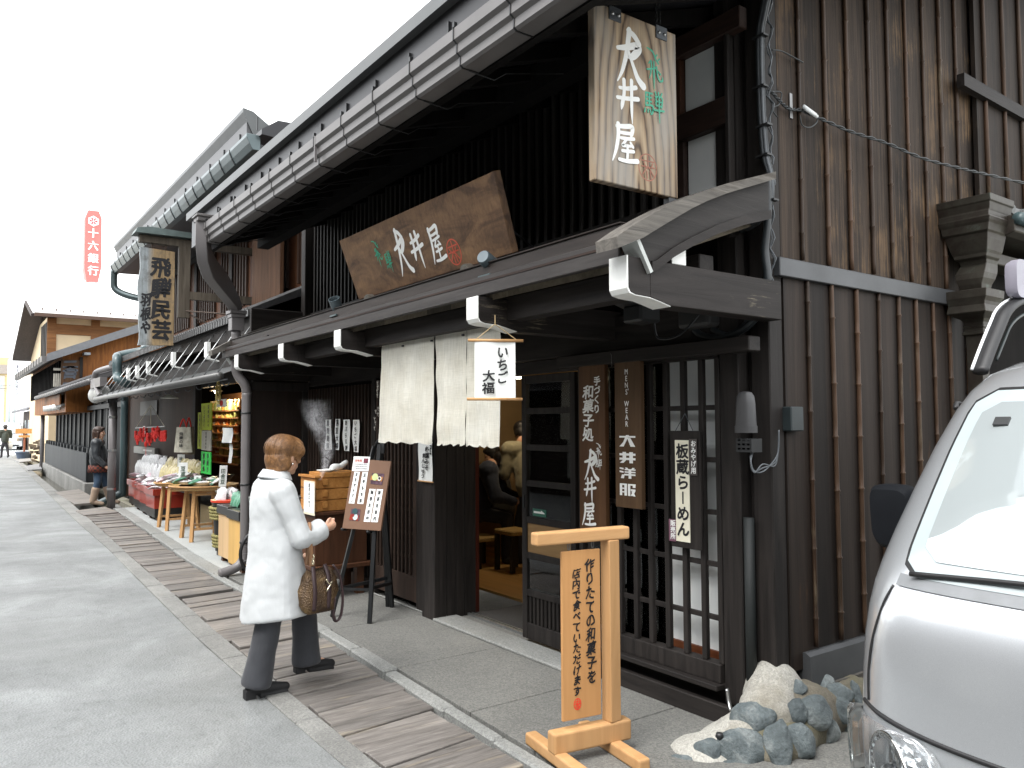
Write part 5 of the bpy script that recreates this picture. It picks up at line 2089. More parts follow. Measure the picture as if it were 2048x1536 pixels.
# ornate rain pipe at the left end of the big gutter
dp = thing('downpipe', (-8.65, 2.55, 0), 'grey downpipe with a curved box elbow at the left end of the shop', 'downpipe')
ke = Crop(360, 440, 5.12)
b = MB()
pts = [(-7.86, 1.99, 3.60), (-7.86, 1.99, 3.37), (-7.95, 2.03, 3.25), (-8.10, 2.12, 3.16), (-8.28, 2.26, 3.09), (-8.45, 2.38, 3.02), (-8.58, 2.49, 2.93), (-8.65, 2.55, 2.84)]
dirv = V((-8.65+7.86, 2.55-1.99, 0)).normalized()
sid = V((-dirv.y, dirv.x, 0))
rings = []
hwid = (.055, .055, .085, .11, .115, .10, .075, .062)
for i, p in enumerate(pts):
    t = (V(pts[min(i+1, 7)])-V(pts[max(i-1, 0)])).normalized()
    up = sid.cross(t).normalized()
    rings.append([V(p)+sid*(a*.055)+up*(c_*hwid[i]) for a, c_ in ((-1, -1), (1, -1), (1, 1), (-1, 1))])
b.loft(rings)
b.build('elbow', PIPEGREY, dp, 'auto', bevel=.006)
b = MB()
b.box((-7.94, 1.92, 3.56), (-7.78, 2.06, 3.60))
b.box((-7.955, 1.905, 3.601), (-7.765, 2.075, 3.625))
b.build('hopper', GREYPAINT, dp, bevel=.004)
b = MB()
c_ = V((-8.65, 2.55, 0))
for z0_, z1_, h_ in ((2.80, 2.84, .088), (2.76, 2.80, .075), (2.62, 2.76, .066)):
    b.box((c_.x-h_, c_.y-h_, z0_), (c_.x+h_, c_.y+h_, z1_-.001))
b.build('collar', PIPEGREY, dp, bevel=.004)
b = MB()
jx = V((-8.62, 2.66, 0))
b.tube(catmull([c_+V((0, 0, 2.62)), c_+V((0, 0, 2.33)), c_+V((0, 0, 2.22)), c_+V((.0, .03, 2.13)), V((jx.x, jx.y-.02, 2.04)), V((jx.x, jx.y, 1.95)), V((jx.x, jx.y, 1.8)), V((jx.x, jx.y, .3)), V((jx.x, jx.y-.01, .17)), V((jx.x+.0, jx.y-.07, .09)), V((jx.x, jx.y-.18, .05)), V((jx.x, jx.y-.26, .035))], 5), .049, 16)
b.build('pipe', PIPEGREY, dp, True)
b = MB()
for x, y, z in ((c_.x, c_.y, 2.34), (jx.x, jx.y, 1.72), (jx.x, jx.y, .95), (jx.x, jx.y, .33)):
    b.lathe((x, y, z), [(.049, 0), (.054, 0), (.054, .02), (.049, .02)], 16)
build_parts(b, 'strap', BLACKP, dp, True)

# ================================================================== second house: souvenir shop
house = thing('souvenir_house', (-13, 3.5, 0), 'brown boarded two storey souvenir house with a ribbed awning on stay rods', 'building')
YA, YG = 2.60, 2.86
# upper roof, gutter
RX0, RX1 = -18.4, -8.86
zr = aty(528, 290, YG).z
zg = zr+.17
b = MB()
e0 = aty(490, 216, YG)
zt_ = e0.z
RG, RX1 = RX1, e0.x
b.prism([(YG-.02, zt_-.05), (YG-.02, zt_), (YG+.10, zt_-.02), (YG+.5, zt_-.28), (9.5, zt_-.1), (9.5, zt_-.2), (YG+.1, zt_-.3)], 'X', RX0, RX1)
rf = b.build('roof', ROOFEDGE, house)
b = MB()
b.prism([(YG+.03, zg-.06), (YG+.03, zt_-.05), (YG+.08, zt_-.05), (YG+.08, zg-.06)], 'X', RX0+.02, RX1-.02)
b.prism([(YG+.08, zg-.1), (9.4, zt_-.4), (9.4, zt_-.25), (YG+.11, zt_-.32), (YG+.08, zt_-.1)], 'X', RX0+.02, RX1-.02)
b.build('fascia', flat('grey_fascia', (.055, .055, .058), .4, .2, .1, 2), rf)
for i in range(14):
    x = RX0+.5+i*.68
    MB().box((x, YG+.015, zg+.10), (x+.012, YG+.029, zg+.26)).build('fascia_clip', BLACKM, rf)
GZ = flat('zinc_blue_gutter', (.10, .128, .132), .3, .45, .15, 3)
b = MB()
gp2 = [(YG+.03, zg+.01), (YG-.13, zg+.01), (YG-.13, zg-.03), (YG-.10, zg-.10), (YG-.06, zg-.17), (YG+.03, zg-.17)]
b.prism(gp2, 'X', RX0+.3, RG-.1)
g2 = b.build('gutter', GZ, house, bevel=.004)
for i in range(20):
    b = MB()
    x = RX0+.4+i*.44
    b.prism([(y-.006, z-.006) for y, z in gp2[1:5]]+[(YG, zg-.15), (YG-.05, zg-.15), (YG-.1, zg-.03)], 'X', x, x+.02)
    b.build('gutter_bracket', BLACKM, g2)
b = MB()
hp = aty(232, 548, YG)
b.tube(catmull([(RX0+.35, YG-.05, zg-.1), (RX0+.3, YG-.05, zg-.3), (RX0+.3, YG-.0, zg-.5), (RX0+.5, YG+.3, zg-.65), (RX0+.9, YG+.8, zg-.75)], 6), .07, 10)
b.build('gutter_outlet', GZ, house, True)
b = MB()
b.prism([(2.87, 4.93), (2.87, 4.99), (3.06, 5.13), (3.5, 5.15), (3.5, 4.9)], 'X', -9.2, -8.86)
b.build('roof_ridge_cap', ROOFMET, rf)
# upper walls
b = MB()
YW = 3.95
b.box((-18.3, YW, 2.4), (-8.86, YW+.1, 5.3))
uw = b.build('upper_wall', BRWALL, house)
b = MB()
for i in range(60):
    x = -18.1+i*.155
    if (i % 12) in (0, 11):
        continue
    b.box((x, YW-.04, 3.55), (x+.06, YW-.001, 5.2))
b.build('slats', wood('brown_slat', (.03, .018, .012), (.075, .042, .028), 'Z', .6), uw)
b = MB()
for x in (-18.2, -15.9, -13.6, -11.55, -9.05):
    b.box((x, YW-.07, 2.4), (x+.14, YW-.002, 5.2))
b.box((-18.2, YW-.085, 4.75), (-8.9, YW-.071, 4.9))
b.build('wall_frame', DK, house)
pxa, pxb = aty(507, 540, 3.72), aty(563, 540, 3.72)
b = MB()
x = pxa.x
while x < pxb.x:
    b.box((x, 3.70, 2.7), (x+.022, 3.73, 5.0))
    x += .034
b.box((pxa.x, 3.731, 2.7), (pxb.x, 3.75, 5.0))
b.build('ribbed_panel', wood('ribbed_cedar', (.075, .035, .018), (.15, .078, .042), 'Z', .6), house)
b = MB()
b.box((-8.87, 3.47, 2.3), (-8.83, 9.5, 5.2))
b.build('party_wall', NEARBLACK, house)
# main canopy: tiled edge, fascia, white nosed beams
zs = 2.86
b = MB()
b.prism([(2.78, zs), (2.76, zs+.05), (3.95, zs+.62), (3.95, zs+.5)], 'X', -18.2, -8.86)
ct = b.build('canopy_roof', flat('dark_roof_tile', (.055, .055, .058), .5, 0, .3, 6, .1), house)
b = MB()
for i in range(82):
    x = -18.1+i*.113
    b.tube([(x, 2.765, zs+.05), (x, 3.4, zs+.36)], .028, 6)
    b.box((x-.035, 2.755, zs-.03), (x+.035, 2.775, zs+.045))
b.build('edge_tile', flat('grey_tile_edge', (.085, .085, .085), .5, 0, .3), ct)
b = MB()
b.box((-18.2, 2.84, 2.62), (-8.9, 2.90, 2.855))
b.build('canopy_fascia', DKX, house, bevel=.005)
b = MB()
b.box((-18.2, 2.86, 2.30), (-8.9, 2.92, 2.46))
b.box((-18.2, 3.0, 2.44), (-8.9, 3.1, 2.60))
b.build('purlin', DKX, house, bevel=.005)
b = MB()
b.prism([(2.92, 2.62), (3.6, 2.75), (3.6, 2.8), (2.92, 2.66)], 'X', -18.2, -8.9)
b.build('canopy_ceiling', NEARBLACK, house)
for px, py in ((414, 700), (346, 718), (296, 735), (274, 743), (256, 747)):
    p = aty(px, py, 2.72)
    b = MB()
    b.box((p.x-.05, 2.75, p.z-.11), (p.x+.05, 3.4, p.z+.10))
    bo = b.build('beam', DKY, house)
    b = MB()
    b.prism([(2.70, p.z+.10), (2.70, p.z-.09), (2.72, p.z-.12), (2.86, p.z-.15), (2.86, p.z-.13), (2.749, p.z-.11), (2.749, p.z+.10)], 'X', p.x-.055, p.x+.055)
    b.build('beam_end', WHITE, bo)
# awning of corrugated sheet on stay rods
b = MB()
rows = []
N = 420
A0, A1 = (2.46, 2.16), (2.84, 2.31)
for (y, z) in (A0, A1):
    rows.append([(-17.6+8.75*i/N, y, z+.010*math.sin(i*math.pi/2)) for i in range(N+1)])
b.sheet(rows)
b.build('awning', flat('ribbed_sheet', (.085, .088, .088), .4, .3, .1), house, True)
b = MB()
b.tube([(-17.65, 2.44, 2.125), (-8.84, 2.44, 2.135)], .045, 12)
b.build('awning_gutter', flat('grey_round_gutter', (.075, .075, .073), .35, 0, .1), house, True)
for i in range(16):
    x = -17.4+i*.56
    MB().tube([(x, 2.44, 2.16), (x+.05, 2.84, 2.78)], .008, 5).build('stay_rod', STEEL, house, True)
for i in range(16):
    x = -17.3+i*.56
    b = MB()
    b.tube([V((x, 2.52, 2.07))+V((0, .035*math.cos(t), .035*math.sin(t))) for t in arc(8, -math.pi, .2)], .006, 5)
    b.build('hook', CABLEG, house)
b = MB()
b.tube([(-17.6, 2.53, 2.11), (-8.9, 2.53, 2.11)], .012, 6)
b.build('awning_rail', CABLEG, house)
for px, py in ((339, 792), (343, 764), (489, 740)):
    p = aty(px, py+4, 2.75)
    b = MB()
    b.lathe(p, [(.0, .05), (.03, .045), (.13, .0), (.125, -.004), (.0, .02)], 18)
    b.build('lamp_shade', flat('white_enamel', (.55, .56, .52), .35), house, True)
# ground floor: boarded wall at the left, open front at the right
b = MB()
xw0, xw1 = aty(252, 880, 3.42).x, aty(392, 880, 3.42).x
b.box((xw0, 3.42, 0), (xw1, 3.5, 2.7))
gw = b.build('ground_wall', wood('brown_ground_boarding', (.024, .014, .010), (.05, .029, .02), 'Z', .6, plank=.3, pax=0, pvar=.2), house)
b = MB()
b.box((xw0, 3.36, 0), (xw0+.32, 3.419, 2.6))
b.build('post', wood('brown_red_post', (.05, .025, .014), (.10, .05, .028), 'Z', .5), house)
MB().box((xw1, 3.36, 0), (xw1+.15, 3.47, 2.6)).build('post', DK, house, bevel=.006)
b = MB()
b.box((-8.98, 2.80, 0), (-8.85, 2.92, 2.5))
b.build('post', DK, house, bevel=.006)
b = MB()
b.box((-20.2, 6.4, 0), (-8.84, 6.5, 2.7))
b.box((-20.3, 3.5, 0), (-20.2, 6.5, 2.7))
b.build('inner_wall', NEARBLACK, house)
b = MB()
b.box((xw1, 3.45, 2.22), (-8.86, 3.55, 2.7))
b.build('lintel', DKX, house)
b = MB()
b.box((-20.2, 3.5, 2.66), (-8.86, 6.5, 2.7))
b.build('ceiling', NEARBLACK, house)
b = MB()
p0, p1_ = aty(281, 804, 3.40), aty(314, 830, 3.40)
b.box((p0.x, 3.395, p1_.z), (p1_.x, 3.419, p0.z))
b.build('hatch', flat('dark_grey_hatch', (.03, .03, .03), .5), gw)

# ---- hanging sign of the souvenir house with its own little roof
XG = -12.5
sg = thing('plank_sign', (XG, 2.5, 2.78), 'grey and tan weathered plank sign hung under its own little roof', 'sign')
kg = Crop(0, 400, 4.0)
pg = Plane((XG, 0, 0), (0, 1, 0), (0, 0, 1))
y0, zb_ = pg.hit(*kg(1105, 1160))
y1, zt_ = pg.hit(*kg(1400, 405))
rows_l = [(y0+.010*math.sin(j*1.3)+.012*math.sin(j*.6), zb_+(zt_-zb_)*j/14) for j in range(15)]
b = MB()
poly = rows_l+[(y1, zt_-.02), (y1+.0, zb_+.02)]
b.prism(poly, 'X', XG-.06, XG)


def plankmat(n, b_, o):
    raw = coords(n)
    v = coords(n, (1, 1, .08))
    g_ = tex(n, v, 30, 7, .7)
    sp = nd(n, 'SeparateXYZ')
    n.links.new(raw, sp.inputs[0])
    edge = nd(n, 'MapRange')
    edge.inputs['From Min'].default_value = y0-2.5+.10
    edge.inputs['From Max'].default_value = y0-2.5+.20
    n.links.new(sp.outputs[1], edge.inputs[0])
    c = mix(n, edge.outputs[0], (.30, .33, .34), (.33, .23, .12))
    c = mix(n, .8, c, ramp(n, g_, [(.3, (.45, .45, .45)), (.65, (1.2, 1.2, 1.2))]), 'MULTIPLY')
    c = mix(n, ramp(n, tex(n, raw, 5, 6, .7), [(.5, (0, 0, 0)), (.7, (.8, .8, .8))]), c, (.09, .085, .075))
    n.links.new(c, b_.inputs['Base Color'])
    b_.inputs['Roughness'].default_value = .8
    bump(n, b_, g_, .4, .006)


pk = b.build('plank', mat('two_tone_weathered_plank', plankmat), sg)
b = MB()


def tcol(mb, s, cr_, c0, c1, wpx, brush=.07):
    ya, za = pg.hit(*cr_(*c0))
    yb, zb2 = pg.hit(*cr_(*c1))
    n = len(s)
    for i, ch in enumerate(s):
        hgt = (za-zb2)/n
        wv = abs(pg.hit(*cr_(c0[0]+wpx, c0[1]))[0]-ya)
        put_glyph(mb, ch, pg.P(ya+(yb-ya)*(i+.5)/n, za-hgt*(i+.5), .003), pg.ux, pg.uy, hgt*.98, wv/hgt, brush)
        put_glyph(mb, ch, pg.P(ya+(yb-ya)*(i+.5)/n+.006, za-hgt*(i+.5)+.004, .0035), pg.ux, pg.uy, hgt*.98, wv/hgt, brush)


tcol(b, '飛騨民芸', kg, (1285, 455), (1290, 1125), 165)
tcol(b, '羽根や', kg, (1165, 740), (1165, 1080), 85)
b.build('lettering', INK, pk)
b = MB()
ya, za = pg.hit(*kg(1070, 250))
yb, zb2 = pg.hit(*kg(1540, 330))
zr_ = za
b.prism([(ya, zr_-.03), (ya+.03, zr_+.04), (ya+.2, zr_+.075), (yb, zr_+.06), (yb, zr_-.02)], 'X', XG-.2, XG+.12)
b.build('little_roof', flat('green_grey_copper', (.10, .13, .125), .45, .3), sg)
b = MB()
b.box((XG-.10, ya+.08, zr_-.14), (XG+.02, 3.95, zr_-.035))
py0 = pg.hit(*kg(1430, 500))[0]
b.box((XG-.06, py0, pg.hit(*kg(1440, 940))[1]), (XG+.03, py0+.16, zr_-.141))
zb3 = pg.hit(*kg(1500, 765))[1]
b.box((XG-.04, py0+.161, zb3-.06), (XG+.04, 3.95, zb3+.06))
b.build('bracket_frame', wood('grey_brown_bracket', (.06, .048, .036), (.13, .11, .085), 'Z', .7), sg)
b = MB()
zq = pg.hit(*kg(1510, 890))[1]
b.tube([(XG, py0+.05, zq), (XG+.4, 3.95, zq-.05)], .012, 6)
b.tube([(XG, py0+.05, zq), (XG-.1, 3.95, zq-.45)], .012, 6)
for yy in (y0+.35*(y1-y0), y0+.75*(y1-y0)):
    b.tube([(XG-.03, yy, zt_-.03), (XG-.03, yy, zr_-.1)], .01, 6)
b.tube([(XG-.03, y0+.35*(y1-y0), zt_+.05), (XG-.03, y0+.75*(y1-y0), zt_+.05)], .008, 6)
build_parts(b, 'iron_rod', flat('rusty_iron', (.10, .075, .06), .6, .3), sg, True)

# ---- two pipes and the blue-green elbow at the far end of the souvenir house
b = MB()
p = atz(240, 1005)
b.tube(catmull([(p.x, p.y+.05, 2.2), (p.x, p.y+.05, .32), (p.x, p.y+.0, .18), (p.x+.0, p.y-.22, .08), (p.x, p.y-.42, -.02)], 6), .075, 12)
o = b.build('downpipe', GREENPIPE, base=(p.x, p.y, 0), smooth=True)
tag(o, 'dark blue green downpipe with a kicked out foot beside the red display boxes', 'downpipe')
b = MB()
p = atz(222, 1016)
b.tube([(p.x, p.y, 2.15), (p.x, p.y, -.02)], .075, 12)
o = b.build('downpipe', PIPEGREY, base=(p.x, p.y, 0), smooth=True)
ORG[o.name] = V((p.x, p.y, 0))
tag(o, 'grey brown pole like downpipe standing right beside the booted woman', 'downpipe')
for z in (.35, 1.1, 1.75):
    b2 = MB()
    b2.lathe((p.x, p.y, z), [(.075, 0), (.082, 0), (.082, .04), (.075, .04)], 12)
    b2.build('strap', STEEL, o)
b = MB()
ka = Crop(0, 400, 4.0)
yq = 2.66
b.tube(catmull([aty(*ka(1160, 1180), yq+.6), aty(*ka(1150, 1205), yq+.45), aty(*ka(960, 1245), yq+.1), aty(*ka(938, 1275), yq), aty(*ka(940, 1400), yq), aty(*ka(955, 1440), yq), aty(*ka(1040, 1480), yq+.2)], 6), .085, 12)
o = b.build('gutter_elbow', GREENPIPE, smooth=True)
tag(o, 'thick blue green pipe bending over the far end of the awning', 'pipe')
for pts, r in (([(735, 1490), (745, 1560)], .05), ):
    pass
b = MB()
yq = 2.64
b.tube(catmull([aty(*ka(920, 1330), yq+.2), aty(*ka(800, 1365), yq+.05), aty(*ka(765, 1390), yq), aty(*ka(762, 1450), yq), aty(*ka(790, 1540), yq), aty(*ka(800, 1570), yq)], 6), .06, 10)
b.box(aty(*ka(745, 1440), yq)+V((0, -.05, 0)), aty(*ka(820, 1490), yq)+V((0, .08, 0)))
o = b.build('gutter_elbow', PIPEGREY, smooth='auto')
tag(o, 'grey brown rain pipe elbow with a box joint at the corner of the next house', 'pipe')
for px, py, lab in ((192, 790, 'pale round lamp at the far end of the awning, left of the elbow'), (204, 786, 'pale round lamp at the far end of the awning, right of the elbow')):
    p = aty(px, py, 2.75)
    b = MB()
    b.lathe(p, [(.0, -.06), (.15, -.05), (.19, 0), (.15, .05), (0, .06)], 18, (.7, -.6, 0))
    tag(b.build('round_lamp', flat('pale_enamel_disc', (.5, .5, .48), .4), smooth=True), lab, 'lamp')

# ================================================================== third house: black fence and orange boarded gable
h3 = thing('orange_house', (-26, 3.5, 0), 'house with an orange brown boarded gable above a black slatted front', 'building')
b = MB()
b.box((-35.5, 2.85, 2.0), (-26.0, 9.0, 3.4))
b.prism([(2.74, 3.4), (9, 3.4), (9, 5.6), (6.5, 5.3), (2.74, 3.75)], 'X', -35.4, -26.0)
gz = b.build('gable_wall', ORWOOD, h3)
b = MB()
b.prism([(2.36, 3.46), (2.36, 3.56), (7.0, 5.55), (7.0, 5.42)], 'X', -36.2, -25.5)
b.prism([(7.0, 5.55), (11.0, 3.9), (11.0, 3.8), (7.0, 5.42)], 'X', -36.2, -25.5)
b.build('roof', ROOFMET, h3)
b = MB()
b.prism([(2.30, 3.40), (2.30, 3.62), (7.0, 5.62), (7.0, 5.36)], 'X', -25.499, -25.44)
b.build('verge_board', flat('grey_blue_verge', (.14, .145, .155), .5, 0, .1), h3)
b = MB()
b.prism([(2.18, 3.56), (2.18, 3.40), (2.26, 3.36), (2.36, 3.40), (2.36, 3.56)], 'X', -36.0, -25.5)
b.build('gutter', GREYPAINT, h3)
for i in range(12):
    x = -35.6+i*.85
    MB().box((x, 2.165, 3.38), (x+.05, 2.179, 3.58)).build('gutter_bracket', BLACKM, h3)
kq = Crop(0, 680, 5.9077)


def gx(x, y, X_=-25.93):
    return atx(*kq(x, y), X_)


b = MB()
pa, pb2 = gx(725, 230), gx(940, 540)
b.box((-25.99, pa.y, pb2.z), (-25.93, pb2.y, pa.z))
sgn = b.build('board_panel', wood('dull_brown_panel', (.06, .032, .018), (.13, .07, .035), 'Z', .6), h3)
b = MB()
pp = Plane((-25.93, 0, 0), (0, 1, 0), (0, 0, 1))
for i, ch in enumerate('二百二'):
    y, z = pp.hit(*kq(830, 300+i*75))
    put_glyph(b, ch, pp.P(y, z, .01), pp.ux, pp.uy, .42, 1.0, .08)
b.build('lettering', flat('faded_blue_grey', (.10, .11, .13), .8), sgn)
b = MB()
pa, pb2 = gx(635, 330), gx(720, 360)
b.box((-26.0, pa.y, pb2.z), (-25.95, pb2.y, pa.z))
for k in range(4):
    q, r = gx(635+k*24, 395), gx(647+k*24, 550)
    b.box((-26.0, q.y, r.z), (-25.96, r.y, q.z))
b.build('vent_slats', flat('pale_slats', (.45, .42, .36), .6), h3)
b = MB()
q, r = gx(945, 200), gx(975, 440)
b.box((-26.0, q.y, r.z), (-25.9, r.y, q.z))
b.build('corner_board', DK, h3)
b = MB()
q, r = gx(978, 155), gx(1050, 185)
b.box((-25.99, q.y, r.z), (-25.6, r.y, q.z))
b.build('purlin_end', flat('pale_blue_paint', (.36, .39, .42), .5), h3)
b = MB()
x = -35.3
while x < -26.2:
    b.box((x, 2.68, 2.55), (x+.12, 2.74, 3.5))
    x += .42
b.build('window_slats', NEARBLACK, h3)
# low roof and black front
b = MB()
b.prism([(2.66, 2.60), (2.66, 2.68), (4.2, 3.25), (4.2, 3.1)], 'X', -32.0, -19.6)
lr = b.build('low_roof', flat('dark_tile', (.07, .068, .07), .5, 0, .3), h3)
b = MB()
for i in range(60):
    x = -31.9+i*.205
    b.tube([(x, 2.66, 2.70), (x, 4.2, 3.27)], .05, 6)
b.build('tile_row', flat('dark_tile_row', (.075, .072, .075), .5, 0, .3), lr)
b = MB()
b.tube([(-32.0, 2.60, 2.58), (-19.55, 2.60, 2.58)], .065, 10)
b.build('gutter', flat('brown_round_gutter', (.12, .115, .115), .35), h3, True)
for i in range(24):
    x = -31.5+i*.5
    MB().lathe((x, 2.6, 2.58), [(.065, 0), (.072, 0), (.072, .03), (.065, .03)], 8, (1, 0, 0)).build('gutter_bracket', BLACKM, h3)
b = MB()
b.box((-35.0, 3.55, -.1), (-20.3, 3.65, 2.7))
b.build('front_wall', wood('black_blue_boards', (.010, .012, .014), (.026, .029, .032), 'Z', .6, plank=.45, pax=0, pvar=.3), h3)
b = MB()
x = -34.8
while x < -20.4:
    b.box((x, 3.50, -.1), (x+.14, 3.549, 2.6))
    x += 1.05
b.box((-35, 3.40, 2.05), (-20.3, 3.549, 2.17))
b.build('front_frame', flat('black_blue_paint', (.022, .025, .028), .5), h3)
b = MB()
b.prism([(2.75, 2.15), (2.75, 2.22), (3.5, 2.5), (3.5, 2.42)], 'X', -31, -26.2)
b.build('entrance_hood', flat('hood_tile', (.13, .13, .125), .5), h3)
b = MB()
q0 = aty(98, 795, 2.7)
b.box((-29.5, 2.72, 2.22), (-26.3, 2.76, 2.52))
b.build('fresh_board', ORWOOD, h3)
for i in range(4):
    MB().tube([(-30.2+i*.9, 2.66, 2.16), (-30.2+i*.9, 3.3, 2.2)], .09, 10).build('rafter', WHITE, h3, True)
# black slatted fence on its kerb
fence = thing('slatted_fence', (-28, 3.0, -.1), 'low black board fence on a grey kerb in front of the dark house', 'fence')


def fy(x):
    return 2.86+(.32)*(-21.5-x)/13.5


b = MB()
x = -21.9
i = 0
while x > -35:
    y = fy(x)
    b.box((x-.145, y, .22), (x-.012, y+.03, .93+.0*i))
    x -= .15
    i += 1
b.build('boards', wood('blue_black_fence_boards', (.016, .020, .024), (.040, .046, .052), 'Z', .5, plank=.15, pax=0, pvar=.25), fence)
x = -22.0
while x > -35.2:
    b = MB()
    y = fy(x)
    b.box((x-.14, y+.03, .1), (x, y+.17, 1.02))
    b.prism([(x-.14, 1.02), (x, 1.02), (x-.02, 1.055), (x-.12, 1.055)], 'Y', y+.03, y+.17)
    b.build('post', flat('black_blue_post', (.020, .023, .026), .5, 0, .2), fence)
    x -= 1.0
b = MB()
b.add([(-21.6, fy(-21.6)-.06, -.3), (-35.2, fy(-35.2)-.06, -.3), (-35.2, fy(-35.2)+.25, -.3), (-21.6, fy(-21.6)+.25, -.3), (-21.6, fy(-21.6)-.06, .2), (-35.2, fy(-35.2)-.06, .2), (-35.2, fy(-35.2)+.25, .2), (-21.6, fy(-21.6)+.25, .2)],
      [(0, 3, 2, 1), (4, 5, 6, 7), (0, 1, 5, 4), (1, 2, 6, 5), (2, 3, 7, 6), (3, 0, 4, 7)])
b.build('kerb_base', CURB, fence, bevel=.01)
# plank bridges over the open drain
for k, (pts, lab) in enumerate(((((110, 984), (158, 978), (205, 1004), (150, 1008)), 'large pale plank bridge over the drain where the booted woman stands'), (((151, 1021), (210, 1013), (238, 1024), (168, 1030)), 'smaller pale plank bridge just nearer than the booted woman'),
                                  (((48, 932), (80, 927), (84, 938), (56, 940)), 'dark grey slab bridge over the drain by the far corner of the fence'), (((28, 919), (60, 916), (62, 922), (40, 924)), 'furthest drain bridge, next to the planter bucket'))):
    P4 = [atz(x, y, .02+.01*k) for x, y in pts]
    b = MB()
    n_ = 3 if k < 2 else 1
    for j in range(n_):
        f0, f1 = j/n_+.006, (j+1)/n_-.006
        q = [P4[0].lerp(P4[3], f0), P4[1].lerp(P4[2], f0), P4[1].lerp(P4[2], f1), P4[0].lerp(P4[3], f1)]
        b.add(q+[p-V((0, 0, .05)) for p in q], [(0, 1, 2, 3), (7, 6, 5, 4), (0, 4, 5, 1), (1, 5, 6, 2), (2, 6, 7, 3), (3, 7, 4, 0)])
    o = b.build('plank_bridge', BOARDS if k < 2 else flat('grey_slab', (.22, .22, .22), .7), bevel=.004)
    tag(o, lab, 'plank bridge')
for px, x1, x2, zt_, zb_, m_, lab in ((86, 83, 90, 2.4, 0, PIPEGREY, 'grey post like pipe at the near end of the black fence corner'), (71, 68, 75, 3.4, 0, flat('oxblood_pipe', (.09, .035, .04), .4), 'thin oxblood red downpipe at the far corner of the orange gabled house')):
    p = atz(px, 935 if px > 80 else 915, 0)
    b = MB()
    b.tube([(p.x, p.y-.05, zt_), (p.x, p.y-.05, zb_-.1)], .075, 10)
    o = b.build('downpipe', m_, base=(p.x, p.y, 0), smooth=True)
    tag(o, lab, 'downpipe')

# ================================================================== farther houses
h4 = thing('cream_house', (-38, 5, 0), 'cream plastered house with brown timber frame and a snow pale metal roof', 'building')
X4 = -38.0
k0 = Crop(0, 400, 4.0)


def g4(x, y, X_=X4):
    return atx(*k0(x, y), X_)


a, c_ = g4(420, 1215), g4(770, 930)
b = MB()
b.box((X4-9, 3.55, 0), (X4, 9, c_.z))
b.build('wall', flat('cream_plaster', (.62, .50, .33), .8, 0, .06, 2), h4)
b = MB()
tw = .16
for px in (400, 750):
    y = g4(px+15, 1000, X4+.05).y
    b.box((X4+.001, y-.17, 4.0), (X4+.06, y+.17, c_.z))
zz = g4(600, 1040).z
b.box((X4+.002, 3.5, zz-.22), (X4+.05, 9, zz+.22))
b.build('timber', wood('orange_brown_timber', (.16, .07, .025), (.28, .13, .05), 'Y', .6), h4)
rl, rr, el, er = g4(248, 775, X4-2.5), g4(1110, 825, X4-2.5), g4(262, 905, X4+.9), g4(800, 925, X4+.9)
b = MB()
b.prism([(X4-2.5, rl.z-.16), (X4+1.0, el.z), (X4+1.0, el.z+.14), (X4-2.5, rl.z)], 'Y', el.y, 9.5)
b.prism([(X4-2.5, rl.z-.16), (X4-2.5, rl.z), (X4-9.5, el.z-.9), (X4-9.5, el.z-1.04)], 'Y', el.y, 9.5)
b.build('roof', flat('pale_snow_metal', (.80, .81, .80), .45, 0, .03), h4)
b = MB()
for i in range(13):
    y = el.y+.3+i*.5
    b.box((X4+.9, y, el.z+.12), (X4+.98, y+.05, el.z+.24))
b.box((X4+.98, el.y+.05, el.z-.12), (X4+1.08, 9.4, el.z+.02))
b.build('eave_trim', flat('brown_trim', (.07, .035, .02), .5), h4)
b = MB()
b.prism([(X4-2.5, rl.z-.32), (X4+.9, el.z-.14), (X4+.9, el.z-.02), (X4-2.5, rl.z-.17)], 'Y', el.y-.06, 3.6)
b.prism([(X4-2.5, rl.z-.32), (X4-2.5, rl.z-.17), (X4-9.4, el.z-1.06), (X4-9.4, el.z-1.24)], 'Y', el.y-.06, 3.6)
b.build('soffit', wood('dark_soffit', (.03, .02, .018), (.06, .045, .04), 'X', .6), h4)
b = MB()
for i in range(6):
    b.box((X4-3.6+i*.6, 3.50, 4.3), (X4-3.3+i*.6, 3.56, 6.1))
b.build('window_bars', DK, h4)
# row of small dark roofs farther along, right side
h5 = thing('distant_house', (-58, 5.2, 0), 'small dark roofed house seen below the cream house at the street end', 'building')
b = MB()
b.box((-66, 4.6, 0), (-54, 11, 2.6))
b.build('wall', flat('dark_brown_wall', (.05, .035, .03), .7), h5)
b = MB()
b.prism([(3.9, 2.5), (3.9, 2.62), (8, 4.2), (12, 2.6), (12, 2.5), (8, 4.05)], 'X', -66.5, -53.5)
b.build('roof', flat('grey_tile_far', (.10, .10, .11), .6), h5)
for i in range(4):
    MB().box((-64+i*2.6, 4.55, .8), (-63+i*2.6, 4.6, 2.0)).build('window', flat('far_window', (.25, .3, .33), .2), h5)
# tan block of flats at the street end
h6 = thing('apartment_block', (-80, 0, 0), 'tan and grey block with small windows at the far left end of the street', 'building')
XT = -80.0
kz = Crop(0, 680, 5.9077)


def gt(x, y):
    return atx(*kz(x, y), XT)


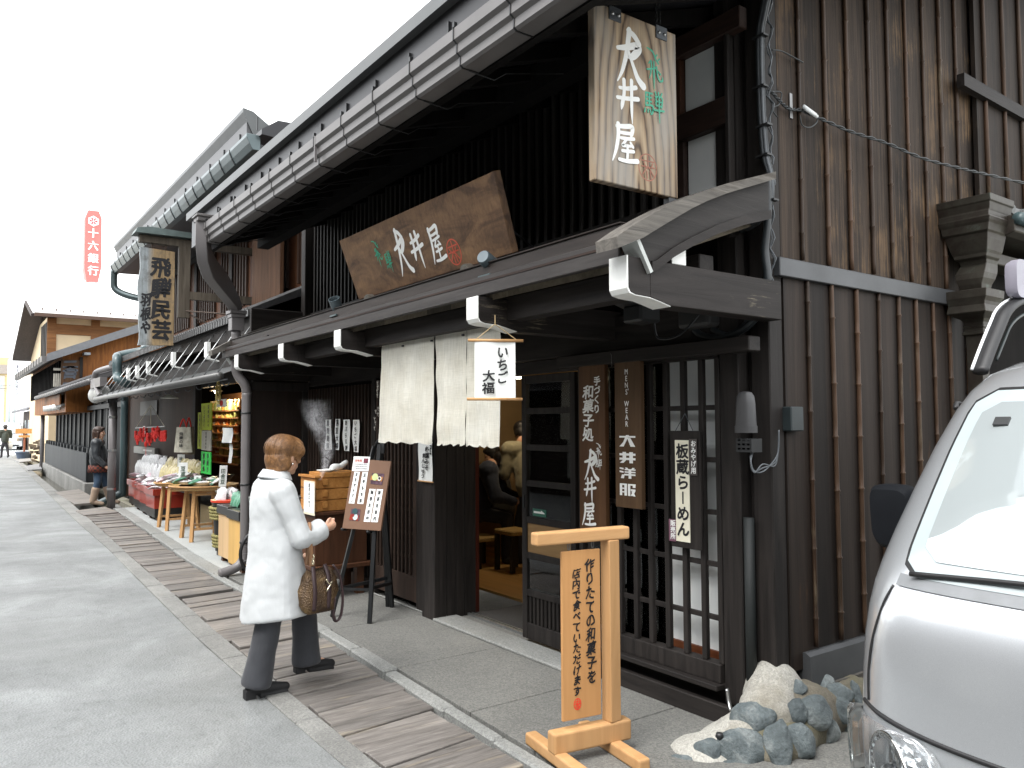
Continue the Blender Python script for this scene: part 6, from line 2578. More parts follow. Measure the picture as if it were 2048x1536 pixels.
q = gt(110, 210)
b = MB()
b.box((XT-8, -14, 0), (XT, q.y, q.z-.3))
b.prism([(-14, q.z-.3), (q.y, q.z-.3), (q.y, q.z), (-14, q.z+.9)], 'X', XT-8, XT)
b.build('wall', flat('tan_render', (.60, .46, .25), .8, 0, .05), h6)
b = MB()
zg_ = gt(50, 295).z
b.box((XT+.01, -14, gt(50, 400).z), (XT+.3, q.y-.1, zg_))
b.build('balcony_band', flat('grey_brown_band', (.32, .28, .25), .8), h6)
b = MB()
b.box((XT+.01, -14, 0), (XT+.06, gt(55, 500).y, gt(0, 420).z))
b.build('lower_wall', flat('pale_render', (.56, .53, .46), .8), h6)
for yy, zz in ((450, 570), (760, 880)):
    a, c_ = gt(-40, yy), gt(28, zz)
    MB().box((XT+.061, a.y, c_.z), (XT+.09, c_.y, a.z)).build('window', flat('pale_window', (.45, .52, .55), .15), h6)
    MB().box((XT+.061, a.y-2.6, c_.z), (XT+.09, a.y-1.2, a.z)).build('window', MATS['pale_window'], h6)
# bank pylon
XB = -80.0
kp = Crop(0, 400, 4.0)


def gb(x, y):
    return atx(*kp(x, y), XB)


pyl = thing('sign_pylon', gb(740, 770), 'tall red tapered roof sign with white characters above the far roofs', 'sign')
pts = [gb(*q) for q in ((708, 80), (792, 90), (815, 150), (812, 540), (785, 655), (692, 652), (674, 545), (682, 145))]
b = MB()
b.prism([(p.y, p.z) for p in pts], 'X', XB-1.2, XB)
pb_ = b.build('sign_box', flat('signal_red', (.78, .15, .135), .45, 0, .03), pyl)
pz_ = Plane((XB, 0, 0), (0, 1, 0), (0, 0, 1))
b = MB()
cy, cz = pz_.hit(*kp(748, 170))
b.add([pz_.P(cy+.5*math.sin(t), cz+.5*math.cos(t), .05) for t in arc(6, 0, 2*math.pi)[:-1]], [(5, 4, 3, 2, 1, 0)])
b.build('emblem', WINK, pyl)
b = MB()
for k in range(6):
    t = k*math.pi/3+math.pi/6
    d, n_ = (math.sin(t), math.cos(t)), (math.cos(t), -math.sin(t))
    b.add([pz_.P(cy+d[0]*r+n_[0]*s_, cz+d[1]*r+n_[1]*s_, .08) for r, s_ in ((.07, -.03), (.07, .03), (.32, .075), (.32, -.075))], [(0, 1, 2, 3)])
b.build('emblem_spokes', flat('red_mark', (.5, .04, .06), .5), pyl)
b = MB()
for i, ch in enumerate('十六銀行'):
    y, z = pz_.hit(*kp(745, 265+i*100))
    for dx_ in (-.03, .03):
        put_glyph(b, ch, pz_.P(y+dx_, z, .05+dx_*.1), pz_.ux, pz_.uy, .92, .95, 0, .01)
b.build('lettering', WINK, pyl)
b = MB()
q = gb(740, 660)
b.tube([(XB-.6, q.y, q.z+.2), (XB-.6, q.y, 0)], .55, 10)
for s_ in (-1.1, 1.1):
    b.tube([(XB-.6, q.y+s_*.25, q.z-.6), (XB-.6, q.y+s_*1.6, q.z-2.6)], .1, 6)
b.build('mast', flat('pale_steel', (.75, .75, .76), .5), pyl)
# poles and a tall white banner sign by the block
for k, (px, lab) in enumerate(((15, 'pale street pole, left of the pair by the tan block'), (26, 'pale street pole, right of the pair by the tan block'))):
    p = atx(px, 880, -70)
    b = MB()
    b.tube([(-70, p.y, 0), (-70, p.y, 6.6-k*.2)], [.16, .11], 10)
    o = b.build('street_pole', flat('pale_pole', (.55, .60, .58), .5), base=(-70, p.y, 0), smooth=True)
    tag(o, lab, 'pole', 'poles by the tan block')
p0, p1_ = atx(28, 728, -72), atx(37, 793, -72)
b = MB()
b.box((-72, p0.y, p1_.z), (-71.8, p1_.y, p0.z))
o = b.build('banner_sign', flat('white_sign_far', (.8, .8, .82), .5), base=(-72, (p0.y+p1_.y)/2, p1_.z))
ORG[o.name] = V((-72, (p0.y+p1_.y)/2, p1_.z))
tag(o, 'tall narrow white sign with dark characters beside the tan block', 'sign')
b = MB()
pn = Plane((-71.78, 0, 0), (0, 1, 0), (0, 0, 1))
vtext(b, '乗光七ひやほうぶ', pn.P((p0.y+p1_.y)/2, p0.z-.05, .01), pn.ux, pn.uy, (p0.z-p1_.z)/8.6, None, .9)
b.build('lettering', flat('dim_ink', (.12, .12, .16), .8), o)

# ================================================================== people
def fabric(name, col, rough=.85, var=.12):
    def f(n, b, o):
        v = coords(n)
        t = tex(n, v, 5, 5)
        fine = tex(n, v, 260, 3)
        n.links.new(ramp(n, t, [(.3, tuple(c*(1-var) for c in col)), (.7, tuple(min(1, c*(1+var)) for c in col))]), b.inputs['Base Color'])
        b.inputs['Roughness'].default_value = rough
        b.inputs['Sheen Weight'].default_value = .15
        m = nd(n, 'Math', operation='MULTIPLY_ADD')
        n.links.new(fine, m.inputs[0])
        m.inputs[1].default_value = .12
        n.links.new(tex(n, coords(n, (1, 1, .45)), 9, 3), m.inputs[2])
        bump(n, b, m.outputs[0], .35, .02)
    return mat(name, f)


def skinmat(n, b, o):
    v = coords(n)
    n.links.new(ramp(n, tex(n, v, 12, 4), [(.3, (.50, .28, .18)), (.7, (.60, .36, .25))]), b.inputs['Base Color'])
    b.inputs['Roughness'].default_value = .5
    b.inputs['Subsurface Weight'].default_value = .1


SKIN = mat('skin', skinmat)


def hairmat(name, a, c_, hl):
    def f(n, b, o):
        v = coords(n, (1, .35, .35), rot=(.3, 0, 0))
        t = tex(n, v, 130, 5, .65)
        big = tex(n, v, 9, 4)
        col_ = ramp(n, t, [(.3, a), (.62, c_), (.8, hl)])
        col_ = mix(n, .6, col_, ramp(n, big, [(.3, (.6, .6, .6)), (.7, (1.3, 1.3, 1.3))]), 'MULTIPLY')
        n.links.new(col_, b.inputs['Base Color'])
        b.inputs['Roughness'].default_value = .42
        bump(n, b, t, .8, .008)
    return mat(name, f)


HAIRB = hairmat('chestnut_hair', (.10, .045, .018), (.27, .135, .052), (.46, .27, .12))
HAIRD = hairmat('dark_brown_hair', (.020, .010, .007), (.055, .028, .018), (.10, .05, .03))
HAIRK = hairmat('black_hair', (.006, .005, .005), (.014, .012, .012), (.03, .028, .028))


class Fig:
    def __init__(s, root, heading):
        s.o = V(root)
        s.R = Matrix.Rotation(heading, 3, 'Z')

    def __call__(s, r, f, z):
        """right, forward, up -> place"""
        return s.o+s.R @ V((r, f, z))


def head(mb, F, c, sc=1.0, yaw=0.0, tilt=0.0):
    """skull, jaw, nose, ears, brow, lips joined later into one skin"""
    Rm = F.R @ Matrix.Rotation(yaw, 3, 'Z') @ Matrix.Rotation(tilt, 3, 'X')

    def at(r, f, z):
        return F(*c)+Rm @ V((r*sc, f*sc, z*sc))
    mb.ell(at(0, -.012, .028), .074*sc, .094*sc, .088*sc, Rm)
    mb.ell(at(0, .018, -.035), .060*sc, .072*sc, .078*sc, Rm)
    mb.ell(at(0, .052, -.088), .030*sc, .030*sc, .024*sc, Rm, 10)
    mb.cap(at(0, .088, .012), at(0, .104, -.024), .009*sc, .014*sc, 8)
    mb.ell(at(0, .078, .030), .050*sc, .018*sc, .014*sc, Rm, 10)
    mb.ell(at(0, .084, -.055), .024*sc, .012*sc, .008*sc, Rm, 10)
    mb.ell(at(0, .082, -.066), .020*sc, .012*sc, .008*sc, Rm, 10)
    for s_ in (-1, 1):
        mb.ell(at(s_*.076, -.008, -.012), .010*sc, .020*sc, .033*sc, Rm, 10)
        mb.ell(at(s_*.045, .062, -.022), .022*sc, .02*sc, .02*sc, Rm, 10)
    return at, Rm


def hand(mb, F, w, d, side, curl=.5, sc=1.0):
    """palm and five bent fingers from the wrist w towards d; side = thumb direction"""
    w, d, sd = V(w), V(d).normalized(), V(side).normalized()
    n_ = d.cross(sd).normalized()
    mb.cap(w, w+d*.075*sc, .024*sc, .030*sc, 10)
    for k, (off, L_) in enumerate(((-.028, .052), (-.010, .066), (.010, .070), (.028, .062))):
        b0 = w+d*.085*sc+sd*off*sc
        k1_ = b0+(d*math.cos(curl*.6)-n_*math.sin(curl*.6))*L_*.5*sc
        k2_ = k1_+(d*math.cos(curl*1.8)-n_*math.sin(curl*1.8))*L_*.35*sc
        k3b = k2_+(d*math.cos(curl*2.6)-n_*math.sin(curl*2.6))*L_*.3*sc
        mb.cap(w+d*.05*sc+sd*off*.8*sc, b0, .011*sc, .0095*sc, 8)
        mb.cap(b0, k1_, .0095*sc, .009*sc, 8)
        mb.cap(k1_, k2_, .009*sc, .008*sc, 8)
        mb.cap(k2_, k3b, .008*sc, .007*sc, 8)
    t0 = w+d*.02*sc+sd*.022*sc
    t1 = t0+(d*.6+sd*.6)*.04*sc
    mb.cap(t0, t1, .012*sc, .010*sc, 8)
    mb.cap(t1, t1+(d*.9-n_*.4).normalized()*.032*sc, .010*sc, .008*sc, 8)


def eyes(F, at, Rm, parent, sc=1.0):
    b = MB()
    for s_ in (-1, 1):
        b.ell(at(s_*.031, .0865, .006), .010*sc, .006*sc, .006*sc, Rm, 8)
    b.build('eyes', flat('dark_eye', (.012, .008, .006), .2), parent, True)
    b = MB()
    for s_ in (-1, 1):
        b.ell(at(s_*.032, .090, .030), .017*sc, .006*sc, .003*sc, Rm, 8)
    b.build('eyebrows', HAIRD, parent, True)


def person(F, label, group=None):
    pass


# ---------------------------------------------------------------- the woman in the white coat
F = Fig((-4.77, 1.72, 0), 0)
body = MB()
at, Rm = head(body, F, (0, -.005, 1.405), .98, .30, -.10)
body.cap(F(0, -.055, 1.22), F(0, -.02, 1.36), .055, .048)
body.cap(F(0, -.06, .82), F(0, -.07, 1.2), .12, .11)
body.cap(F(.09, -.07, 1.2), F(-.09, -.07, 1.2), .06, .06)
RA = [F(.16, -.08, 1.20), F(.225, .015, .93), F(.155, .185, .965)]
LA = [F(-.16, -.08, 1.20), F(-.22, -.06, .93), F(-.20, .10, .80)]
for A_ in (RA, LA):
    body.cap(A_[0], A_[1], .045, .036)
    body.cap(A_[1], A_[2], .036, .024)
hand(body, F, RA[2], F(.12, .27, .985)-RA[2], V((.0, 0, 1)), 1.0, .92)
hand(body, F, LA[2], F(-.19, .18, .74)-LA[2], V((1, 0, 0)), .6, .92)
RL = [F(.08, -.06, .80), F(.065, -.12, .44), F(.055, -.185, .085)]
LL = [F(-.08, -.03, .80), F(-.075, .15, .46), F(-.075, .17, .12)]
for L_ in (RL, LL):
    body.cap(L_[0], L_[1], .075, .052)
    body.cap(L_[1], L_[2], .052, .036)
body.cap(RL[2], F(.05, -.08, .035), .035, .028)
body.cap(LL[2], F(-.075, .29, .085), .035, .028)
woman = blob(body, 'person', SKIN, None, .0055, 4, .5, base=F(0, 0, 0))
tag(woman, 'person in a white coat with short brown hair walking past the sweet shop', 'person')
ORG[woman.name] = F(0, 0, 0)
eyes(F, at, Rm, woman)
# hair: short rounded cut, ear showing
h = MB()


def ha(r, f, z):
    return at(r, f, z)


h.ell(ha(0, -.012, .048), .095, .126, .090, Rm, 24)
h.ell(ha(0, -.046, -.015), .088, .088, .100, Rm, 20)
h.ell(ha(0, .045, .062), .078, .066, .056, Rm)
h.ell(ha(0, .02, .07), .086, .095, .062, Rm)
h.ell(ha(.0, -.066, -.085), .066, .050, .055, Rm)
for s_ in (-1, 1):
    h.ell(ha(s_*.070, .030, .040), .026, .064, .052, Rm)
    h.ell(ha(s_*.070, -.040, -.035), .018, .036, .055, Rm)
    h.ell(ha(s_*.070, .048, .0), .012, .016, .045, Rm)
ho = blob(h, 'hair', HAIRB, woman, .005, 14, .6)
b = MB()
rnd = random.Random(5)
for i in range(900):
    th, ph_ = rnd.uniform(0, math.tau), rnd.uniform(.05, 1.9)
    d0 = V((math.sin(ph_)*math.sin(th), math.sin(ph_)*math.cos(th), math.cos(ph_)))
    if d0.y > .55 and d0.z < .35:
        continue
    base = V((0, -.024, .046))
    p0 = base+V((d0.x*.098, d0.y*.120, d0.z*.094))
    tang = V((d0.x*.4, d0.y*.4+(.12 if d0.y > 0 else -.1), -1.0))
    tang = (tang-d0*tang.dot(d0)).normalized()
    L_ = rnd.uniform(.03, .06)
    pts = []
    for k in range(4):
        q = p0+tang*(L_*k/3)
        e = q-base
        e = V((e.x/.098, e.y/.120, e.z/.094))
        e = e/max(e.length, 1e-5)*(1+.02*k/3+.012)
        pts.append(base+V((e.x*.098, e.y*.120, e.z*.094)))
    w_ = rnd.uniform(.0012, .0024)
    sx = d0.cross(tang)*w_
    rws = [[ha(*(q-sx*(1-.25*k))), ha(*(q+sx*(1-.25*k)))] for k, q in enumerate(pts)]
    b.sheet(rws)
b.build('strands', HAIRB, ho)
# glasses and earring
b = MB()
for s_ in (-1, 1):
    b.tube([ha(s_*.080, -.005, .010), ha(s_*.074, .070, .012), ha(s_*.062, .100, .010)], [.0035, .003, .0025], 6)
    b.tube([ha(s_*.032+.025*math.cos(t), .104-.006*abs(math.cos(t)), .004+.018*math.sin(t)) for t in arc(12, 0, 2*math.pi)[:-1]], .0018, 5, close=True)
b.tube([ha(-.008, .106, .010), ha(.008, .106, .010)], .0018, 5)
b.build('glasses', flat('dark_brown_frame', (.02, .01, .008), .25), woman, True)
b = MB()
b.ell(ha(.088, -.006, -.044), .006, .006, .007, None, 8)
b.build('earring', CHROME, woman, True)
# coat
c = MB()
rings = []
for z, cy, a, b_ in ((.455, -.055, .236, .203), (.47, -.055, .238, .205), (.57, -.06, .232, .19), (.70, -.062, .218, .172), (.85, -.064, .200, .155), (.98, -.066, .186, .145), (1.10, -.07, .185, .142), (1.18, -.075, .18, .132), (1.235, -.078, .160, .115), (1.27, -.074, .115, .090), (1.30, -.062, .078, .072), (1.325, -.060, .070, .066)):
    ring = []
    for k in range(40):
        t = 2*math.pi*k/40
        fl = 1+.030*math.sin(t*5+1+z)*max(0, (.95-z)/.5)+.022*math.sin(t*9+z*4)*max(0, (.9-z)/.5)+.010*math.sin(t*2+z*38)*(.72 < z < 1.1)
        zz = z+(.018*math.cos(t*2+.6)+.02*math.cos(t-1.57) if z < .475 else 0)
        ring.append(F(a*fl*math.cos(t), cy+b_*fl*math.sin(t), zz))
    rings.append(ring)
c.loft(rings)
for A_, up in ((RA, .0), (LA, .0)):
    c.cap(A_[0]+V((0, 0, .005)), A_[0].lerp(A_[1], .5), .078, .069)
    c.cap(A_[0].lerp(A_[1], .5), A_[1], .069, .064)
    e = A_[1].lerp(A_[2], .88)
    d = (A_[2]-A_[1]).normalized()
    m1 = A_[1].lerp(A_[2], .5)+V((0, 0, -.012))
    c.cap(A_[1], m1, .064, .062)
    c.lathe(m1-d*.02, [(.02, 0), (.060, .0), (.066, (e-m1).length*.55), (.070, (e-m1).length+.015), (.060, (e-m1).length+.024), (.02, (e-m1).length+.02)], 20, (e-m1))
c.ell(F(.155, -.075, 1.205), .07, .075, .065)
c.ell(F(-.155, -.075, 1.205), .07, .075, .065)
# turned-down collar
for k in range(9):
    t = math.radians(20+k*40)
coat = blob(c, 'coat', fabric('white_wool', (.52, .54, .548), .85, .05), woman, .007, 5)
tx2 = bpy.data.textures.new('folds', 'CLOUDS')
tx2.noise_scale = .16
baked(coat, [('DISPLACE', dict(texture=tx2, strength=.018, mid_level=.5))])
b = MB()
rg = []
for f_, (a, b_, z) in enumerate(((.070, .068, 1.318), (.080, .078, 1.322), (.105, .098, 1.285), (.110, .102, 1.272), (.100, .094, 1.272), (.074, .072, 1.305))):
    rg.append([F(a*math.cos(t), -.060-.008*(f_ > 1)+b_*math.sin(t), z+.012*math.sin(t)*-1) for t in arc(28, math.radians(115), math.radians(425))])
b.sheet(rg)
b.build('collar', MATS['white_wool'], coat, True)
b = MB()
tq = [F(.238*math.cos(t), -.062+.19*math.sin(t), .58) for t in (0,)]
b.build('seam', MATS['white_wool'], coat) if False else None
# trousers
t_ = MB()
t_.cap(F(.06, -.05, .80), F(-.06, -.04, .80), .12, .12)
for L_, fl in ((RL, 1), (LL, 1)):
    t_.cap(L_[0], L_[1], .098, .078)
    d = (L_[2]-L_[1])
    n_ = 8
    prof = [(.02, -.02), (.075, -.01), (.078, .05), (.080, d.length*.5), (.085, d.length*.85), (.090, d.length*1.0), (.086, d.length*1.06), (.03, d.length*1.05)]
    t_.lathe(L_[1], prof, 22, d)
tro = blob(t_, 'trousers', fabric('charcoal_wool', (.034, .036, .042), .85, .15), woman, .007, 5)
baked(tro, [('DISPLACE', dict(texture=tx2, strength=.016, mid_level=.5))])
b = MB()
for hx, hy, hz, dx, dy, dz in ((.055, -.215, .02, .0, .205, .0), (-.075, .135, .075, .0, .20, -.012)):
    b.cap(F(hx, hy, hz+.03), F(hx+dx*.5, hy+dy*.5, hz+.022+dz*.5), .036, .038)
    b.cap(F(hx+dx*.5, hy+dy*.5, hz+.022+dz*.5), F(hx+dx, hy+dy, hz+.012+dz), .038, .026)
    q = F(hx, hy-.01, hz+.005)
    b.obox(q+V((0, .0, -.0)), (.030, 0, 0), (0, .03, 0), (0, 0, .028))
    b.obox(F(hx+dx*.62, hy+dy*.62, hz-.012+dz*.6), (.036, 0, 0), (0, .085, dz*.3), (0, 0, .008))
sh = blob(b, 'shoes', flat('black_suede', (.010, .010, .011), .7), woman, .005, 3)
# handbag
BG = Fig((-4.58, 1.845, .48), math.radians(8))
bag = thing('handbag', BG(0, 0, 0), 'slouchy bronze leather handbag with dark straps hanging from the forearm of the coated person', 'handbag')


def bagmat(n, b_, o):
    v = coords(n)
    t = tex(n, v, 7, 5, .6, .5)
    vo = nd(n, 'TexVoronoi', Scale=130.0)
    n.links.new(v, vo.inputs['Vector'])
    n.links.new(ramp(n, t, [(.35, (.045, .026, .016)), (.55, (.13, .08, .038)), (.72, (.32, .22, .10))]), b_.inputs['Base Color'])
    b_.inputs['Metallic'].default_value = .35
    b_.inputs['Roughness'].default_value = .38
    m = nd(n, 'Math', operation='ADD')
    n.links.new(t, m.inputs[0])
    n.links.new(vo.outputs['Distance'], m.inputs[1])
    bump(n, b_, m.outputs[0], .6, .012)


b = MB()
rings = []
for z, w_, d_, sh_ in ((0, .10, .05, 0), (.012, .125, .065, 0), (.06, .14, .07, .0), (.14, .145, .065, .005), (.21, .13, .05, .01), (.26, .115, .032, .012), (.275, .10, .02, .012)):
    w_ *= .84
    z *= .9
    rings.append([BG(d_*math.copysign(abs(math.cos(t))**.6, math.cos(t)), sh_+w_*math.copysign(abs(math.sin(t))**.6, math.sin(t))+.015*math.sin(z*30+t*3), z+.012*math.sin(t*3)*(z > .1)) for t in arc(28, 0, 2*math.pi)[:-1]])
b.loft(rings)
b.build('bag_body', mat('bronze_leather', bagmat), bag, True)
PURP = flat('plum_leather', (.045, .026, .028), .45, 0, .2)
b = MB()
for s_ in (-.05, .045):
    path = [BG(.062, s_, .02), BG(.074, s_, .12), BG(.058, s_, .22), BG(.03, s_*.8, .28)]
    b.tube(catmull(path, 4), .014, 8, .4)
b.tube(catmull([BG(.04, .09, .27), BG(.05, .13, .20), BG(.045, .155, .07), BG(.04, .145, -.04), BG(.04, .11, -.07), BG(.04, .09, -.01), BG(.045, .10, .08)], 5), .016, 8, .45)
b.build('strap', PURP, bag, True)
b = MB()
wr_ = RA[1].lerp(RA[2], .35)
b.tube(catmull([BG(.03, -.05, .28), BG(.04, -.06, .36), wr_+V((.055, -.02, .0)), wr_+V((.02, -.01, .07)), wr_+V((-.05, 0, .03)), BG(-.05, -.03, .38), BG(-.03, -.05, .28)], 5), .013, 8, .5)
b.build('handle', flat('tan_leather', (.30, .16, .08), .5), bag, True)
b = MB()
b.tube([BG(.05+.012*math.cos(t), -.055+.002, .335+.016*math.sin(t)) for t in arc(12, 0, 2*math.pi)[:-1]], .004, 6, close=True)
b.tube([BG(.055+.010*math.cos(t), -.055, .305+.013*math.sin(t)) for t in arc(12, 0, 2*math.pi)[:-1]], .0035, 6, close=True)
b.tube(catmull([BG(.078, .02, .2), BG(.085, .04, .17), BG(.08, .06, .18), BG(.085, .02, .13)], 4), .005, 6)
b.build('buckle', flat('pale_brass', (.75, .68, .5), .25, .9), bag, True)


# ---------------------------------------------------------------- general figure for the others
def figure(name_label, F, J, top, legs, hairm, group=None, vox=.012, shoe=None, bulk=1.0, hats=None, hair_long=0.0, sc=1.0, faceyaw=0.0, boots=None, sleeve_end=.92, skirt=0.0, tilt=0.0):
    body = MB()
    at, Rm = head(body, F, J['head'], sc, faceyaw, tilt)
    P = {k: F(*v) for k, v in J.items()}
    body.cap(P['neck'], P['head'], .055*sc, .05*sc)
    body.cap(P['hip'], P['neck'], .12*sc, .10*sc)
    body.cap(P['shL'], P['shR'], .055*sc, .055*sc)
    for s_ in 'LR':
        body.cap(P['sh'+s_], P['el'+s_], .046*sc, .038*sc)
        body.cap(P['el'+s_], P['ha'+s_], .038*sc, .026*sc)
        d = (P['ha'+s_]-P['el'+s_]).normalized()
        hand(body, F, P['ha'+s_], d, V((0, 0, 1)) if abs(d.z) < .7 else F.R @ V((0, 1, 0)), .7, .95*sc)
        body.cap(P['hip'].lerp(P['kn'+s_], .12), P['kn'+s_], .085*sc, .055*sc)
        body.cap(P['kn'+s_], P['an'+s_], .055*sc, .04*sc)
        body.cap(P['an'+s_], P['to'+s_], .036*sc, .026*sc)
        body.cap(P['hip'], P['hip'].lerp(P['kn'+s_], .2), .10*sc, .09*sc)
    o = blob(body, 'person', SKIN, None, vox, 3, .5, base=F(0, 0, 0))
    tag(o, name_label, 'person', group)
    ORG[o.name] = F(0, 0, 0)
    t = MB()
    B = bulk
    t.cap(P['hip']+V((0, 0, .02)), P['hip'].lerp(P['neck'], .55), .155*B*sc, .155*B*sc)
    t.cap(P['hip'].lerp(P['neck'], .5), P['neck'], .155*B*sc, .085*sc)
    t.cap(P['shL'], P['shR'], .10*B*sc, .10*B*sc)
    for s_ in 'LR':
        t.cap(P['sh'+s_], P['el'+s_], .088*B*sc, .068*B*sc)
        t.cap(P['el'+s_], P['el'+s_].lerp(P['ha'+s_], sleeve_end), .064*B*sc, .048*B*sc)
    if skirt:
        t.lathe(P['hip']+V((0, 0, .1)), [(.05, 0), (.16*B*sc, -.01), (.185*B*sc, -skirt), (.05, -skirt)], 20)
    to = blob(t, 'jacket', top, o, vox, 5)
    baked(to, [('DISPLACE', dict(texture=tx2, strength=.03, mid_level=.5))])
    l = MB()
    l.cap(P['hip']+V((0, 0, .03)), P['hip'].lerp(P['knL'].lerp(P['knR'], .5), .15), .135*sc, .13*sc)
    for s_ in 'LR':
        l.cap(P['hip'].lerp(P['kn'+s_], .12), P['kn'+s_], .098*sc, .068*sc)
        l.cap(P['kn'+s_], P['kn'+s_].lerp(P['an'+s_], .97), .068*sc, .055*sc)
    blob(l, 'trousers', legs, o, vox, 4)
    s = MB()
    for k in 'LR':
        s.cap(P['an'+k]-V((0, 0, .02)), P['to'+k], .05*sc, .038*sc)
        if boots:
            s.cap(P['an'+k], P['an'+k].lerp(P['kn'+k], .62), .062*sc, .078*sc)
    blob(s, 'boots' if boots else 'shoes', boots or shoe or flat('black_suede', (.01, .01, .011), .7), o, vox*.8, 3)
    if hairm:
        hh = MB()
        hh.ell(at(0, -.022, .05), .090*sc, .108*sc, .082*sc, Rm, 18)
        hh.ell(at(0, -.058, -.02), .076*sc, .060*sc, .08*sc, Rm)
        hh.ell(at(0, .05, .082), .066*sc, .05*sc, .036*sc, Rm)
        for s_ in (-1, 1):
            hh.ell(at(s_*.070, -.02, .0), .018*sc, .05*sc, .06*sc, Rm)
        if hair_long:
            hh.cap(at(0, -.06, .0), at(0, -.07, -hair_long), .085*sc, .06*sc)
            for s_ in (-1, 1):
                hh.cap(at(s_*.07, -.01, .0), at(s_*.07, -.02, -hair_long*.8), .032*sc, .022*sc)
        blob(hh, 'hair', hairm, o, vox*.7, 4)
    eyes(F, at, Rm, o, sc)
    return o, P, at, Rm


def lathe_r(mb, c_, prof, ax):
    mb.lathe(c_, prof, 24, ax)


# the booted woman by the pole
p = atz(196, 1010)
F2 = Fig((p.x, p.y-.02, 0), math.radians(-20))
J = dict(head=(0, .02, 1.46), neck=(0, -.01, 1.30), hip=(0, 0, .84), shL=(-.16, -.01, 1.25), shR=(.16, -.01, 1.25), elL=(-.23, -.02, .98), elR=(.23, .0, .98), haL=(-.20, .16, .86), haR=(.22, .17, .80),
         knL=(-.09, .12, .47), knR=(.09, .02, .46), anL=(-.09, .22, .09), anR=(.09, -.06, .09), toL=(-.09, .38, .04), toR=(.10, .12, .035))
w2, P2, at2, Rm2 = figure('person with long brown hair in black jacket, jeans and tan boots', F2, J, fabric('black_nylon', (.018, .022, .026), .45), fabric('blue_denim', (.028, .055, .095), .85), HAIRD, vox=.011, hair_long=.24, boots=fabric('tan_suede', (.32, .235, .17), .8), bulk=1.0)
b = MB()
b.lathe(F2(0, 0, .66), [(.05, .0), (.185, .0), (.175, .14), (.05, .14)], 24)


def plaid(n, b_, o):
    ck = nd(n, 'TexChecker', Scale=22.0)
    n.links.new(coords(n), ck.inputs['Vector'])
    ck.inputs['Color1'].default_value = (.16, .035, .02, 1)
    ck.inputs['Color2'].default_value = (.03, .018, .016, 1)
    n.links.new(ck.outputs[0], b_.inputs['Base Color'])
    b_.inputs['Roughness'].default_value = .9


b.build('shirt_hem', mat('plaid_cloth', plaid), w2, True)
# the man at the street end
p = atz(9, 916)
F3 = Fig((p.x, p.y, 0), math.radians(100))
J = dict(head=(0, .03, 1.52), neck=(0, 0, 1.38), hip=(0, 0, .88), shL=(-.19, 0, 1.32), shR=(.19, 0, 1.32), elL=(-.27, .02, 1.05), elR=(.27, .02, 1.05), haL=(-.10, .22, 1.08), haR=(.12, .20, 1.06),
         knL=(-.10, .1, .48), knR=(.10, -.05, .48), anL=(-.11, .12, .09), anR=(.11, -.22, .12), toL=(-.12, .28, .035), toR=(.12, -.05, .05))
m3, P3, at3, Rm3 = figure('person in a brimmed hat and dark green jacket walking at the far left street end', F3, J, fabric('dark_olive_cloth', (.045, .055, .045), .9, .4), fabric('dark_navy_cloth', (.02, .02, .026)), HAIRK, vox=.02, bulk=1.15)
b = MB()
b.lathe(at3(0, -.01, .055), [(.0, .10), (.075, .09), (.095, .02), (.15, .0), (.15, -.008), (.09, .0)], 20)
b.build('hat', fabric('brown_felt', (.05, .045, .04)), m3, True)
b = MB()
b.lathe(P3['haR']+F3.R @ V((.10, -.1, -.62)), [(.02, 0), (.13, .02), (.15, .2), (.11, .34), (.02, .36)], 14)
o = b.build('carrier_bag', flat('white_carrier', (.75, .78, .80), .5), smooth=True)
tag(o, 'white carrier bag hanging beside the hatted person at the street end', 'bag')

# ---- people inside the shop
pS = aty(962, 1000, 5.05)
F4 = Fig((pS.x-.12, pS.y, 0), math.radians(-40))
J = dict(head=(0, .34, 1.16), neck=(0, .20, 1.10), hip=(0, -.05, .58), shL=(-.18, .17, 1.06), shR=(.18, .17, 1.06), elL=(-.25, .30, .80), elR=(.26, .26, .78), haL=(-.12, .48, .74), haR=(.14, .46, .72),
         knL=(-.13, .38, .52), knR=(.13, .38, .52), anL=(-.13, .36, .08), anR=(.13, .36, .08), toL=(-.13, .5, .04), toR=(.13, .5, .04))
figure('person in navy bending over a table just inside the entrance, back turned', F4, J, fabric('navy_cloth', (.012, .018, .036)), fabric('dark_navy_cloth', (.02, .02, .026)), HAIRK, vox=.012, bulk=1.2)
pS = aty(1000, 985, 5.7)
F5 = Fig((pS.x, pS.y, 0), math.radians(150))
J = dict(head=(0, .10, 1.20), neck=(0, .04, 1.05), hip=(0, -.05, .52), shL=(-.17, .02, 1.0), shR=(.17, .02, 1.0), elL=(-.22, .14, .75), elR=(.22, .14, .75), haL=(-.06, .32, .80), haR=(.06, .32, .78),
         knL=(-.12, .36, .5), knR=(.12, .36, .5), anL=(-.12, .36, .08), anR=(.12, .36, .08), toL=(-.12, .5, .04), toR=(.12, .5, .04))
figure('person with black hair in a grey jacket sitting deeper inside the shop', F5, J, fabric('grey_jacket_cloth', (.07, .07, .06)), fabric('dark_navy_cloth', (.02, .02, .026)), HAIRK, vox=.012, sc=.97, tilt=-.3)
pS = aty(1055, 960, 5.5)
F6 = Fig((pS.x, pS.y, 0), math.radians(75))
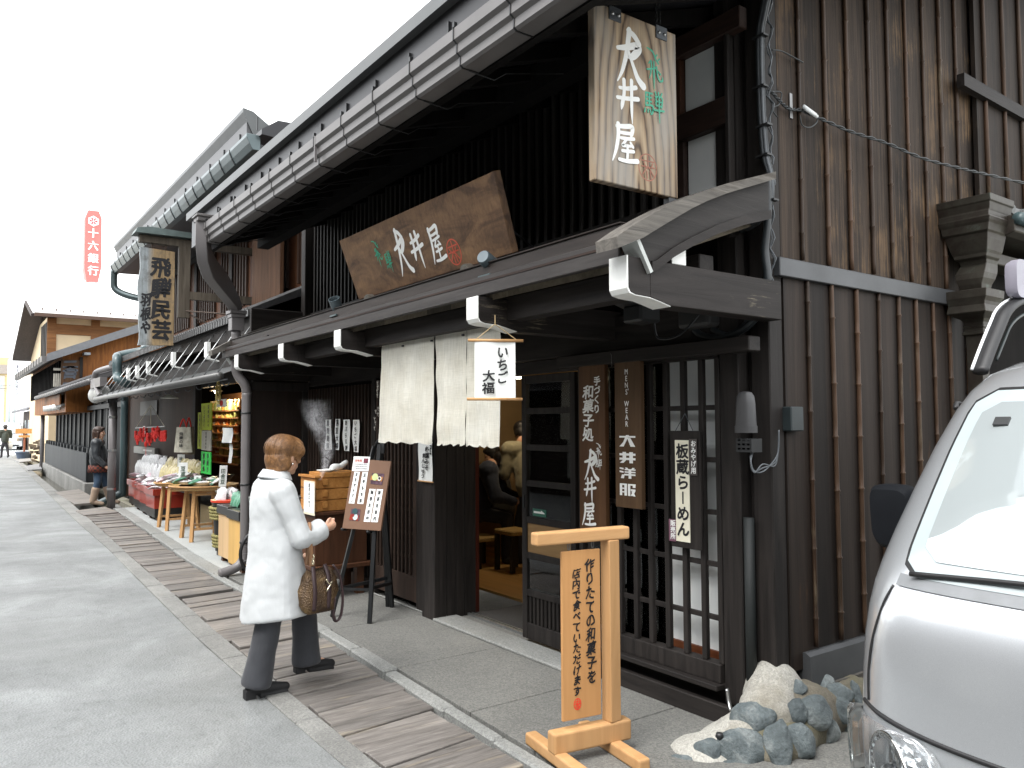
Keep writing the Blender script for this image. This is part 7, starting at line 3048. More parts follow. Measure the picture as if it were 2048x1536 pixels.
J = dict(head=(0, .20, 1.50), neck=(0, .10, 1.37), hip=(0, -.08, .86), shL=(-.19, .08, 1.30), shR=(.19, .08, 1.30), elL=(-.25, .08, 1.02), elR=(.25, .08, 1.02), haL=(-.15, .32, .98), haR=(.15, .30, .95),
         knL=(-.1, .0, .47), knR=(.1, .0, .47), anL=(-.1, -.05, .08), anR=(.1, -.05, .08), toL=(-.1, .12, .04), toR=(.1, .12, .04))
figure('person in a beige jacket standing and leaning forward behind the sliding door', F6, J, fabric('beige_cloth', (.26, .24, .16)), fabric('dark_navy_cloth', (.02, .02, .026)), HAIRK, vox=.012, bulk=1.1, tilt=-.5)

# ================================================================== van nosing out beside the shop
VX = -.70
van = thing('parked_van', (VX, 4.0, 0), 'silver van parked nose out beside the bamboo battened wall', 'van')


def paint(n, b, o):
    v = coords(n)
    fl = tex(n, v, 900, 2)
    n.links.new(ramp(n, fl, [(.3, (.47, .49, .51)), (.7, (.61, .63, .65))]), b.inputs['Base Color'])
    b.inputs['Metallic'].default_value = .62
    b.inputs['Roughness'].default_value = .28
    b.inputs['Coat Weight'].default_value = 1.0
    b.inputs['Coat Roughness'].default_value = .03


SILV = mat('silver_metallic_paint', paint)
ZT = [.22, .35, .50, .62, .735, .75, .85, .95, 1.03, 1.10, 1.16, 1.25, 1.38, 1.52, 1.64, 1.71, 1.77, 1.815, 1.845, 1.86]
FT = [2.27, 2.22, 2.20, 2.19, 2.19, 2.193, 2.20, 2.215, 2.238, 2.27, 2.31, 2.38, 2.49, 2.615, 2.74, 2.83, 2.93, 3.06, 3.26, 3.6]
WT = [.70, .725, .735, .738, .738, .738, .738, .736, .734, .731, .727, .72, .708, .694, .68, .668, .645, .60, .51, .38]


def tab(T_, z):
    for i in range(len(ZT)-1):
        if ZT[i] <= z <= ZT[i+1]:
            f = (z-ZT[i])/(ZT[i+1]-ZT[i])
            return T_[i]+(T_[i+1]-T_[i])*f
    return T_[0] if z < ZT[0] else T_[-1]


def surf(z, a, out=0.0):
    """a in -1..1 across the nose, from one flank to the other"""
    w_, f_ = tab(WT, z)+out, tab(FT, z)-out
    t = a*math.pi/2
    x = math.copysign(abs(math.sin(t))**.5, t)*w_
    y = f_+.42*(1-abs(math.cos(t))**.62)
    return V((VX+x, y, z))


b = MB()
rings = []
for z in ZT:
    ring = [surf(z, -1+2*i/48) for i in range(49)]
    w_ = tab(WT, z)
    rear = 5.55-.08*max(0, z-1.0)-(.25 if z > 1.84 else 0)
    ring += [V((VX+w_, 4.0, z)), V((VX+w_, 5.3, z)), V((VX+w_*.93, rear, z)), V((VX-w_*.93, rear, z)), V((VX-w_, 5.3, z)), V((VX-w_, 4.0, z))]
    rings.append(ring)
b.loft(rings)
vb = b.build('body', SILV, van, 'auto')


def afor(z, x):
    """nose parameter for a distance x from the middle of the van (negative = left flank)"""
    s_ = max(-1, min(1, x/tab(WT, z)))
    return math.copysign(math.asin(min(1, s_*s_)), s_)/(math.pi/2)


def patch(z0, z1, xl0, xr0, xl1, xr1, out, nz=14, nx_=24, rc=.0):
    rows = []
    for j in range(nz+1):
        f = j/nz
        z = z0+(z1-z0)*f
        xl_, xr_ = xl0+(xl1-xl0)*f, xr0+(xr1-xr0)*f
        if rc:
            for e, d in ((z-z0, rc), (z1-z, rc)):
                if e < d:
                    k = d-math.sqrt(max(0, d*d-(d-e)**2))
                    xl_ += k
                    xr_ -= k
        rows.append([surf(z, afor(z, xl_+(xr_-xl_)*i/nx_), out) for i in range(nx_+1)])
    m_ = MB()
    m_.sheet(rows)
    return m_


SEAL = flat('black_rubber', (.012, .012, .013), .5)
patch(1.13, 1.715, -.56, .56, -.55, .55, .004, rc=.07).build('windscreen_seal', SEAL, van, True)
patch(1.145, 1.705, -.545, .545, -.535, .535, .008, rc=.06).build('windscreen_border', flat('grey_glass_border', (.36, .41, .42), .08, 0, .03), van, True)


def wsm(n, b_, o):
    b_.inputs['Base Color'].default_value = (.60, .66, .67, 1)
    b_.inputs['Roughness'].default_value = .03
    b_.inputs['Metallic'].default_value = .55
    b_.inputs['Coat Weight'].default_value = 1.0


patch(1.195, 1.665, -.495, .495, -.485, .485, .012, rc=.05).build('windscreen', mat('sky_reflecting_glass', wsm), van, True)
patch(1.115, 1.148, -.56, .56, -.555, .555, .006).build('cowl', flat('grey_cowl', (.20, .21, .22), .5), van, True)


def seam(pts, r=.0045, out=.001):
    m_ = MB()
    m_.tube(catmull([surf(z, afor(z, x), out) for z, x in pts], 5), r, 6)
    return m_


for s_ in (-1, 1):
    seam([(1.11, s_*.575), (1.05, s_*.60), (.95, s_*.625), (.85, s_*.637), (.765, s_*.635)]).build('bonnet_seam', SEAL, van, True)
seam([(.755, -.66), (.742, -.55), (.728, -.35), (.72, 0), (.728, .35), (.742, .55), (.755, .66)], .0075).build('bonnet_seam', SEAL, van, True)
patch(.25, .44, -.70, .70, -.70, .70, .015).build('bumper', SILV, van, True)
patch(.52, .66, -.30, .30, -.30, .30, .006).build('grille', BLACKP, van, True)
p = surf(.385, 0, .02)
b = MB()
b.box((p.x-.165, p.y-.006, .30), (p.x+.165, p.y+.004, .465))
b.build('number_plate', flat('plate_yellow', (.75, .6, .05), .5), van)
lensm = glass('clear_lens', (.93, .96, .97), .03)


def refl(n, b_, o):
    vo = nd(n, 'TexVoronoi', Scale=34.0)
    n.links.new(coords(n), vo.inputs['Vector'])
    b_.inputs['Base Color'].default_value = (.88, .89, .9, 1)
    b_.inputs['Metallic'].default_value = .92
    b_.inputs['Roughness'].default_value = .10
    bump(n, b_, vo.outputs['Distance'], .7, .02)


RFL = mat('faceted_reflector', refl)
for s_ in (-1, 1):
    bk_ = patch(.45, .72, s_*.30 if s_ > 0 else -.737, .737 if s_ > 0 else -.30, .40 if s_ > 0 else -.737, .737 if s_ > 0 else -.40, .003, rc=.05)
    hl = bk_.build('headlight', flat('silvered_housing', (.85, .86, .87), .12, .8, .03), van, True)
    c_ = surf(.60, afor(.60, s_*.52), .012)
    nrm = (surf(.60, afor(.60, s_*.52), .05)-c_).normalized()
    b = MB()
    b.lathe(c_-nrm*.012, [(.104, .010), (.112, .026), (.104, .024), (.085, .004), (.05, -.010), (0, -.014)], 14, nrm)
    b.build('reflector', RFL, hl)
    b = MB()
    b.tube([c_+nrm*.012+nrm.orthogonal().normalized()*(.112*math.cos(t))+nrm.cross(nrm.orthogonal().normalized())*(.112*math.sin(t)) for t in arc(28, 0, 2*math.pi)[:-1]], .006, 6, close=True)
    b.build('reflector_ring', CHROME, hl, True)
    b = MB()
    b.lathe(c_, [(.028, .0), (.028, .02), (.016, .032), (0, .034)], 20, nrm)
    b.build('bulb', flat('bulb_grey', (.35, .36, .37), .1, .5), hl, True)
    a0, a1 = (.70, .72) if s_ > 0 else (-.722, -.70)
    patch(.55, .66, a0, a1, a0, a1, .010).build('turn_lamp', flat('amber_lens', (.72, .60, .52), .15, .3, .1), hl, True)
    patch(.445, .725, s_*.29 if s_ > 0 else -.7375, .7375 if s_ > 0 else -.29, .39 if s_ > 0 else -.7375, .7375 if s_ > 0 else -.39, .034, rc=.06).build('lens', lensm, hl, True)
    b = MB()
    b.box((VX+s_*.745, 2.66, .42), (VX+s_*.775, 2.74, .60))
    b.build('side_lens', glass('side_lens_glass', (.8, .84, .84), .1), van, bevel=.01)
p_ = surf(1.60, afor(1.60, -.40), .016)
MB().obox(p_, (.022, 0, 0), (0, .012, .012), (0, -.004, .004)).build('sensor', BLACKP, van)
seam([(1.155, -.50), (1.175, -.2), (1.185, .1), (1.19, .35)], .008, .022).build('wiper', SEAL, van, True)
# flank: windows, door seams, wheels
for s_ in (-1, 1):
    b = MB()
    for y0_, y1_ in ((2.98, 3.75), (3.85, 4.6), (4.68, 5.3)):
        zz0, zz1 = 1.17, 1.62
        w0, w1 = tab(WT, zz0)+.004, tab(WT, zz1)+.004
        sh_ = .42 if y0_ < 3 else 0
        b.add([(VX+s_*w0, y0_, zz0), (VX+s_*w0, y1_, zz0), (VX+s_*w1, y1_, zz1), (VX+s_*w1, y0_+sh_, zz1)], [(0, 1, 2, 3)])
    b.build('side_window', flat('dark_tinted_glass', (.01, .012, .013), .05), van)
    b = MB()
    for y_ in (2.85, 3.8, 4.64):
        b.box((VX+s_*.7385, y_, .4), (VX+s_*.7405, y_+.008, 1.1))
    b.build('door_seam', SEAL, van)
    for y_ in (2.72, 4.75):
        b = MB()
        b.lathe((VX+s_*.56, y_, .27), [(.10, 0), (.25, 0), (.27, .02), (.27, .15), (.25, .17), (.17, .172)], 28, (s_, 0, 0))
        wh = b.build('wheel', SEAL, van, 'auto')
        b = MB()
        b.lathe((VX+s_*.735, y_, .27), [(.175, .0), (.16, -.02), (.06, .002), (0, .004)], 24, (s_, 0, 0))
        b.build('rim', STEEL, wh, True)
    # door mirror
    b = MB()
    c_ = V((VX+s_*.83, 2.83, 1.255))
    rr = []
    for d_, k in ((-.05, .55), (-.045, .85), (-.02, .98), (.03, 1.0), (.045, .95), (.05, .9)):
        rr.append([c_+V((s_*(.085*k*math.copysign(abs(math.cos(t))**.45, math.cos(t)))+s_*.012*math.sin(t), d_, .118*k*math.copysign(abs(math.sin(t))**.45, math.sin(t)))) for t in arc(28, 0, 2*math.pi)[:-1]])
    b.loft(rr)
    mo = b.build('door_mirror', flat('satin_black_plastic', (.006, .007, .009), .65, 0, .2, 9, 0, .12), van, 'auto')
    b = MB()
    b.tube(catmull([V((VX+s_*.70, 2.95, 1.17)), V((VX+s_*.76, 2.87, 1.16)), c_+V((0, .0, -.09))], 5), .022, 8)
    b.build('mirror_arm', SEAL, mo, True)
# small clips on the pillar
b = MB()
for px, py in ((1862, 985), (1925, 812)):
    p = atx(px, py, VX-.715)
    b.tube(catmull([p+V((-.01, -.03, -.01)), p+V((-.02, 0, .01)), p+V((-.01, .03, .0))], 4), .010, 6)
build_parts(b, 'pillar_clip', SEAL, van, True)
# open door frame rising past the pillar, and its silver under-mirror
kr = Crop(1880, 380, 3.84)
XD = VX-.80
path = [atx(*kr(x, y), XD) for x, y in ((310, 1400), (380, 1210), (450, 1040), (490, 950), (545, 890), (620, 850), (700, 840), (820, 850), (960, 900))]
b = MB()
b.tube(catmull(path, 5), .032, 10, .6)
df = b.build('door_frame', SEAL, van, True)
b = MB()
b.tube(catmull([p+V((-.028, -.012, .012)) for p in path], 5), .007, 6)
b.build('bright_edge', flat('white_edge', (.8, .82, .84), .3), df, True)
b = MB()
b.tube(catmull([p+V((0, .06, -.05)) for p in path[1:]], 5), .007, 6)
b.build('inner_seal', flat('dark_green_seal', (.03, .04, .04), .4), df, True)
c_ = atx(*kr(590, 690), XD)
b = MB()
rr = []
for d_, k in ((-.03, .55), (-.022, .88), (.0, 1.0), (.03, 1.0)):
    rr.append([c_+V((d_, .075*k*math.copysign(abs(math.cos(t))**.5, math.cos(t)), .085*k*math.copysign(abs(math.sin(t))**.5, math.sin(t)))) for t in arc(24, 0, 2*math.pi)[:-1]])
b.loft(rr)
um = b.build('under_mirror', flat('violet_grey_plastic', (.22, .21, .25), .35), van, 'auto')
b = MB()
b.tube([c_+V((.01, .03, -.05)), c_+V((.01, .12, -.04)), c_+V((.01, .22, -.09))], .014, 8)
b.box(c_+V((.0, .05, -.02)), c_+V((.04, .16, .05)))
b.build('mirror_arm', SEAL, um, 'auto')

# ================================================================== street stock and furniture
# ---- steamer on its cabinet, with a wisp of steam
kw = Crop(460, 840, 2.647)
XC = -7.05
cab = thing('steamer_cabinet', (XC-.4, 3.0, 0), 'brown wooden cabinet on a low bench carrying the cypress steamer', 'cabinet')
YC = 2.86
YC, cl, cr2 = 2.78, -7.37, -6.97
zc = atx(*kw(465, 490), cr2).z
b = MB()
b.box((cl, YC+.02, .30), (cr2-.02, 3.32, zc-.03))
b.build('cabinet_body', CABW, cab, bevel=.004)
b = MB()
b.box((cl-.03, YC-.01, zc-.029), (cr2+.02, 3.34, zc))
b.box((cl-.05, YC-.02, .26), (cr2+.04, 3.36, .299))
b.build('shelf_top', CABW, cab, bevel=.004)
for x in (cl+.02, cr2-.09):
    for y in (YC+.02, 3.22):
        b = MB()
        b.box((x, y, 0), (x+.07, y+.07, .259))
        b.build('leg', CABW, cab)
stm = thing('steamer_box', (XC-.4, 3.0, zc), 'stacked square cypress steamer trays with a plate on top, letting out steam', 'steamer')
zt_ = atx(*kw(475, 308), cr2).z
xl_, xr_ = cl+.01, cr2-.02
for i in range(3):
    z0_, z1_ = zc+.004+(zt_-zc)*i/3, zc+(zt_-zc)*(i+1)/3
    b = MB()
    b.box((xl_, YC+.02, z0_), (xr_, YC+.045, z1_-.003))
    b.box((xl_, 3.27, z0_), (xr_, 3.295, z1_-.003))
    b.box((xl_+.02, YC+.046, z0_), (xl_+.045, 3.269, z1_-.003))
    b.box((xr_-.045, YC+.046, z0_), (xr_-.02, 3.269, z1_-.003))
    for x in (xl_-.02, xr_-.02):
        for y in (YC+.09, 3.18):
            b.box((x, y, z0_+.03), (x+.025, y+.05, z0_+.09))
    b.build('tray', STEAMW, stm, bevel=.003)
b = MB()
b.box((xl_-.02, YC, zt_), (xr_+.03, YC+.06, zt_+.022))
b.box((xl_+.03, YC+.09, zt_), (xr_-.01, 3.26, zt_+.045))
b.build('lid', STEAMW, stm, bevel=.003)
q = atx(*kw(575, 250), -7.12)
b = MB()
b.lathe((q.x, 2.95, zt_+.045), [(.0, .0), (.05, .002), (.085, .02), (.08, .022), (.045, .008), (0, .008)], 20)
b.build('plate', WHITE, stm, True)
q = atx(*kw(575, 250), -7.12)
b = MB()
b.ell((q.x, q.y-.03, zt_+.085), .045, .06, .038)
b.cap((q.x, q.y+.02, zt_+.09), (q.x, q.y+.075, zt_+.13), .030, .024)
b.ell((q.x, 2.96, zt_+.06), .04, .05, .018)
tw_ = blob(b, 'folded_towel', PAPER, stm, .006, 3)
# menu slip hung on the steamer
b = MB()
pA, pB = aty(*kw(392, 318), YC-.01), aty(*kw(448, 508), YC-.01)
b.box((pA.x, YC-.012, pB.z), (pB.x, YC-.008, pA.z))
o = b.build('price_tag_board', flat('cream_tag_paper', (.74, .66, .5), .8), stm)
b = MB()
ptg = Plane((0, YC-.013, 0), (1, 0, 0), (0, 0, 1))
b.box((pA.x+.012, YC-.0135, pB.z+.02), (pB.x-.012, YC-.0125, pA.z-.015))
b.build('paper', PAPER, o)
b = MB()
vtext(b, '酒まんじゅう', ptg.P((pA.x+pB.x)/2+.01, pA.z-.02, .002), ptg.ux, ptg.uy, .036, None, 1, .08)
b.build('lettering', INK, o)
# steam
sm = MB()
sx = V((-6.99, 2.85, 0))
sm.box((sx.x-.34, 2.55, zt_-.02), (sx.x+.34, 3.25, zt_+.78))


def steam(n, b_, o):
    n.nodes.remove(b_)
    vol = nd(n, 'VolumePrincipled')
    vol.inputs['Color'].default_value = (.95, .96, 1, 1)
    v = coords(n)
    sp = nd(n, 'SeparateXYZ')
    n.links.new(v, sp.inputs[0])

    def mth(op, a, c=None):
        m = nd(n, 'Math', operation=op)
        for i, q_ in enumerate((a, c)):
            if q_ is None:
                continue
            if hasattr(q_, 'is_output'):
                n.links.new(q_, m.inputs[i])
            else:
                m.inputs[i].default_value = q_
        return m.outputs[0]
    wob = tex(n, v, 6.5, 4, .65)
    xo = mth('ADD', sp.outputs[0], mth('MULTIPLY', mth('SUBTRACT', wob, .5), mth('MULTIPLY', sp.outputs[2], .60)))
    xo = mth('SUBTRACT', xo, mth('MULTIPLY', sp.outputs[2], .02))
    yo = mth('SUBTRACT', sp.outputs[1], mth('MULTIPLY', mth('SINE', mth('MULTIPLY', sp.outputs[2], 7.0)), .055))
    r2 = mth('SQRT', mth('ADD', mth('POWER', xo, 2.0), mth('POWER', yo, 2.0)))
    wd = mth('ADD', mth('MULTIPLY', sp.outputs[2], .24), .022)
    core = mth('SUBTRACT', 1.0, mth('DIVIDE', r2, wd))
    nz_ = tex(n, v, 13, 6, .7, 1.6)
    d = mth('MULTIPLY', mth('POWER', mth('MAXIMUM', core, 0.0), 1.7), mth('MAXIMUM', mth('SUBTRACT', nz_, .43), 0.0))
    fade = nd(n, 'MapRange')
    fade.inputs['From Min'].default_value = .42
    fade.inputs['From Max'].default_value = .74
    fade.inputs['To Min'].default_value = 1
    fade.inputs['To Max'].default_value = 0
    n.links.new(sp.outputs[2], fade.inputs[0])
    gap = ramp(n, sp.outputs[2], [(0.22, (1, 1, 1)), (0.36, (.35, .35, .35)), (0.50, (1.2, 1.2, 1.2))])
    d = mth('MULTIPLY', d, gap)
    dn_ = mth('DIVIDE', 1.0, mth('ADD', mth('MULTIPLY', sp.outputs[2], 1.6), .12))
    d = mth('MULTIPLY', mth('MULTIPLY', d, fade.outputs[0]), mth('MULTIPLY', dn_, 105.0))
    n.links.new(d, vol.inputs['Density'])
    n.links.new(vol.outputs[0], o.inputs['Volume'])


so_ = sm.build('steam', mat('steam_wisp', steam), base=(sx.x, 2.85, zt_))
tag(so_, 'thin white steam curling up from the cypress steamer', 'steam', kind='stuff')

# ---- black easel with the brown menu board
ke2 = Crop(620, 840, 3.658)
eas = thing('menu_easel', (-6.1, 2.9, 0), 'black easel carrying a brown menu board with white slips and two photographs', 'easel')
f1, f2, f3, f4 = atz(*ke2(435, 1490)), atz(*ke2(160, 1440)), atz(*ke2(600, 1370)), atz(*ke2(570, 1365))
apex = aty(*ke2(508, 175), 3.02)
apl = aty(*ke2(470, 190), 3.02)
for a, c_ in ((f1, apex), (f2, apl)):
    b = MB()
    b.bar(a, V(c_), .035, .03)
    b.build('leg', BLACKM, eas, bevel=.003)
for a in (f3, f4):
    b = MB()
    b.bar(a, V(apex)+V((-.05, .04, -.05)), .035, .03)
    b.build('leg', BLACKM, eas, bevel=.003)
b = MB()
b.bar(f1.lerp(apex, .19), f3.lerp(apex, .15), .03, .025)
b.bar(f2.lerp(apl, .16), f4.lerp(apex, .18), .03, .025)
b.bar(f2.lerp(apl, .16), f1.lerp(apex, .18), .022, .02)
b.tube(catmull([V(apl)+V((-.02, 0, -.08)), V(apl)+V((0, .02, .02)), V(apex)+V((-.02, .02, .04)), V(apex)+V((.02, .02, 0)), V(apex)+V((.03, .01, -.08))], 5), .022, 8, .6)
b.build('brace', BLACKM, eas)
# board lies against the two front legs
e1, e2 = f1.lerp(apex, .5), f2.lerp(apl, .5)
ux_ = (f1-f2)
ux_.z = 0
ux_.normalize()
uy_ = (V(apex)+V(apl))/2-(f1+f2)/2
uy_ = (uy_-ux_*uy_.dot(ux_)).normalized()
pm = Plane((f1+f2)/2, ux_, uy_)
if pm.n.dot(CAMP-pm.o) < 0:
    pm.n = -pm.n
pm.o = pm.o+pm.n*.03
q00, q10, q11, q01 = [pm.hit(*ke2(*q)) for q in ((248, 793), (527, 812), (604, 305), (330, 285))]
b = MB()
fr = [pm.P(*q, .02) for q in (q00, q10, q11, (q01[0], q01[1]))]
bk = [p-pm.n*.015 for p in fr]
b.add(fr+bk, [(0, 1, 2, 3), (7, 6, 5, 4), (0, 4, 5, 1), (1, 5, 6, 2), (2, 6, 7, 3), (3, 7, 4, 0)])
mb_ = b.build('menu_board', flat('milk_brown_board', (.175, .095, .058), .6, 0, .05), eas)


def quad4(pts, h, m, name, parent):
    b = MB()
    b.add([pm.P(*pm.hit(*ke2(*q)), h) for q in pts], [(0, 1, 2, 3)])
    return b.build(name, m, parent)


pqm = Plane(pm.P(0, 0, 0), pm.ux, pm.uy)
pqm.n = pm.n
slips = (((295, 612), (337, 614), (378, 382), (338, 380), '白玉ぜんざい'), ((358, 614), (403, 617), (437, 384), (397, 382), '五平もち茶'),
         ((405, 745), (452, 748), (494, 508), (448, 506), '珈琲五百円'), ((458, 748), (508, 750), (548, 509), (502, 508), '抹茶五百円'))
for a, c_, d_, e_, tx_ in slips:
    o = quad4((a, c_, d_, e_), .0215, PAPER, 'menu_slip', mb_)
    b = MB()
    top_ = ((d_[0]+e_[0])/2, (d_[1]+e_[1])/2)
    bot_ = ((a[0]+c_[0])/2, (a[1]+c_[1])/2)
    n = len(tx_)
    sz = (pm.hit(*ke2(*top_))[1]-pm.hit(*ke2(*bot_))[1])/n
    for i, ch in enumerate(tx_):
        f = (i+.5)/n
        x, y = pm.hit(*ke2(top_[0]+(bot_[0]-top_[0])*f, top_[1]+(bot_[1]-top_[1])*f))
        put_glyph(b, ch, pm.P(x, y, .0235), pm.ux, pm.uy, sz*.62, .9, .05)
    b.build('lettering', INK, o)
o = quad4(((320, 375), (441, 378), (454, 272), (334, 269)), .0225, PAPER, 'notice_sheet', mb_)
b = MB()
for i, ch in enumerate('甘味処'):
    x, y = pm.hit(*ke2(352+i*18, 300))
    put_glyph(b, ch, pm.P(x, y, .0245), pm.ux, pm.uy, .026)
b.build('lettering', RINK, o)
b = MB()
for k in range(3):
    x0_, y0_ = pm.hit(*ke2(342, 325+k*16))
    x1_, _ = pm.hit(*ke2(430, 327+k*16))
    for j in range(9):
        put_glyph(b, '白玉抹茶餅団子善哉'[(j+k*3) % 9], pm.P(x0_+(x1_-x0_)*(j+.5)/9, y0_, .0245), pm.ux, pm.uy, .013)
b.build('lettering', flat('grey_print', (.25, .24, .26), .7), o)
quad4(((405, 318), (437, 319), (441, 285), (409, 284)), .0245, flat('plum_bean_photo', (.16, .03, .05), .5, 0, .8, 40), 'photo', o)
for (a, c_, d_, e_, pts) in (((455, 470), (540, 478), (557, 396), (466, 391), (((455, 440), (540, 452), (548, 420), (462, 410), (.45, .2, .06)), )), ((302, 735), (372, 740), (383, 655), (315, 651), (((300, 730), (365, 738), (372, 700), (312, 690), (.30, .05, .03)), ))):
    o = quad4((a, c_, d_, e_), .0225, flat('photo_backing', (.10, .06, .08) if a[0] > 400 else (.45, .45, .42), .3, 0, .5, 30), 'photo', mb_)
    for q in pts:
        quad4(q[:4], .0235, flat('photo_tray_%d' % a[0], q[4], .3), 'tray_print', o)
    cxp = [(490, 420, 22, (.55, .62, .30)), (522, 432, 14, (.75, .72, .66)), (522, 430, 8, (.03, .02, .02))] if a[0] > 400 else [(345, 712, 18, (.55, .68, .70)), (343, 672, 20, (.04, .08, .09)), (330, 700, 10, (.25, .04, .04))]
    for (x, y, r, c3) in cxp:
        b = MB()
        x_, y_ = pm.hit(*ke2(x, y))
        r_ = abs(pm.hit(*ke2(x+r, y))[0]-x_)
        b.add([pm.P(x_+r_*math.cos(t), y_+r_*.9*math.sin(t), .0245+.0006*(r < 12)) for t in arc(18, 0, 2*math.pi)[:-1]], [tuple(range(18))])
        b.build('bowl_print', flat('bowl_print_%d_%d' % (x, r), c3, .3), o)
b = MB()
for q in ((258, 797), (445, 815)):
    x, y = pm.hit(*ke2(*q))
    b.tube([pm.P(x, y-.006, -.01), pm.P(x, y-.006, .045)], .011, 8)
build_parts(b, 'peg', BLACKM, eas, True)

# ---- furniture inside
for k, (px, py, lab) in enumerate(((962, 1085, 'left rush seated stool inside the entrance'), (1028, 1072, 'right rush seated stool inside the entrance, by the door edge'))):
    c_ = aty(px, py-14, 4.95+.15*k)
    st_ = thing('stool', (c_.x, c_.y, 0), lab, 'stool', 'stools inside the shop')
    zz = c_.z
    b = MB()
    b.box((c_.x-.17, c_.y-.15, zz-.05), (c_.x+.17, c_.y+.15, zz))
    b.build('seat', flat('rush_weave', (.42, .28, .10), .8, 0, .3, 60, .3), st_, bevel=.012)
    for sx_ in (-.145, .145):
        for sy_ in (-.125, .125):
            b = MB()
            b.box((c_.x+sx_-.022, c_.y+sy_-.022, .004), (c_.x+sx_+.022, c_.y+sy_+.022, zz-.051))
            b.build('leg', BLACKLAC, st_)
tb = thing('table', (-5.4, 5.6, 0), 'low dark table inside the shop between the stools', 'table')
b = MB()
b.box((-6.1, 5.35, .62), (-4.9, 6.1, .66))
b.build('table_top', BLACKLAC, tb, bevel=.004)
for x in (-6.05, -5.0):
    for y in (5.4, 6.0):
        b = MB()
        b.box((x, y, 0), (x+.06, y+.06, .62))
        b.build('leg', BLACKLAC, tb)
pn1 = aty(1000, 880, 6.85)
b = MB()
b.box((pn1.x-.36, 6.88, pn1.z-.28), (pn1.x+.15, 6.895, pn1.z+.1))
o = b.build('wall_poster', flat('dim_poster', (.34, .34, .30), .7, 0, .08, 8), base=(pn1.x, 6.88, pn1.z-.28))
tag(o, 'pale poster on the inner wall seen under the curtain', 'poster')
for k, (px, py, yy, lab) in enumerate(((1036, 754, 5.2, 'small lit ceiling lamp right of the hanging cloth sign'), (1290, 733, 4.6, 'small lit lamp seen through the lattice beside the latin lettered board'))):
    c_ = aty(px, py, yy)
    l_ = thing('ceiling_lamp', c_, lab, 'lamp', 'lit lamps in the shop')
    b = MB()
    b.lathe(c_, [(.0, .02), (.07, .015), (.075, .0), (.0, -.002)], 18)
    b.build('shade', WHITE, l_, True)
    b = MB()
    b.lathe(c_-V((0, 0, .004)), [(.065, .0), (.05, -.012), (0, -.016)], 18)
    b.build('bulb', glow('lamp_glow', (1, .9, .72), 6.0), l_, True)
    b = MB()
    b.tube([c_+V((0, 0, .02)), V((c_.x, c_.y, 2.75))], .006, 6)
    b.build('cord', BLACKP, l_)
    ld_ = bpy.data.lights.new('lamp_light', 'POINT')
    ld_.energy = 9 if k == 0 else 5
    ld_.color = (1, .78, .5)
    ld_.shadow_soft_size = .08
    lo_ = bpy.data.objects.new('lamp_light', ld_)
    COL.objects.link(lo_)
    lo_.parent = l_
    lo_.location = (0, 0, -.08)

# ---- red display boxes with heaps of wrapped snacks
PK = [flat('clear_white_wrap', (.66, .67, .68), .22, 0, .12, 30), flat('yellow_snack_wrap', (.60, .52, .28), .25, 0, .2, 30), flat('pink_snack_wrap', (.55, .42, .47), .3, 0, .2, 30), flat('dark_snack_wrap', (.06, .04, .035), .3, 0, .4, 30), flat('green_snack_wrap', (.10, .26, .17), .3, 0, .3, 30)]


def packet_mesh(seed, w_, h_, t_):
    rnd = random.Random(seed)
    m_ = MB()
    rows = []
    for j in range(7):
        v = j/6
        row = []
        for i in range(6):
            u = i/5
            e = math.sin(math.pi*u)**.5*math.sin(math.pi*v)**.5
            row.append((w_*(u-.5), t_*e+rnd.uniform(-.006, .006), h_*(v-.5)+rnd.uniform(-.008, .008)))
        rows.append(row)
    m_.sheet(rows)
    m_.sheet([[(x, -y*.8, z) for x, y, z in r] for r in rows])
    return m_


PKM = {}


def packet(kind, pos, rot, label, group, sc=1.0, dims=(.17, .24, .045)):
    key = (kind, dims)
    if key not in PKM:
        m_ = packet_mesh(len(PKM)+3, *dims)
        o = m_.build('snack_packet', PK[kind], base=(0, 0, 0), smooth='auto')
        PKM[key] = o
        o2 = o
    else:
        o2 = PKM[key].copy()
        COL.objects.link(o2)
    o2.location = pos
    o2.rotation_euler = rot
    o2.scale = (sc, sc, sc)
    tag(o2, label, 'snack packet', group)
    return o2


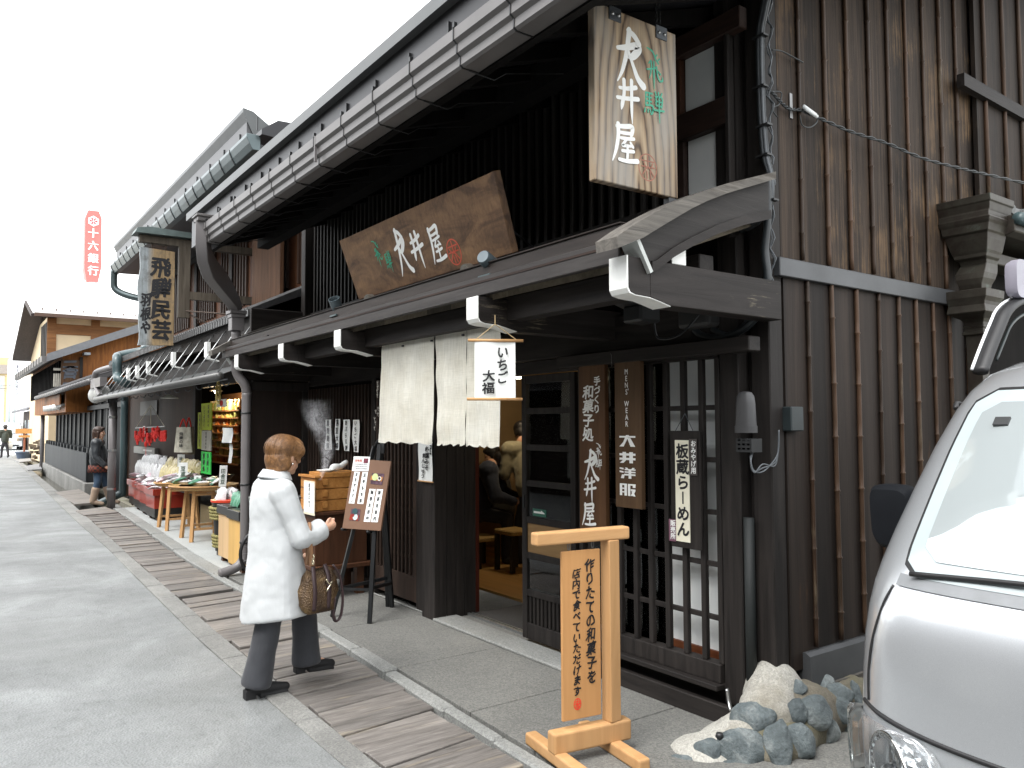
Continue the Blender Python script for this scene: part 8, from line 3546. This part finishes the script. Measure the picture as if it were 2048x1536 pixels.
boxm = None
for i in range(4):
    x1 = -14.25-i*.82
    x0 = x1-.74
    yb = 2.87+.05*i
    lab = ('red lacquered display box nearest the bamboo trays', 'red lacquered display box, second from the bamboo trays', 'red lacquered display box, third from the bamboo trays', 'red lacquered display box farthest away, by the green pipe')[i]
    t = thing('display_box', ((x0+x1)/2, yb+.25, 0), lab, 'display box', 'red display boxes')
    b = MB()
    b.box((x0+.05, yb+.04, .05), (x1-.05, yb+.5, .2))
    b.build('base', BLACKLAC, t, bevel=.004)
    b = MB()
    b.box((x0+.04, yb+.03, .201), (x1-.04, yb+.52, .42))
    b.build('case', RED, t, bevel=.004)
    b = MB()
    for a, c_ in (((x0, yb, .421), (x1, yb+.03, .53)), ((x0, yb+.52, .421), (x1, yb+.55, .53)), ((x0, yb+.031, .421), (x0+.03, yb+.519, .53)), ((x1-.03, yb+.031, .421), (x1, yb+.519, .53)), ((x0+.031, yb+.031, .43), (x1-.031, yb+.519, .45))):
        b.box(a, c_)
    b.build('tray', RED, t, bevel=.004)
    for cx_, cy_ in ((x0+.1, yb+.1), (x1-.1, yb+.1), (x0+.1, yb+.44), (x1-.1, yb+.44)):
        b = MB()
        b.lathe((cx_-.012, cy_, .026), [(.0, 0), (.026, .0), (.026, .024), (0, .024)], 12, (1, 0, 0))
        b.build('caster', flat('brass_caster', (.20, .10, .05), .4, .5), t)
    rnd = random.Random(i)
    glab = 'wrapped snack in the flat heap on top of the red boxes'
    for k in range(27):
        packet(0 if rnd.random() < .72 else 2, (rnd.uniform(x0+.12, x1-.12), rnd.uniform(yb+.08, yb+.47), .50+rnd.uniform(0, .18)), (rnd.uniform(-1.9, -1.1), rnd.uniform(-.4, .4), rnd.uniform(-1.5, 1.5)), glab, 'snack packets on the red boxes', rnd.uniform(.75, 1.0))
# taller tiers behind: white on the far half, yellow on the near half
rk = thing('snack_rack', (-15.9, 3.34, .5), 'stepped dark rack behind the red boxes holding upright snack bags', 'rack')
b = MB()
b.box((-17.6, 3.38, .5), (-13.0, 3.41, .98))
b.box((-17.6, 3.2, .50), (-13.0, 3.379, .66))
b.build('step', DK, rk)
for k in range(58):
    f = k/58
    x = -17.5+4.4*f
    rnd = random.Random(k+50)
    tier = k % 2
    kind = 0 if x < -15.3 else 1
    packet(kind, (x, 3.22+.10*tier, .76+.14*tier), (rnd.uniform(-.35, -.05), rnd.uniform(-.25, .25), rnd.uniform(-.3, .3)), 'white upright snack bag in the far rows of the rack' if kind == 0 else 'yellow upright snack bag in the near rows of the rack', 'white bags on the rack' if kind == 0 else 'yellow bags on the rack', 1.0, (.17, .27, .05))
# ---- bamboo trays on trestles
WICK = wood('woven_bamboo', (.34, .20, .07), (.56, .37, .16), 'X', .6, None, scale=60, stretch=3, bmp=.6)
for i, (px, py, lab, r) in enumerate(((358, 980, 'round bamboo tray on a wooden trestle, beside the red boxes', .36), (408, 990, 'wide round bamboo tray on a wooden trestle, nearer the rope bound barrel', .46))):
    c_ = aty(px, py, 3.02)
    zz = .70 if i else .66
    tr = thing('tray_trestle', (c_.x, 3.02, 0), ('plain wooden trestle under the smaller bamboo tray', 'plain wooden trestle under the wider bamboo tray')[i], 'trestle', 'trestles under bamboo trays')
    tt = thing('bamboo_tray', (c_.x, 3.02, zz), lab, 'tray', 'bamboo trays')
    b = MB()
    b.lathe((c_.x, 3.02, zz), [(.0, .015), (r*.8, .015), (r*.96, .06), (r, .06), (r*1.0, .05), (r*.84, .0), (0, .0)], 32)
    b.build('weave', WICK, tt, True)
    b = MB()
    for dz, rr_ in ((.055, r), (.030, r*.93)):
        b.tube([(c_.x+rr_*math.cos(t), 3.02+rr_*math.sin(t), zz+dz) for t in arc(36, 0, 2*math.pi)[:-1]], .013, 6, close=True)
    b.build('rim', PINE, tt, True)
    for sx_ in (-.24, .24):
        for sy_ in (-.2, .2):
            b = MB()
            b.bar((c_.x+sx_*1.15, 3.02+sy_*1.15, 0), (c_.x+sx_*.85, 3.02+sy_*.9, zz-.001), .045, .045)
            b.build('leg', PINE, tr)
        b = MB()
        b.bar((c_.x+sx_*1.08, 3.02-.22, .17), (c_.x+sx_*1.08, 3.02+.22, .17), .035, .03)
        b.bar((c_.x+sx_*.9, 3.02-.19, zz-.06), (c_.x+sx_*.9, 3.02+.19, zz-.06), .035, .03)
        b.build('rail', PINE, tr)
    rnd = random.Random(70+i)
    for k in range(34):
        a, q = rnd.uniform(0, 6.28), r*.75*math.sqrt(rnd.random())
        kind = rnd.choice((0, 0, 2, 0)) if i == 0 else rnd.choice((0, 3, 3, 0, 4))
        packet(kind, (c_.x+q*math.cos(a), 3.02+q*math.sin(a), zz+.06+rnd.uniform(0, .10)), (-1.35+rnd.uniform(-.2, .4), rnd.uniform(-.3, .3), -.5+rnd.uniform(-.5, .5)), ('pale packet heaped on the smaller bamboo tray', 'pale, dark or green packet heaped on the wider bamboo tray')[i], ('packets on the smaller tray', 'packets on the wider tray')[i], .8)
# price cards standing among the goods
for i, (px, py, wx, hy, yy, ch, lab) in enumerate(((366, 948, 16, 42, 2.95, '豆菓子', 'white price card with a green mark standing behind the smaller tray'), (395, 962, 13, 20, 2.9, '銘菓', 'small white card with a green top on the smaller tray'), (446, 952, 14, 40, 2.95, '田舎豆', 'tall tilted price card with a pinkish picture on the wider tray'), (362, 925, 13, 30, 3.30, '味噌', 'white paper card on the boarded wall above the packets'))):
    c_ = aty(px, py, yy)
    s_ = c_.y/FPX*0+(c_-CAMP).length/FPX
    pc_ = Plane(c_, (.55, .83, 0), (.06*(i == 2)*3, .0, 1))
    if pc_.n.dot(CAMP-c_) < 0:
        pc_.n = -pc_.n
    b = MB()
    pc_.slab(b, -wx*s_/2, wx*s_/2, -hy*s_/2, hy*s_/2, -.004, .0)
    o = b.build('price_card', PAPER, base=c_)
    ORG[o.name] = V(c_)
    tag(o, lab, 'price card')
    b = MB()
    vtext(b, ch, pc_.P(0, hy*s_*.36, .002), pc_.ux, pc_.uy, hy*s_*.24, None, .9, .05)
    b.build('lettering', flat('grey_green_ink', (.10, .14, .11), .7), o)
# ---- rope bound barrel
c_ = atz(426, 1112)
br = thing('rope_barrel', (c_.x, c_.y+.16, 0), 'black barrel bound with thick straw rope, red rim, full of white bundles', 'barrel')
bx, by = c_.x, c_.y+.18
b = MB()
b.lathe((bx, by, .06), [(.0, 0), (.15, .0), (.19, .56), (.205, .60), (.195, .60), (.17, .5), (0, .48)], 28)
b.build('staves', BLACKLAC, br, 'auto')
ROPE = flat('straw_rope', (.28, .25, .10), .9, 0, .35, 60, .6)
for zz in (.12, .16, .20, .24, .46, .50, .54, .58):
    r = .162+.062*(zz-.06)/.6
    b = MB()
    for s_ in (0, math.pi):
        b.tube([(bx+(r+.009*math.cos(20*t+s_))*math.cos(t), by+(r+.009*math.cos(20*t+s_))*math.sin(t), zz+.010*math.sin(20*t+s_)) for t in arc(120, 0, 2*math.pi)[:-1]], .0125, 6, close=True)
    b.build('rope', ROPE, br, True)
b = MB()
b.lathe((bx, by, .655), [(.195, 0), (.212, .0), (.212, .025), (.195, .025)], 28)
b.build('rim', flat('vermilion_rim', (.55, .05, .02), .4), br)
b = MB()
for k in range(3):
    a = k*2.1
    b.box((bx+.1*math.cos(a)-.03, by+.1*math.sin(a)-.03, 0), (bx+.1*math.cos(a)+.03, by+.1*math.sin(a)+.03, .06))
b.build('foot', BLACKLAC, br)
b = MB()
dv = (CAMP-V((bx, by, .36)))
dv.z = 0
dv.normalize()
for i, ch in enumerate('根や'):
    cc = V((bx, by, .40-.085*i))+dv*.186
    put_glyph(b, ch, cc+V((0, 0, .0)), V((-dv.y, dv.x, 0)), V((0, 0, 1)), .12, 1.0, .1)
b.build('lettering', WINK, br)
for k in range(7):
    rnd = random.Random(k+200)
    packet(0, (bx+rnd.uniform(-.1, .1), by+rnd.uniform(-.1, .1), .72+rnd.uniform(-.02, .04)), (rnd.uniform(-.6, .6), rnd.uniform(-.4, .4), rnd.uniform(0, 3)), 'white bundle sticking out of the rope bound barrel', 'bundles in the barrel', .7)
# ---- two pale crates with trays of green packs
for k, (px, py, lab) in enumerate(((443, 1126, 'pale wooden crate stand beside the rope bound barrel'), (464, 1142, 'yellowish wooden crate stand behind the grey downpipe'))):
    c_ = atz(px, py)
    cr_ = thing('crate_stand', (c_.x, c_.y+.2, 0), lab, 'crate', 'crate stands')
    b = MB()
    b.box((c_.x-.22, c_.y+.02, .06), (c_.x+.20, c_.y+.42, .56))
    b.build('case', wood('pale_plywood' if k == 0 else 'yellow_plywood', (.50, .33, .17) if k == 0 else (.55, .33, .10), (.60, .42, .24) if k == 0 else (.64, .41, .15), 'Z', .55, bmp=.08), cr_, bevel=.004)
    b = MB()
    b.box((c_.x-.24, c_.y, .561), (c_.x+.22, c_.y+.44, .66))
    b.build('tray', BLACKLAC, cr_, bevel=.004)
    b = MB()
    for dx_, dy_ in ((-.18, .05), (.14, .05), (-.18, .36), (.14, .36)):
        b.prism([(c_.x+dx_-.02, .0), (c_.x+dx_+.06, .0), (c_.x+dx_+.04, .059), (c_.x+dx_, .059)], 'Y', c_.y+dy_, c_.y+dy_+.05)
    b.build('foot', CABW, cr_)
    for j in range(6):
        rnd = random.Random(j+300+k*10)
        packet(4, (c_.x-.17+.07*j, c_.y+.2+rnd.uniform(-.08, .08), .73), (rnd.uniform(-.7, -.3), rnd.uniform(-.2, .2), rnd.uniform(-.3, .3)), 'green wrapped pack on the crate stands', 'green packs on the crates', .75)
# ---- bicycle standing by the fin wall
bk = thing('bicycle', (-8.3, 2.75, 0), 'bicycle with a wire basket standing behind the downpipe, mostly hidden by the coated person', 'bicycle')
BXx = -8.30
for yy, nm in ((2.77, 'front_wheel'), (3.30, 'rear_wheel')):
    b = MB()
    b.tube([(BXx, yy+.25*math.cos(t), .27+.25*math.sin(t)) for t in arc(36, 0, 2*math.pi)[:-1]], .018, 8, close=True)
    wh = b.build(nm, SEAL, bk, True)
    b = MB()
    for k in range(18):
        a = k*math.pi/9
        b.tube([(BXx, yy, .27), (BXx, yy+.235*math.cos(a), .27+.235*math.sin(a))], .0015, 4)
    b.lathe((BXx-.03, yy, .27), [(.0, 0), (.02, .0), (.02, .06), (0, .06)], 10, (1, 0, 0))
    b.build('spokes', STEEL, wh)
b = MB()
for p_, q_ in (((0, 2.77, .27), (0, 2.85, .80)), ((0, 2.84, .70), (0, 3.13, .30)), ((0, 3.13, .30), (0, 3.23, .78)), ((0, 3.13, .30), (0, 3.30, .27)), ((0, 3.30, .27), (0, 3.21, .62))):
    b.tube([V(p_)+V((BXx, 0, 0)), V(q_)+V((BXx, 0, 0))], .015, 8)
b.build('frame', flat('black_bike_paint', (.015, .015, .017), .25), bk)
b = MB()
b.tube(catmull([(BXx-.27, 2.95, .93), (BXx-.22, 2.89, .92), (BXx-.08, 2.83, .90), (BXx, 2.84, .86), (BXx+.08, 2.83, .90), (BXx+.22, 2.89, .92), (BXx+.27, 2.95, .93)], 5), .011, 8)
b.tube([(BXx, 2.84, .78), (BXx, 2.84, .87)], .012, 8)
b.build('handlebar', CHROME, bk, True)
b = MB()
for s_ in (-1, 1):
    b.cap((BXx+s_*.24, 2.91, .925), (BXx+s_*.28, 2.99, .93), .017, .017)
    b.lathe((BXx+s_*.26, 2.89, 1.03), [(.0, 0), (.035, .0), (.04, .01), (0, .02)], 12, (0, -1, .2))
b.build('grip', BLACKP, bk, True)
b = MB()
for i in range(6):
    f = i/5
    w_ = .10+.03*f
    zz = .60+.24*f
    b.tube([(BXx-w_, 2.77-w_, zz), (BXx+w_, 2.77-w_, zz), (BXx+w_, 2.75+w_*.6, zz), (BXx-w_, 2.75+w_*.6, zz)], .003, 5, close=True)
for i in range(9):
    t = -1+2*i/8
    b.tube([(BXx+.10*t, 2.67, .60), (BXx+.13*t, 2.64, .84)], .0025, 4)
    b.tube([(BXx+.10, 2.73+.07*t, .60), (BXx+.13, 2.73+.09*t, .84)], .0025, 4)
    b.tube([(BXx-.10, 2.73+.07*t, .60), (BXx-.13, 2.73+.09*t, .84)], .0025, 4)
b.build('basket', flat('pale_wire', (.6, .66, .62), .3, .5), bk)
b = MB()
b.ell((BXx, 3.23, .82), .07, .12, .035)
b.build('saddle', BLACKP, bk, True)
# ---- hanging charms, mailbox, bags, strips and shelves in the open front
mo = thing('charm_mobile', aty(301, 790, 2.95), 'hanging bar of red cloth charms in front of the dark boarded wall', 'mobile')
kmo = Crop(230, 760, 3.84)


def gm(x, y, Y_=2.95):
    return aty(*kmo(x, y), Y_)


b = MB()
b.tube([gm(158, 369), gm(382, 357)], .011, 6)
b.build('bar', STEEL, mo, True)
b = MB()
for q in ((165, 362), (275, 345), (378, 352)):
    b.tube([gm(275, 195), gm(*q)], .005, 4)
b.build('cord', flat('pale_string', (.5, .45, .35), .8), mo)
rnd = random.Random(11)
for k in range(18):
    x = 160+k*13.2
    y = 385+rnd.uniform(0, 75)
    p = gm(x, y, 2.95+rnd.uniform(-.05, .05))
    b = MB()
    b.ell(p+V((0, 0, .05)), .03, .03, .03, None, 8)
    b.cap(p+V((0, 0, .03)), p+V((0, 0, -.05)), .026, .03, 8)
    for s_ in (-1, 1):
        b.cap(p, p+V((s_*.06, 0, .02)), .014, .01, 6)
        b.cap(p+V((0, 0, -.05)), p+V((s_*.045, 0, -.10)), .016, .01, 6)
    b.build('charm', REDC, mo, True)
b = MB()
p = gm(237, 490)
b.ell(p, .03, .03, .06, None, 8)
b.tube([gm(238, 395), gm(237, 580)], .004, 4)
b.build('tassel', REDC, mo)
b = MB()
p = gm(222, 384, 2.93)
b.box(p+V((-.10, 0, -.07)), p+V((.10, .003, .07)))
b.build('label_card', PAPER, mo)
pA, pB = aty(*kmo(167, 507), 3.40), aty(*kmo(328, 582), 3.40)
mb2 = thing('mail_box', ((pA.x+pB.x)/2, 3.40, pB.z), 'grey steel letter box with a pale slot on the dark boarded wall', 'letter box')
b = MB()
b.box((pA.x, 3.34, pB.z), (pB.x, 3.418, pA.z))
b.build('box', flat('grey_steel_box', (.20, .20, .185), .4, .3), mb2, bevel=.01)
b = MB()
q0, q1 = aty(*kmo(215, 532), 3.33), aty(*kmo(282, 552), 3.33)
b.box((q0.x, 3.332, q1.z), (q1.x, 3.339, q0.z))
b.build('slot', flat('white_slot', (.6, .6, .58), .5), mb2)
for k, (pts, m_, lab) in enumerate((((487, 340, 560, 560), flat('cream_printed_bag', (.42, .40, .33), .8, 0, .3, 14), 'cream printed cloth bag hanging by the corner of the wall'), ((540, 335, 610, 575), flat('brown_printed_bag', (.10, .075, .05), .8, 0, .4, 14), 'brown cloth bag hanging behind the cream printed bag'))):
    p0, p1_ = aty(*kmo(pts[0], pts[1]), 3.05+.12*k), aty(*kmo(pts[2]-20*k, pts[3]), 3.05+.12*k)
    pl_ = Plane(((p0.x+p1_.x)/2, 3.05+.12*k, p1_.z), (.75, .66, 0), (0, 0, 1))
    w_, h_ = abs(p1_.x-p0.x)*.5, p0.z-p1_.z
    b = MB()
    rows = []
    for j in range(9):
        f = j/8
        rows.append([pl_.P((i/6-.5)*w_*(1-.25*f), f*h_*.9, .03*math.sin(math.pi*i/6)*(1-f*.5)) for i in range(7)])
    b.sheet(rows)
    b.sheet([[p-pl_.n*.02 for p in r] for r in rows])
    o = b.build('cloth_bag', m_, smooth=True)
    tag(o, lab, 'bag')
    if k == 0:
        b = MB()
        sg_ = 1 if pl_.n.dot(CAMP-pl_.o) > 0 else -1
        pl3 = pl_ if sg_ > 0 else Plane(pl_.o, -pl_.ux, pl_.uy)
        vtext(b, '飛騨の味', pl3.P(0, h_*.72, .05), pl3.ux, pl3.uy, h_*.13, None, 1.2, .05)
        b.build('lettering', INK, o)
    b = MB()
    b.tube(catmull([pl_.P(-w_*.2, h_*.88), pl_.P(-w_*.05, h_*1.15), pl_.P(w_*.05, h_*1.15), pl_.P(w_*.2, h_*.88)], 4), .012, 5)
    b.build('bag_handle', REDC, o, True)
LIME = flat('lime_card', (.42, .50, .03), .7, 0, .04)
for (l, t_, r, bt, m_, tx_, lab) in ((666, 182, 742, 384, LIME, '玄米せんべいどぶろく', 'lime yellow vertical sign at the open shop front'), (668, 388, 738, 545, flat('grey_card', (.36, .35, .30), .7), '飛騨の地酒', 'grey brush lettered sign below the lime one'), (664, 548, 735, 727, flat('bright_green_card', (.04, .62, .09), .7, 0, .03), '手焼き煎餅処', 'bright green sign, lowest of the column of signs'), (640, 250, 666, 530, LIME, '名物みたらし団子', 'narrow lime strip edge on, left of the column of signs')):
    p0, p1_ = aty(*kmo(l, t_), 3.34), aty(*kmo(r, bt), 3.34)
    b = MB()
    b.box((p0.x, 3.335, p1_.z), (p1_.x, 3.35, p0.z))
    o = b.build('shop_card', m_, base=((p0.x+p1_.x)/2, 3.34, p1_.z))
    ORG[o.name] = V(((p0.x+p1_.x)/2, 3.34, p1_.z))
    tag(o, lab, 'sign')
    b = MB()
    pp = Plane((0, 3.333, 0), (1, 0, 0), (0, 0, 1))
    n = len(tx_)
    if r-l > 40:
        h1 = (n+1)//2 if n > 5 else n
        cols_ = [tx_[:h1], tx_[h1:]] if n > 5 else [tx_]
        for ci, s_ in enumerate(cols_):
            xx = p0.x+(p1_.x-p0.x)*((.72, .32)[ci] if len(cols_) > 1 else .5)
            hh_ = (p0.z-p1_.z)*.86/max(len(q) for q in cols_)
            vtext(b, s_, pp.P(xx, p0.z-(p0.z-p1_.z)*.06, .001), pp.ux, pp.uy, hh_*.92, hh_, min(1.3, (p1_.x-p0.x)*(.36 if len(cols_) > 1 else .6)/hh_), .07)
    else:
        hh_ = (p0.z-p1_.z)*.92/n
        vtext(b, tx_, pp.P((p0.x+p1_.x)/2, p0.z-.02, .001), pp.ux, pp.uy, hh_*.85, hh_, .9, .05)
    b.build('lettering', INK, o)
shf = thing('goods_shelf', (-12.2, 4.4, 0), 'shelves of small jars and bottles glowing inside the open souvenir front', 'shelf')
p0, p1_ = aty(*kmo(735, 185), 4.3), aty(*kmo(900, 640), 4.3)
b = MB()
b.box((p0.x-.3, 4.6, .3), (p1_.x+.5, 4.64, p0.z+.2))
for j in range(8):
    zz = p1_.z+(p0.z-p1_.z)*j/8
    b.box((p0.x-.3, 4.25, zz-.025), (p1_.x+.5, 4.6, zz))
b.build('shelf_board', wood('shelf_brown', (.08, .04, .02), (.16, .08, .035), 'X', .6), shf)
JM = []
for k, c3 in enumerate(((.50, .20, .05), (.32, .10, .03), (.45, .38, .12), (.20, .24, .10), (.50, .32, .16))):
    b = MB()
    b.lathe((0, 0, 0), [(.0, 0), (.055, 0), (.06, .02), (.06, .12), (.04, .15), (.04, .165), (0, .165)], 10)
    o = b.build('jar', flat('jar_glaze_%d' % k, c3, .2, 0, .3, 20), base=(0, 0, 0), smooth='auto')
    b = MB()
    b.lathe((0, 0, .166), [(.045, 0), (.045, .03), (0, .03)], 10)
    b.build('lid', flat('jar_lid_%d' % k, (.5, .4, .2) if k % 2 else (.55, .5, .4), .4), o)
    JM.append(o)
used = set()
rnd = random.Random(4)
for j in range(8):
    zz = p1_.z+(p0.z-p1_.z)*j/8
    n = 11
    for i in range(n):
        k = (j+i//4) % 5 if rnd.random() < .85 else rnd.randrange(5)
        src = JM[k]
        o = src if k not in used else copy_tree(src)
        used.add(k)
        o.location = (p0.x-.15+(p1_.x-p0.x+.5)*i/n, 4.36+rnd.uniform(-.03, .03), zz+.001)
        tag(o, 'small lidded jar on the lit shelves inside the souvenir front', 'jar', 'jars on the souvenir shelves')
l_ = thing('shop_lamp', (p1_.x, 4.0, p0.z+.2), 'lamp under the lintel lighting the jar shelves', 'lamp')
b = MB()
b.lathe(V((p1_.x, 4.0, p0.z+.2)), [(.0, .05), (.04, .045), (.12, 0), (.0, .01)], 16)
b.build('shade', WHITE, l_, True)
b = MB()
b.ell(V((p1_.x, 4.0, p0.z+.185)), .035, .035, .03, None, 10)
b.build('bulb', MATS['lamp_glow'], l_, True)
ld_ = bpy.data.lights.new('lamp_light', 'POINT')
ld_.energy = 45
ld_.color = (1, .75, .45)
ld_.shadow_soft_size = .06
lo_ = bpy.data.objects.new('lamp_light', ld_)
COL.objects.link(lo_)
lo_.parent = l_
lo_.location = (0, 0, -.1)
# crab poster and gold chain, white bags
p0, p1_ = aty(*kmo(812, 152), 3.50), aty(*kmo(885, 205), 3.50)
b = MB()
b.box((p0.x, 3.44, p1_.z), (p1_.x, 3.449, p0.z))
o = b.build('wall_poster', PAPER, base=(p0.x, 3.44, p1_.z))
tag(o, 'white poster with a red blot above the jar shelves', 'poster')
b = MB()
b.ell(((p0.x+p1_.x)/2, 3.438, (p0.z+p1_.z)/2), .09, .002, .05, None, 10)
b.build('red_print', REDC, o, True)
ch_ = thing('hanging_chain', aty(*kmo(793, 30), 2.7), 'gilt chain of large links hanging from the awning', 'chain')
b = MB()
for k in range(7):
    p = aty(*kmo(793, 40+k*19), 2.7)
    a = (k % 2)*1.2+.3
    b.tube([p+V((.028*math.cos(t)*math.cos(a), .028*math.cos(t)*math.sin(a), .05*math.sin(t))) for t in arc(12, 0, 2*math.pi)[:-1]], .008, 6, close=True)
b.build('links', flat('gilt', (.75, .62, .25), .3, .8), ch_, True)
for (x0_, y0_, x1_, y1_, yy, lab) in ((825, 368, 900, 485, 2.8, 'white plastic bag pinned up beside the grey downpipe'), (875, 490, 898, 640, 2.85, 'narrow white notice strip hanging by the grey downpipe')):
    p0, p1_ = aty(*kmo(x0_, y0_), yy), aty(*kmo(x1_, y1_), yy)
    b = MB()
    b.sheet([[(p0.x+(p1_.x-p0.x)*i/5, yy+.008*math.sin(i*1.3+j*.7), p0.z+(p1_.z-p0.z)*j/6) for i in range(6)] for j in range(7)])
    o = b.build('pinned_bag', flat('white_plastic', (.55, .57, .56), .4), smooth=True)
    tag(o, lab, 'bag')

# ================================================================== far street end
p = atz(48, 917)
ps = thing('planter_sign', (p.x, p.y, 0), 'orange wooden sign boards on a thin post standing in a dark blue bucket', 'sign')
kz = Crop(0, 680, 5.9077)


def gz_(x, y):
    return aty(*kz(x, y), p.y)


b = MB()
z1_ = gz_(290, 1320).z
b.lathe((p.x, p.y, 0), [(.0, 0), (.30, 0), (.36, z1_*.8), (.40, z1_*.85), (.40, z1_), (.34, z1_), (.3, z1_*.8), (0, z1_*.75)], 20)
b.build('bucket', flat('slate_blue_plastic', (.06, .085, .13), .5), ps, 'auto')
b = MB()
b.tube([(p.x, p.y, .2), (p.x, p.y, gz_(290, 1040).z)], .045, 8)
b.build('post', wood('red_post', (.25, .08, .05), (.35, .14, .08), 'Z', .6), ps)
for (x0_, y0_, x1_, y1_) in ((220, 1046, 372, 1112), (245, 1120, 345, 1160)):
    a, c_ = gz_(x0_, y0_), gz_(x1_, y1_)
    w_ = abs(c_.x-a.x)
    pl_ = Plane((p.x, p.y, (a.z+c_.z)/2), (.35, .93, 0), (0, 0, 1))
    s_ = (V((p.x, p.y, 1.2))-CAMP).length/FPX/5.9077*(x1_-x0_)/2*1.02
    b = MB()
    pl_.slab(b, -s_, s_, -(a.z-c_.z)/2, (a.z-c_.z)/2, .05, .09)
    b.build('sign_board', ORWOOD if False else flat('orange_board_paint', (.45, .22, .06), .6), ps)


def farcar(name, loc, label, col_, scale=1.0, head=0.0, tall=1.0):
    c_ = thing(name, loc, label, 'car')
    X_, Y_, Z_ = loc
    b = MB()
    prof = [(0, .25), (0, .85), (.25, 1.0), (1.0, 1.08*tall), (1.5, 1.75*tall), (1.8, 1.85*tall), (3.9, 1.85*tall), (4.05, 1.6*tall), (4.1, .25)]
    b.prism([(X_-q[0], q[1]+Z_) for q in prof], 'Y', Y_-.82, Y_+.82)
    b.build('body', col_, c_, bevel=.06, seg=3)
    b = MB()
    b.add([(X_-1.0+.01, Y_-.68, Z_+1.12*tall), (X_-1.0+.01, Y_+.68, Z_+1.12*tall), (X_-1.47+.01, Y_+.6, Z_+1.68*tall), (X_-1.47+.01, Y_-.6, Z_+1.68*tall)], [(0, 1, 2, 3)])
    b.v = [p_+V((.03, 0, .01)) for p_ in b.v]
    b.build('windscreen', flat('pale_far_glass', (.55, .6, .62), .1), c_)
    for s_ in (-1, 1):
        b = MB()
        b.box((X_-.02, Y_+s_*.62-.14, Z_+.62), (X_+.03, Y_+s_*.62+.14, Z_+.8))
        b.build('headlight', CHROME, c_)
        for dx_ in (.8, 3.3):
            b = MB()
            b.lathe((X_-dx_, Y_+s_*.78-.09*s_, Z_+.30), [(.0, 0), (.3, 0), (.3, .16), (0, .16)], 20, (0, s_, 0))
            b.build('wheel', SEAL, c_)
        b = MB()
        b.box((X_-3.6, Y_+s_*.825, Z_+1.1*tall), (X_-1.5, Y_+s_*.83, Z_+1.62*tall))
        b.build('side_window', flat('dark_far_glass', (.03, .035, .04), .1), c_)
    b = MB()
    b.box((X_, Y_-.2, Z_+.42), (X_+.03, Y_+.2, Z_+.58))
    b.build('number_plate', flat('plate_yellow', (.75, .6, .05), .5), c_)
    b = MB()
    b.box((X_-.01, Y_-.6, Z_+.28), (X_+.05, Y_+.6, Z_+.36))
    b.build('bumper_slot', SEAL, c_)
    return c_


p = atx(20, 880, -62)
farcar('white_van', (-62, p.y-.1, -.012), 'white van facing us at the far left street end behind the hatted person', flat('white_car_paint', (.80, .82, .83), .25, coat=1.0))
p = atx(66, 880, -66)
farcar('pale_car', (-66, p.y+.3, -.012), 'pale car half hidden behind the oxblood downpipe at the street end', flat('silver_far_paint', (.5, .52, .54), .3, .4))
b = MB()
p = atx(75, 905, -40)
for i in range(30):
    rnd = random.Random(i)
    q = V((p.x+rnd.uniform(-.5, .5), p.y+rnd.uniform(-.25, .25), rnd.uniform(.1, 1.0)))
    b.obox(q, (rnd.uniform(.1, .25), 0, 0), (0, rnd.uniform(.06, .15), rnd.uniform(-.03, .03)), (0, 0, rnd.uniform(.03, .06)))
o = b.build('firewood_stack', wood('grey_firewood', (.10, .08, .06), (.26, .21, .16), 'X', .8), base=(p.x, p.y, 0))
tag(o, 'small weathered stack of wood between the two far downpipes', 'wood stack')
b = MB()
for k, (a, c_) in enumerate((((0, 772), (60, 762)), ((0, 778), (60, 765)))):
    p, q = atx(a[0], a[1], -72), atx(c_[0], c_[1], -60)
    b.tube([p, (p+q)/2-V((0, 0, .1)), q], .02, 5)
o = b.build('overhead_wire', CABLE)
tag(o, 'two dark overhead wires by the tan block', 'wires')
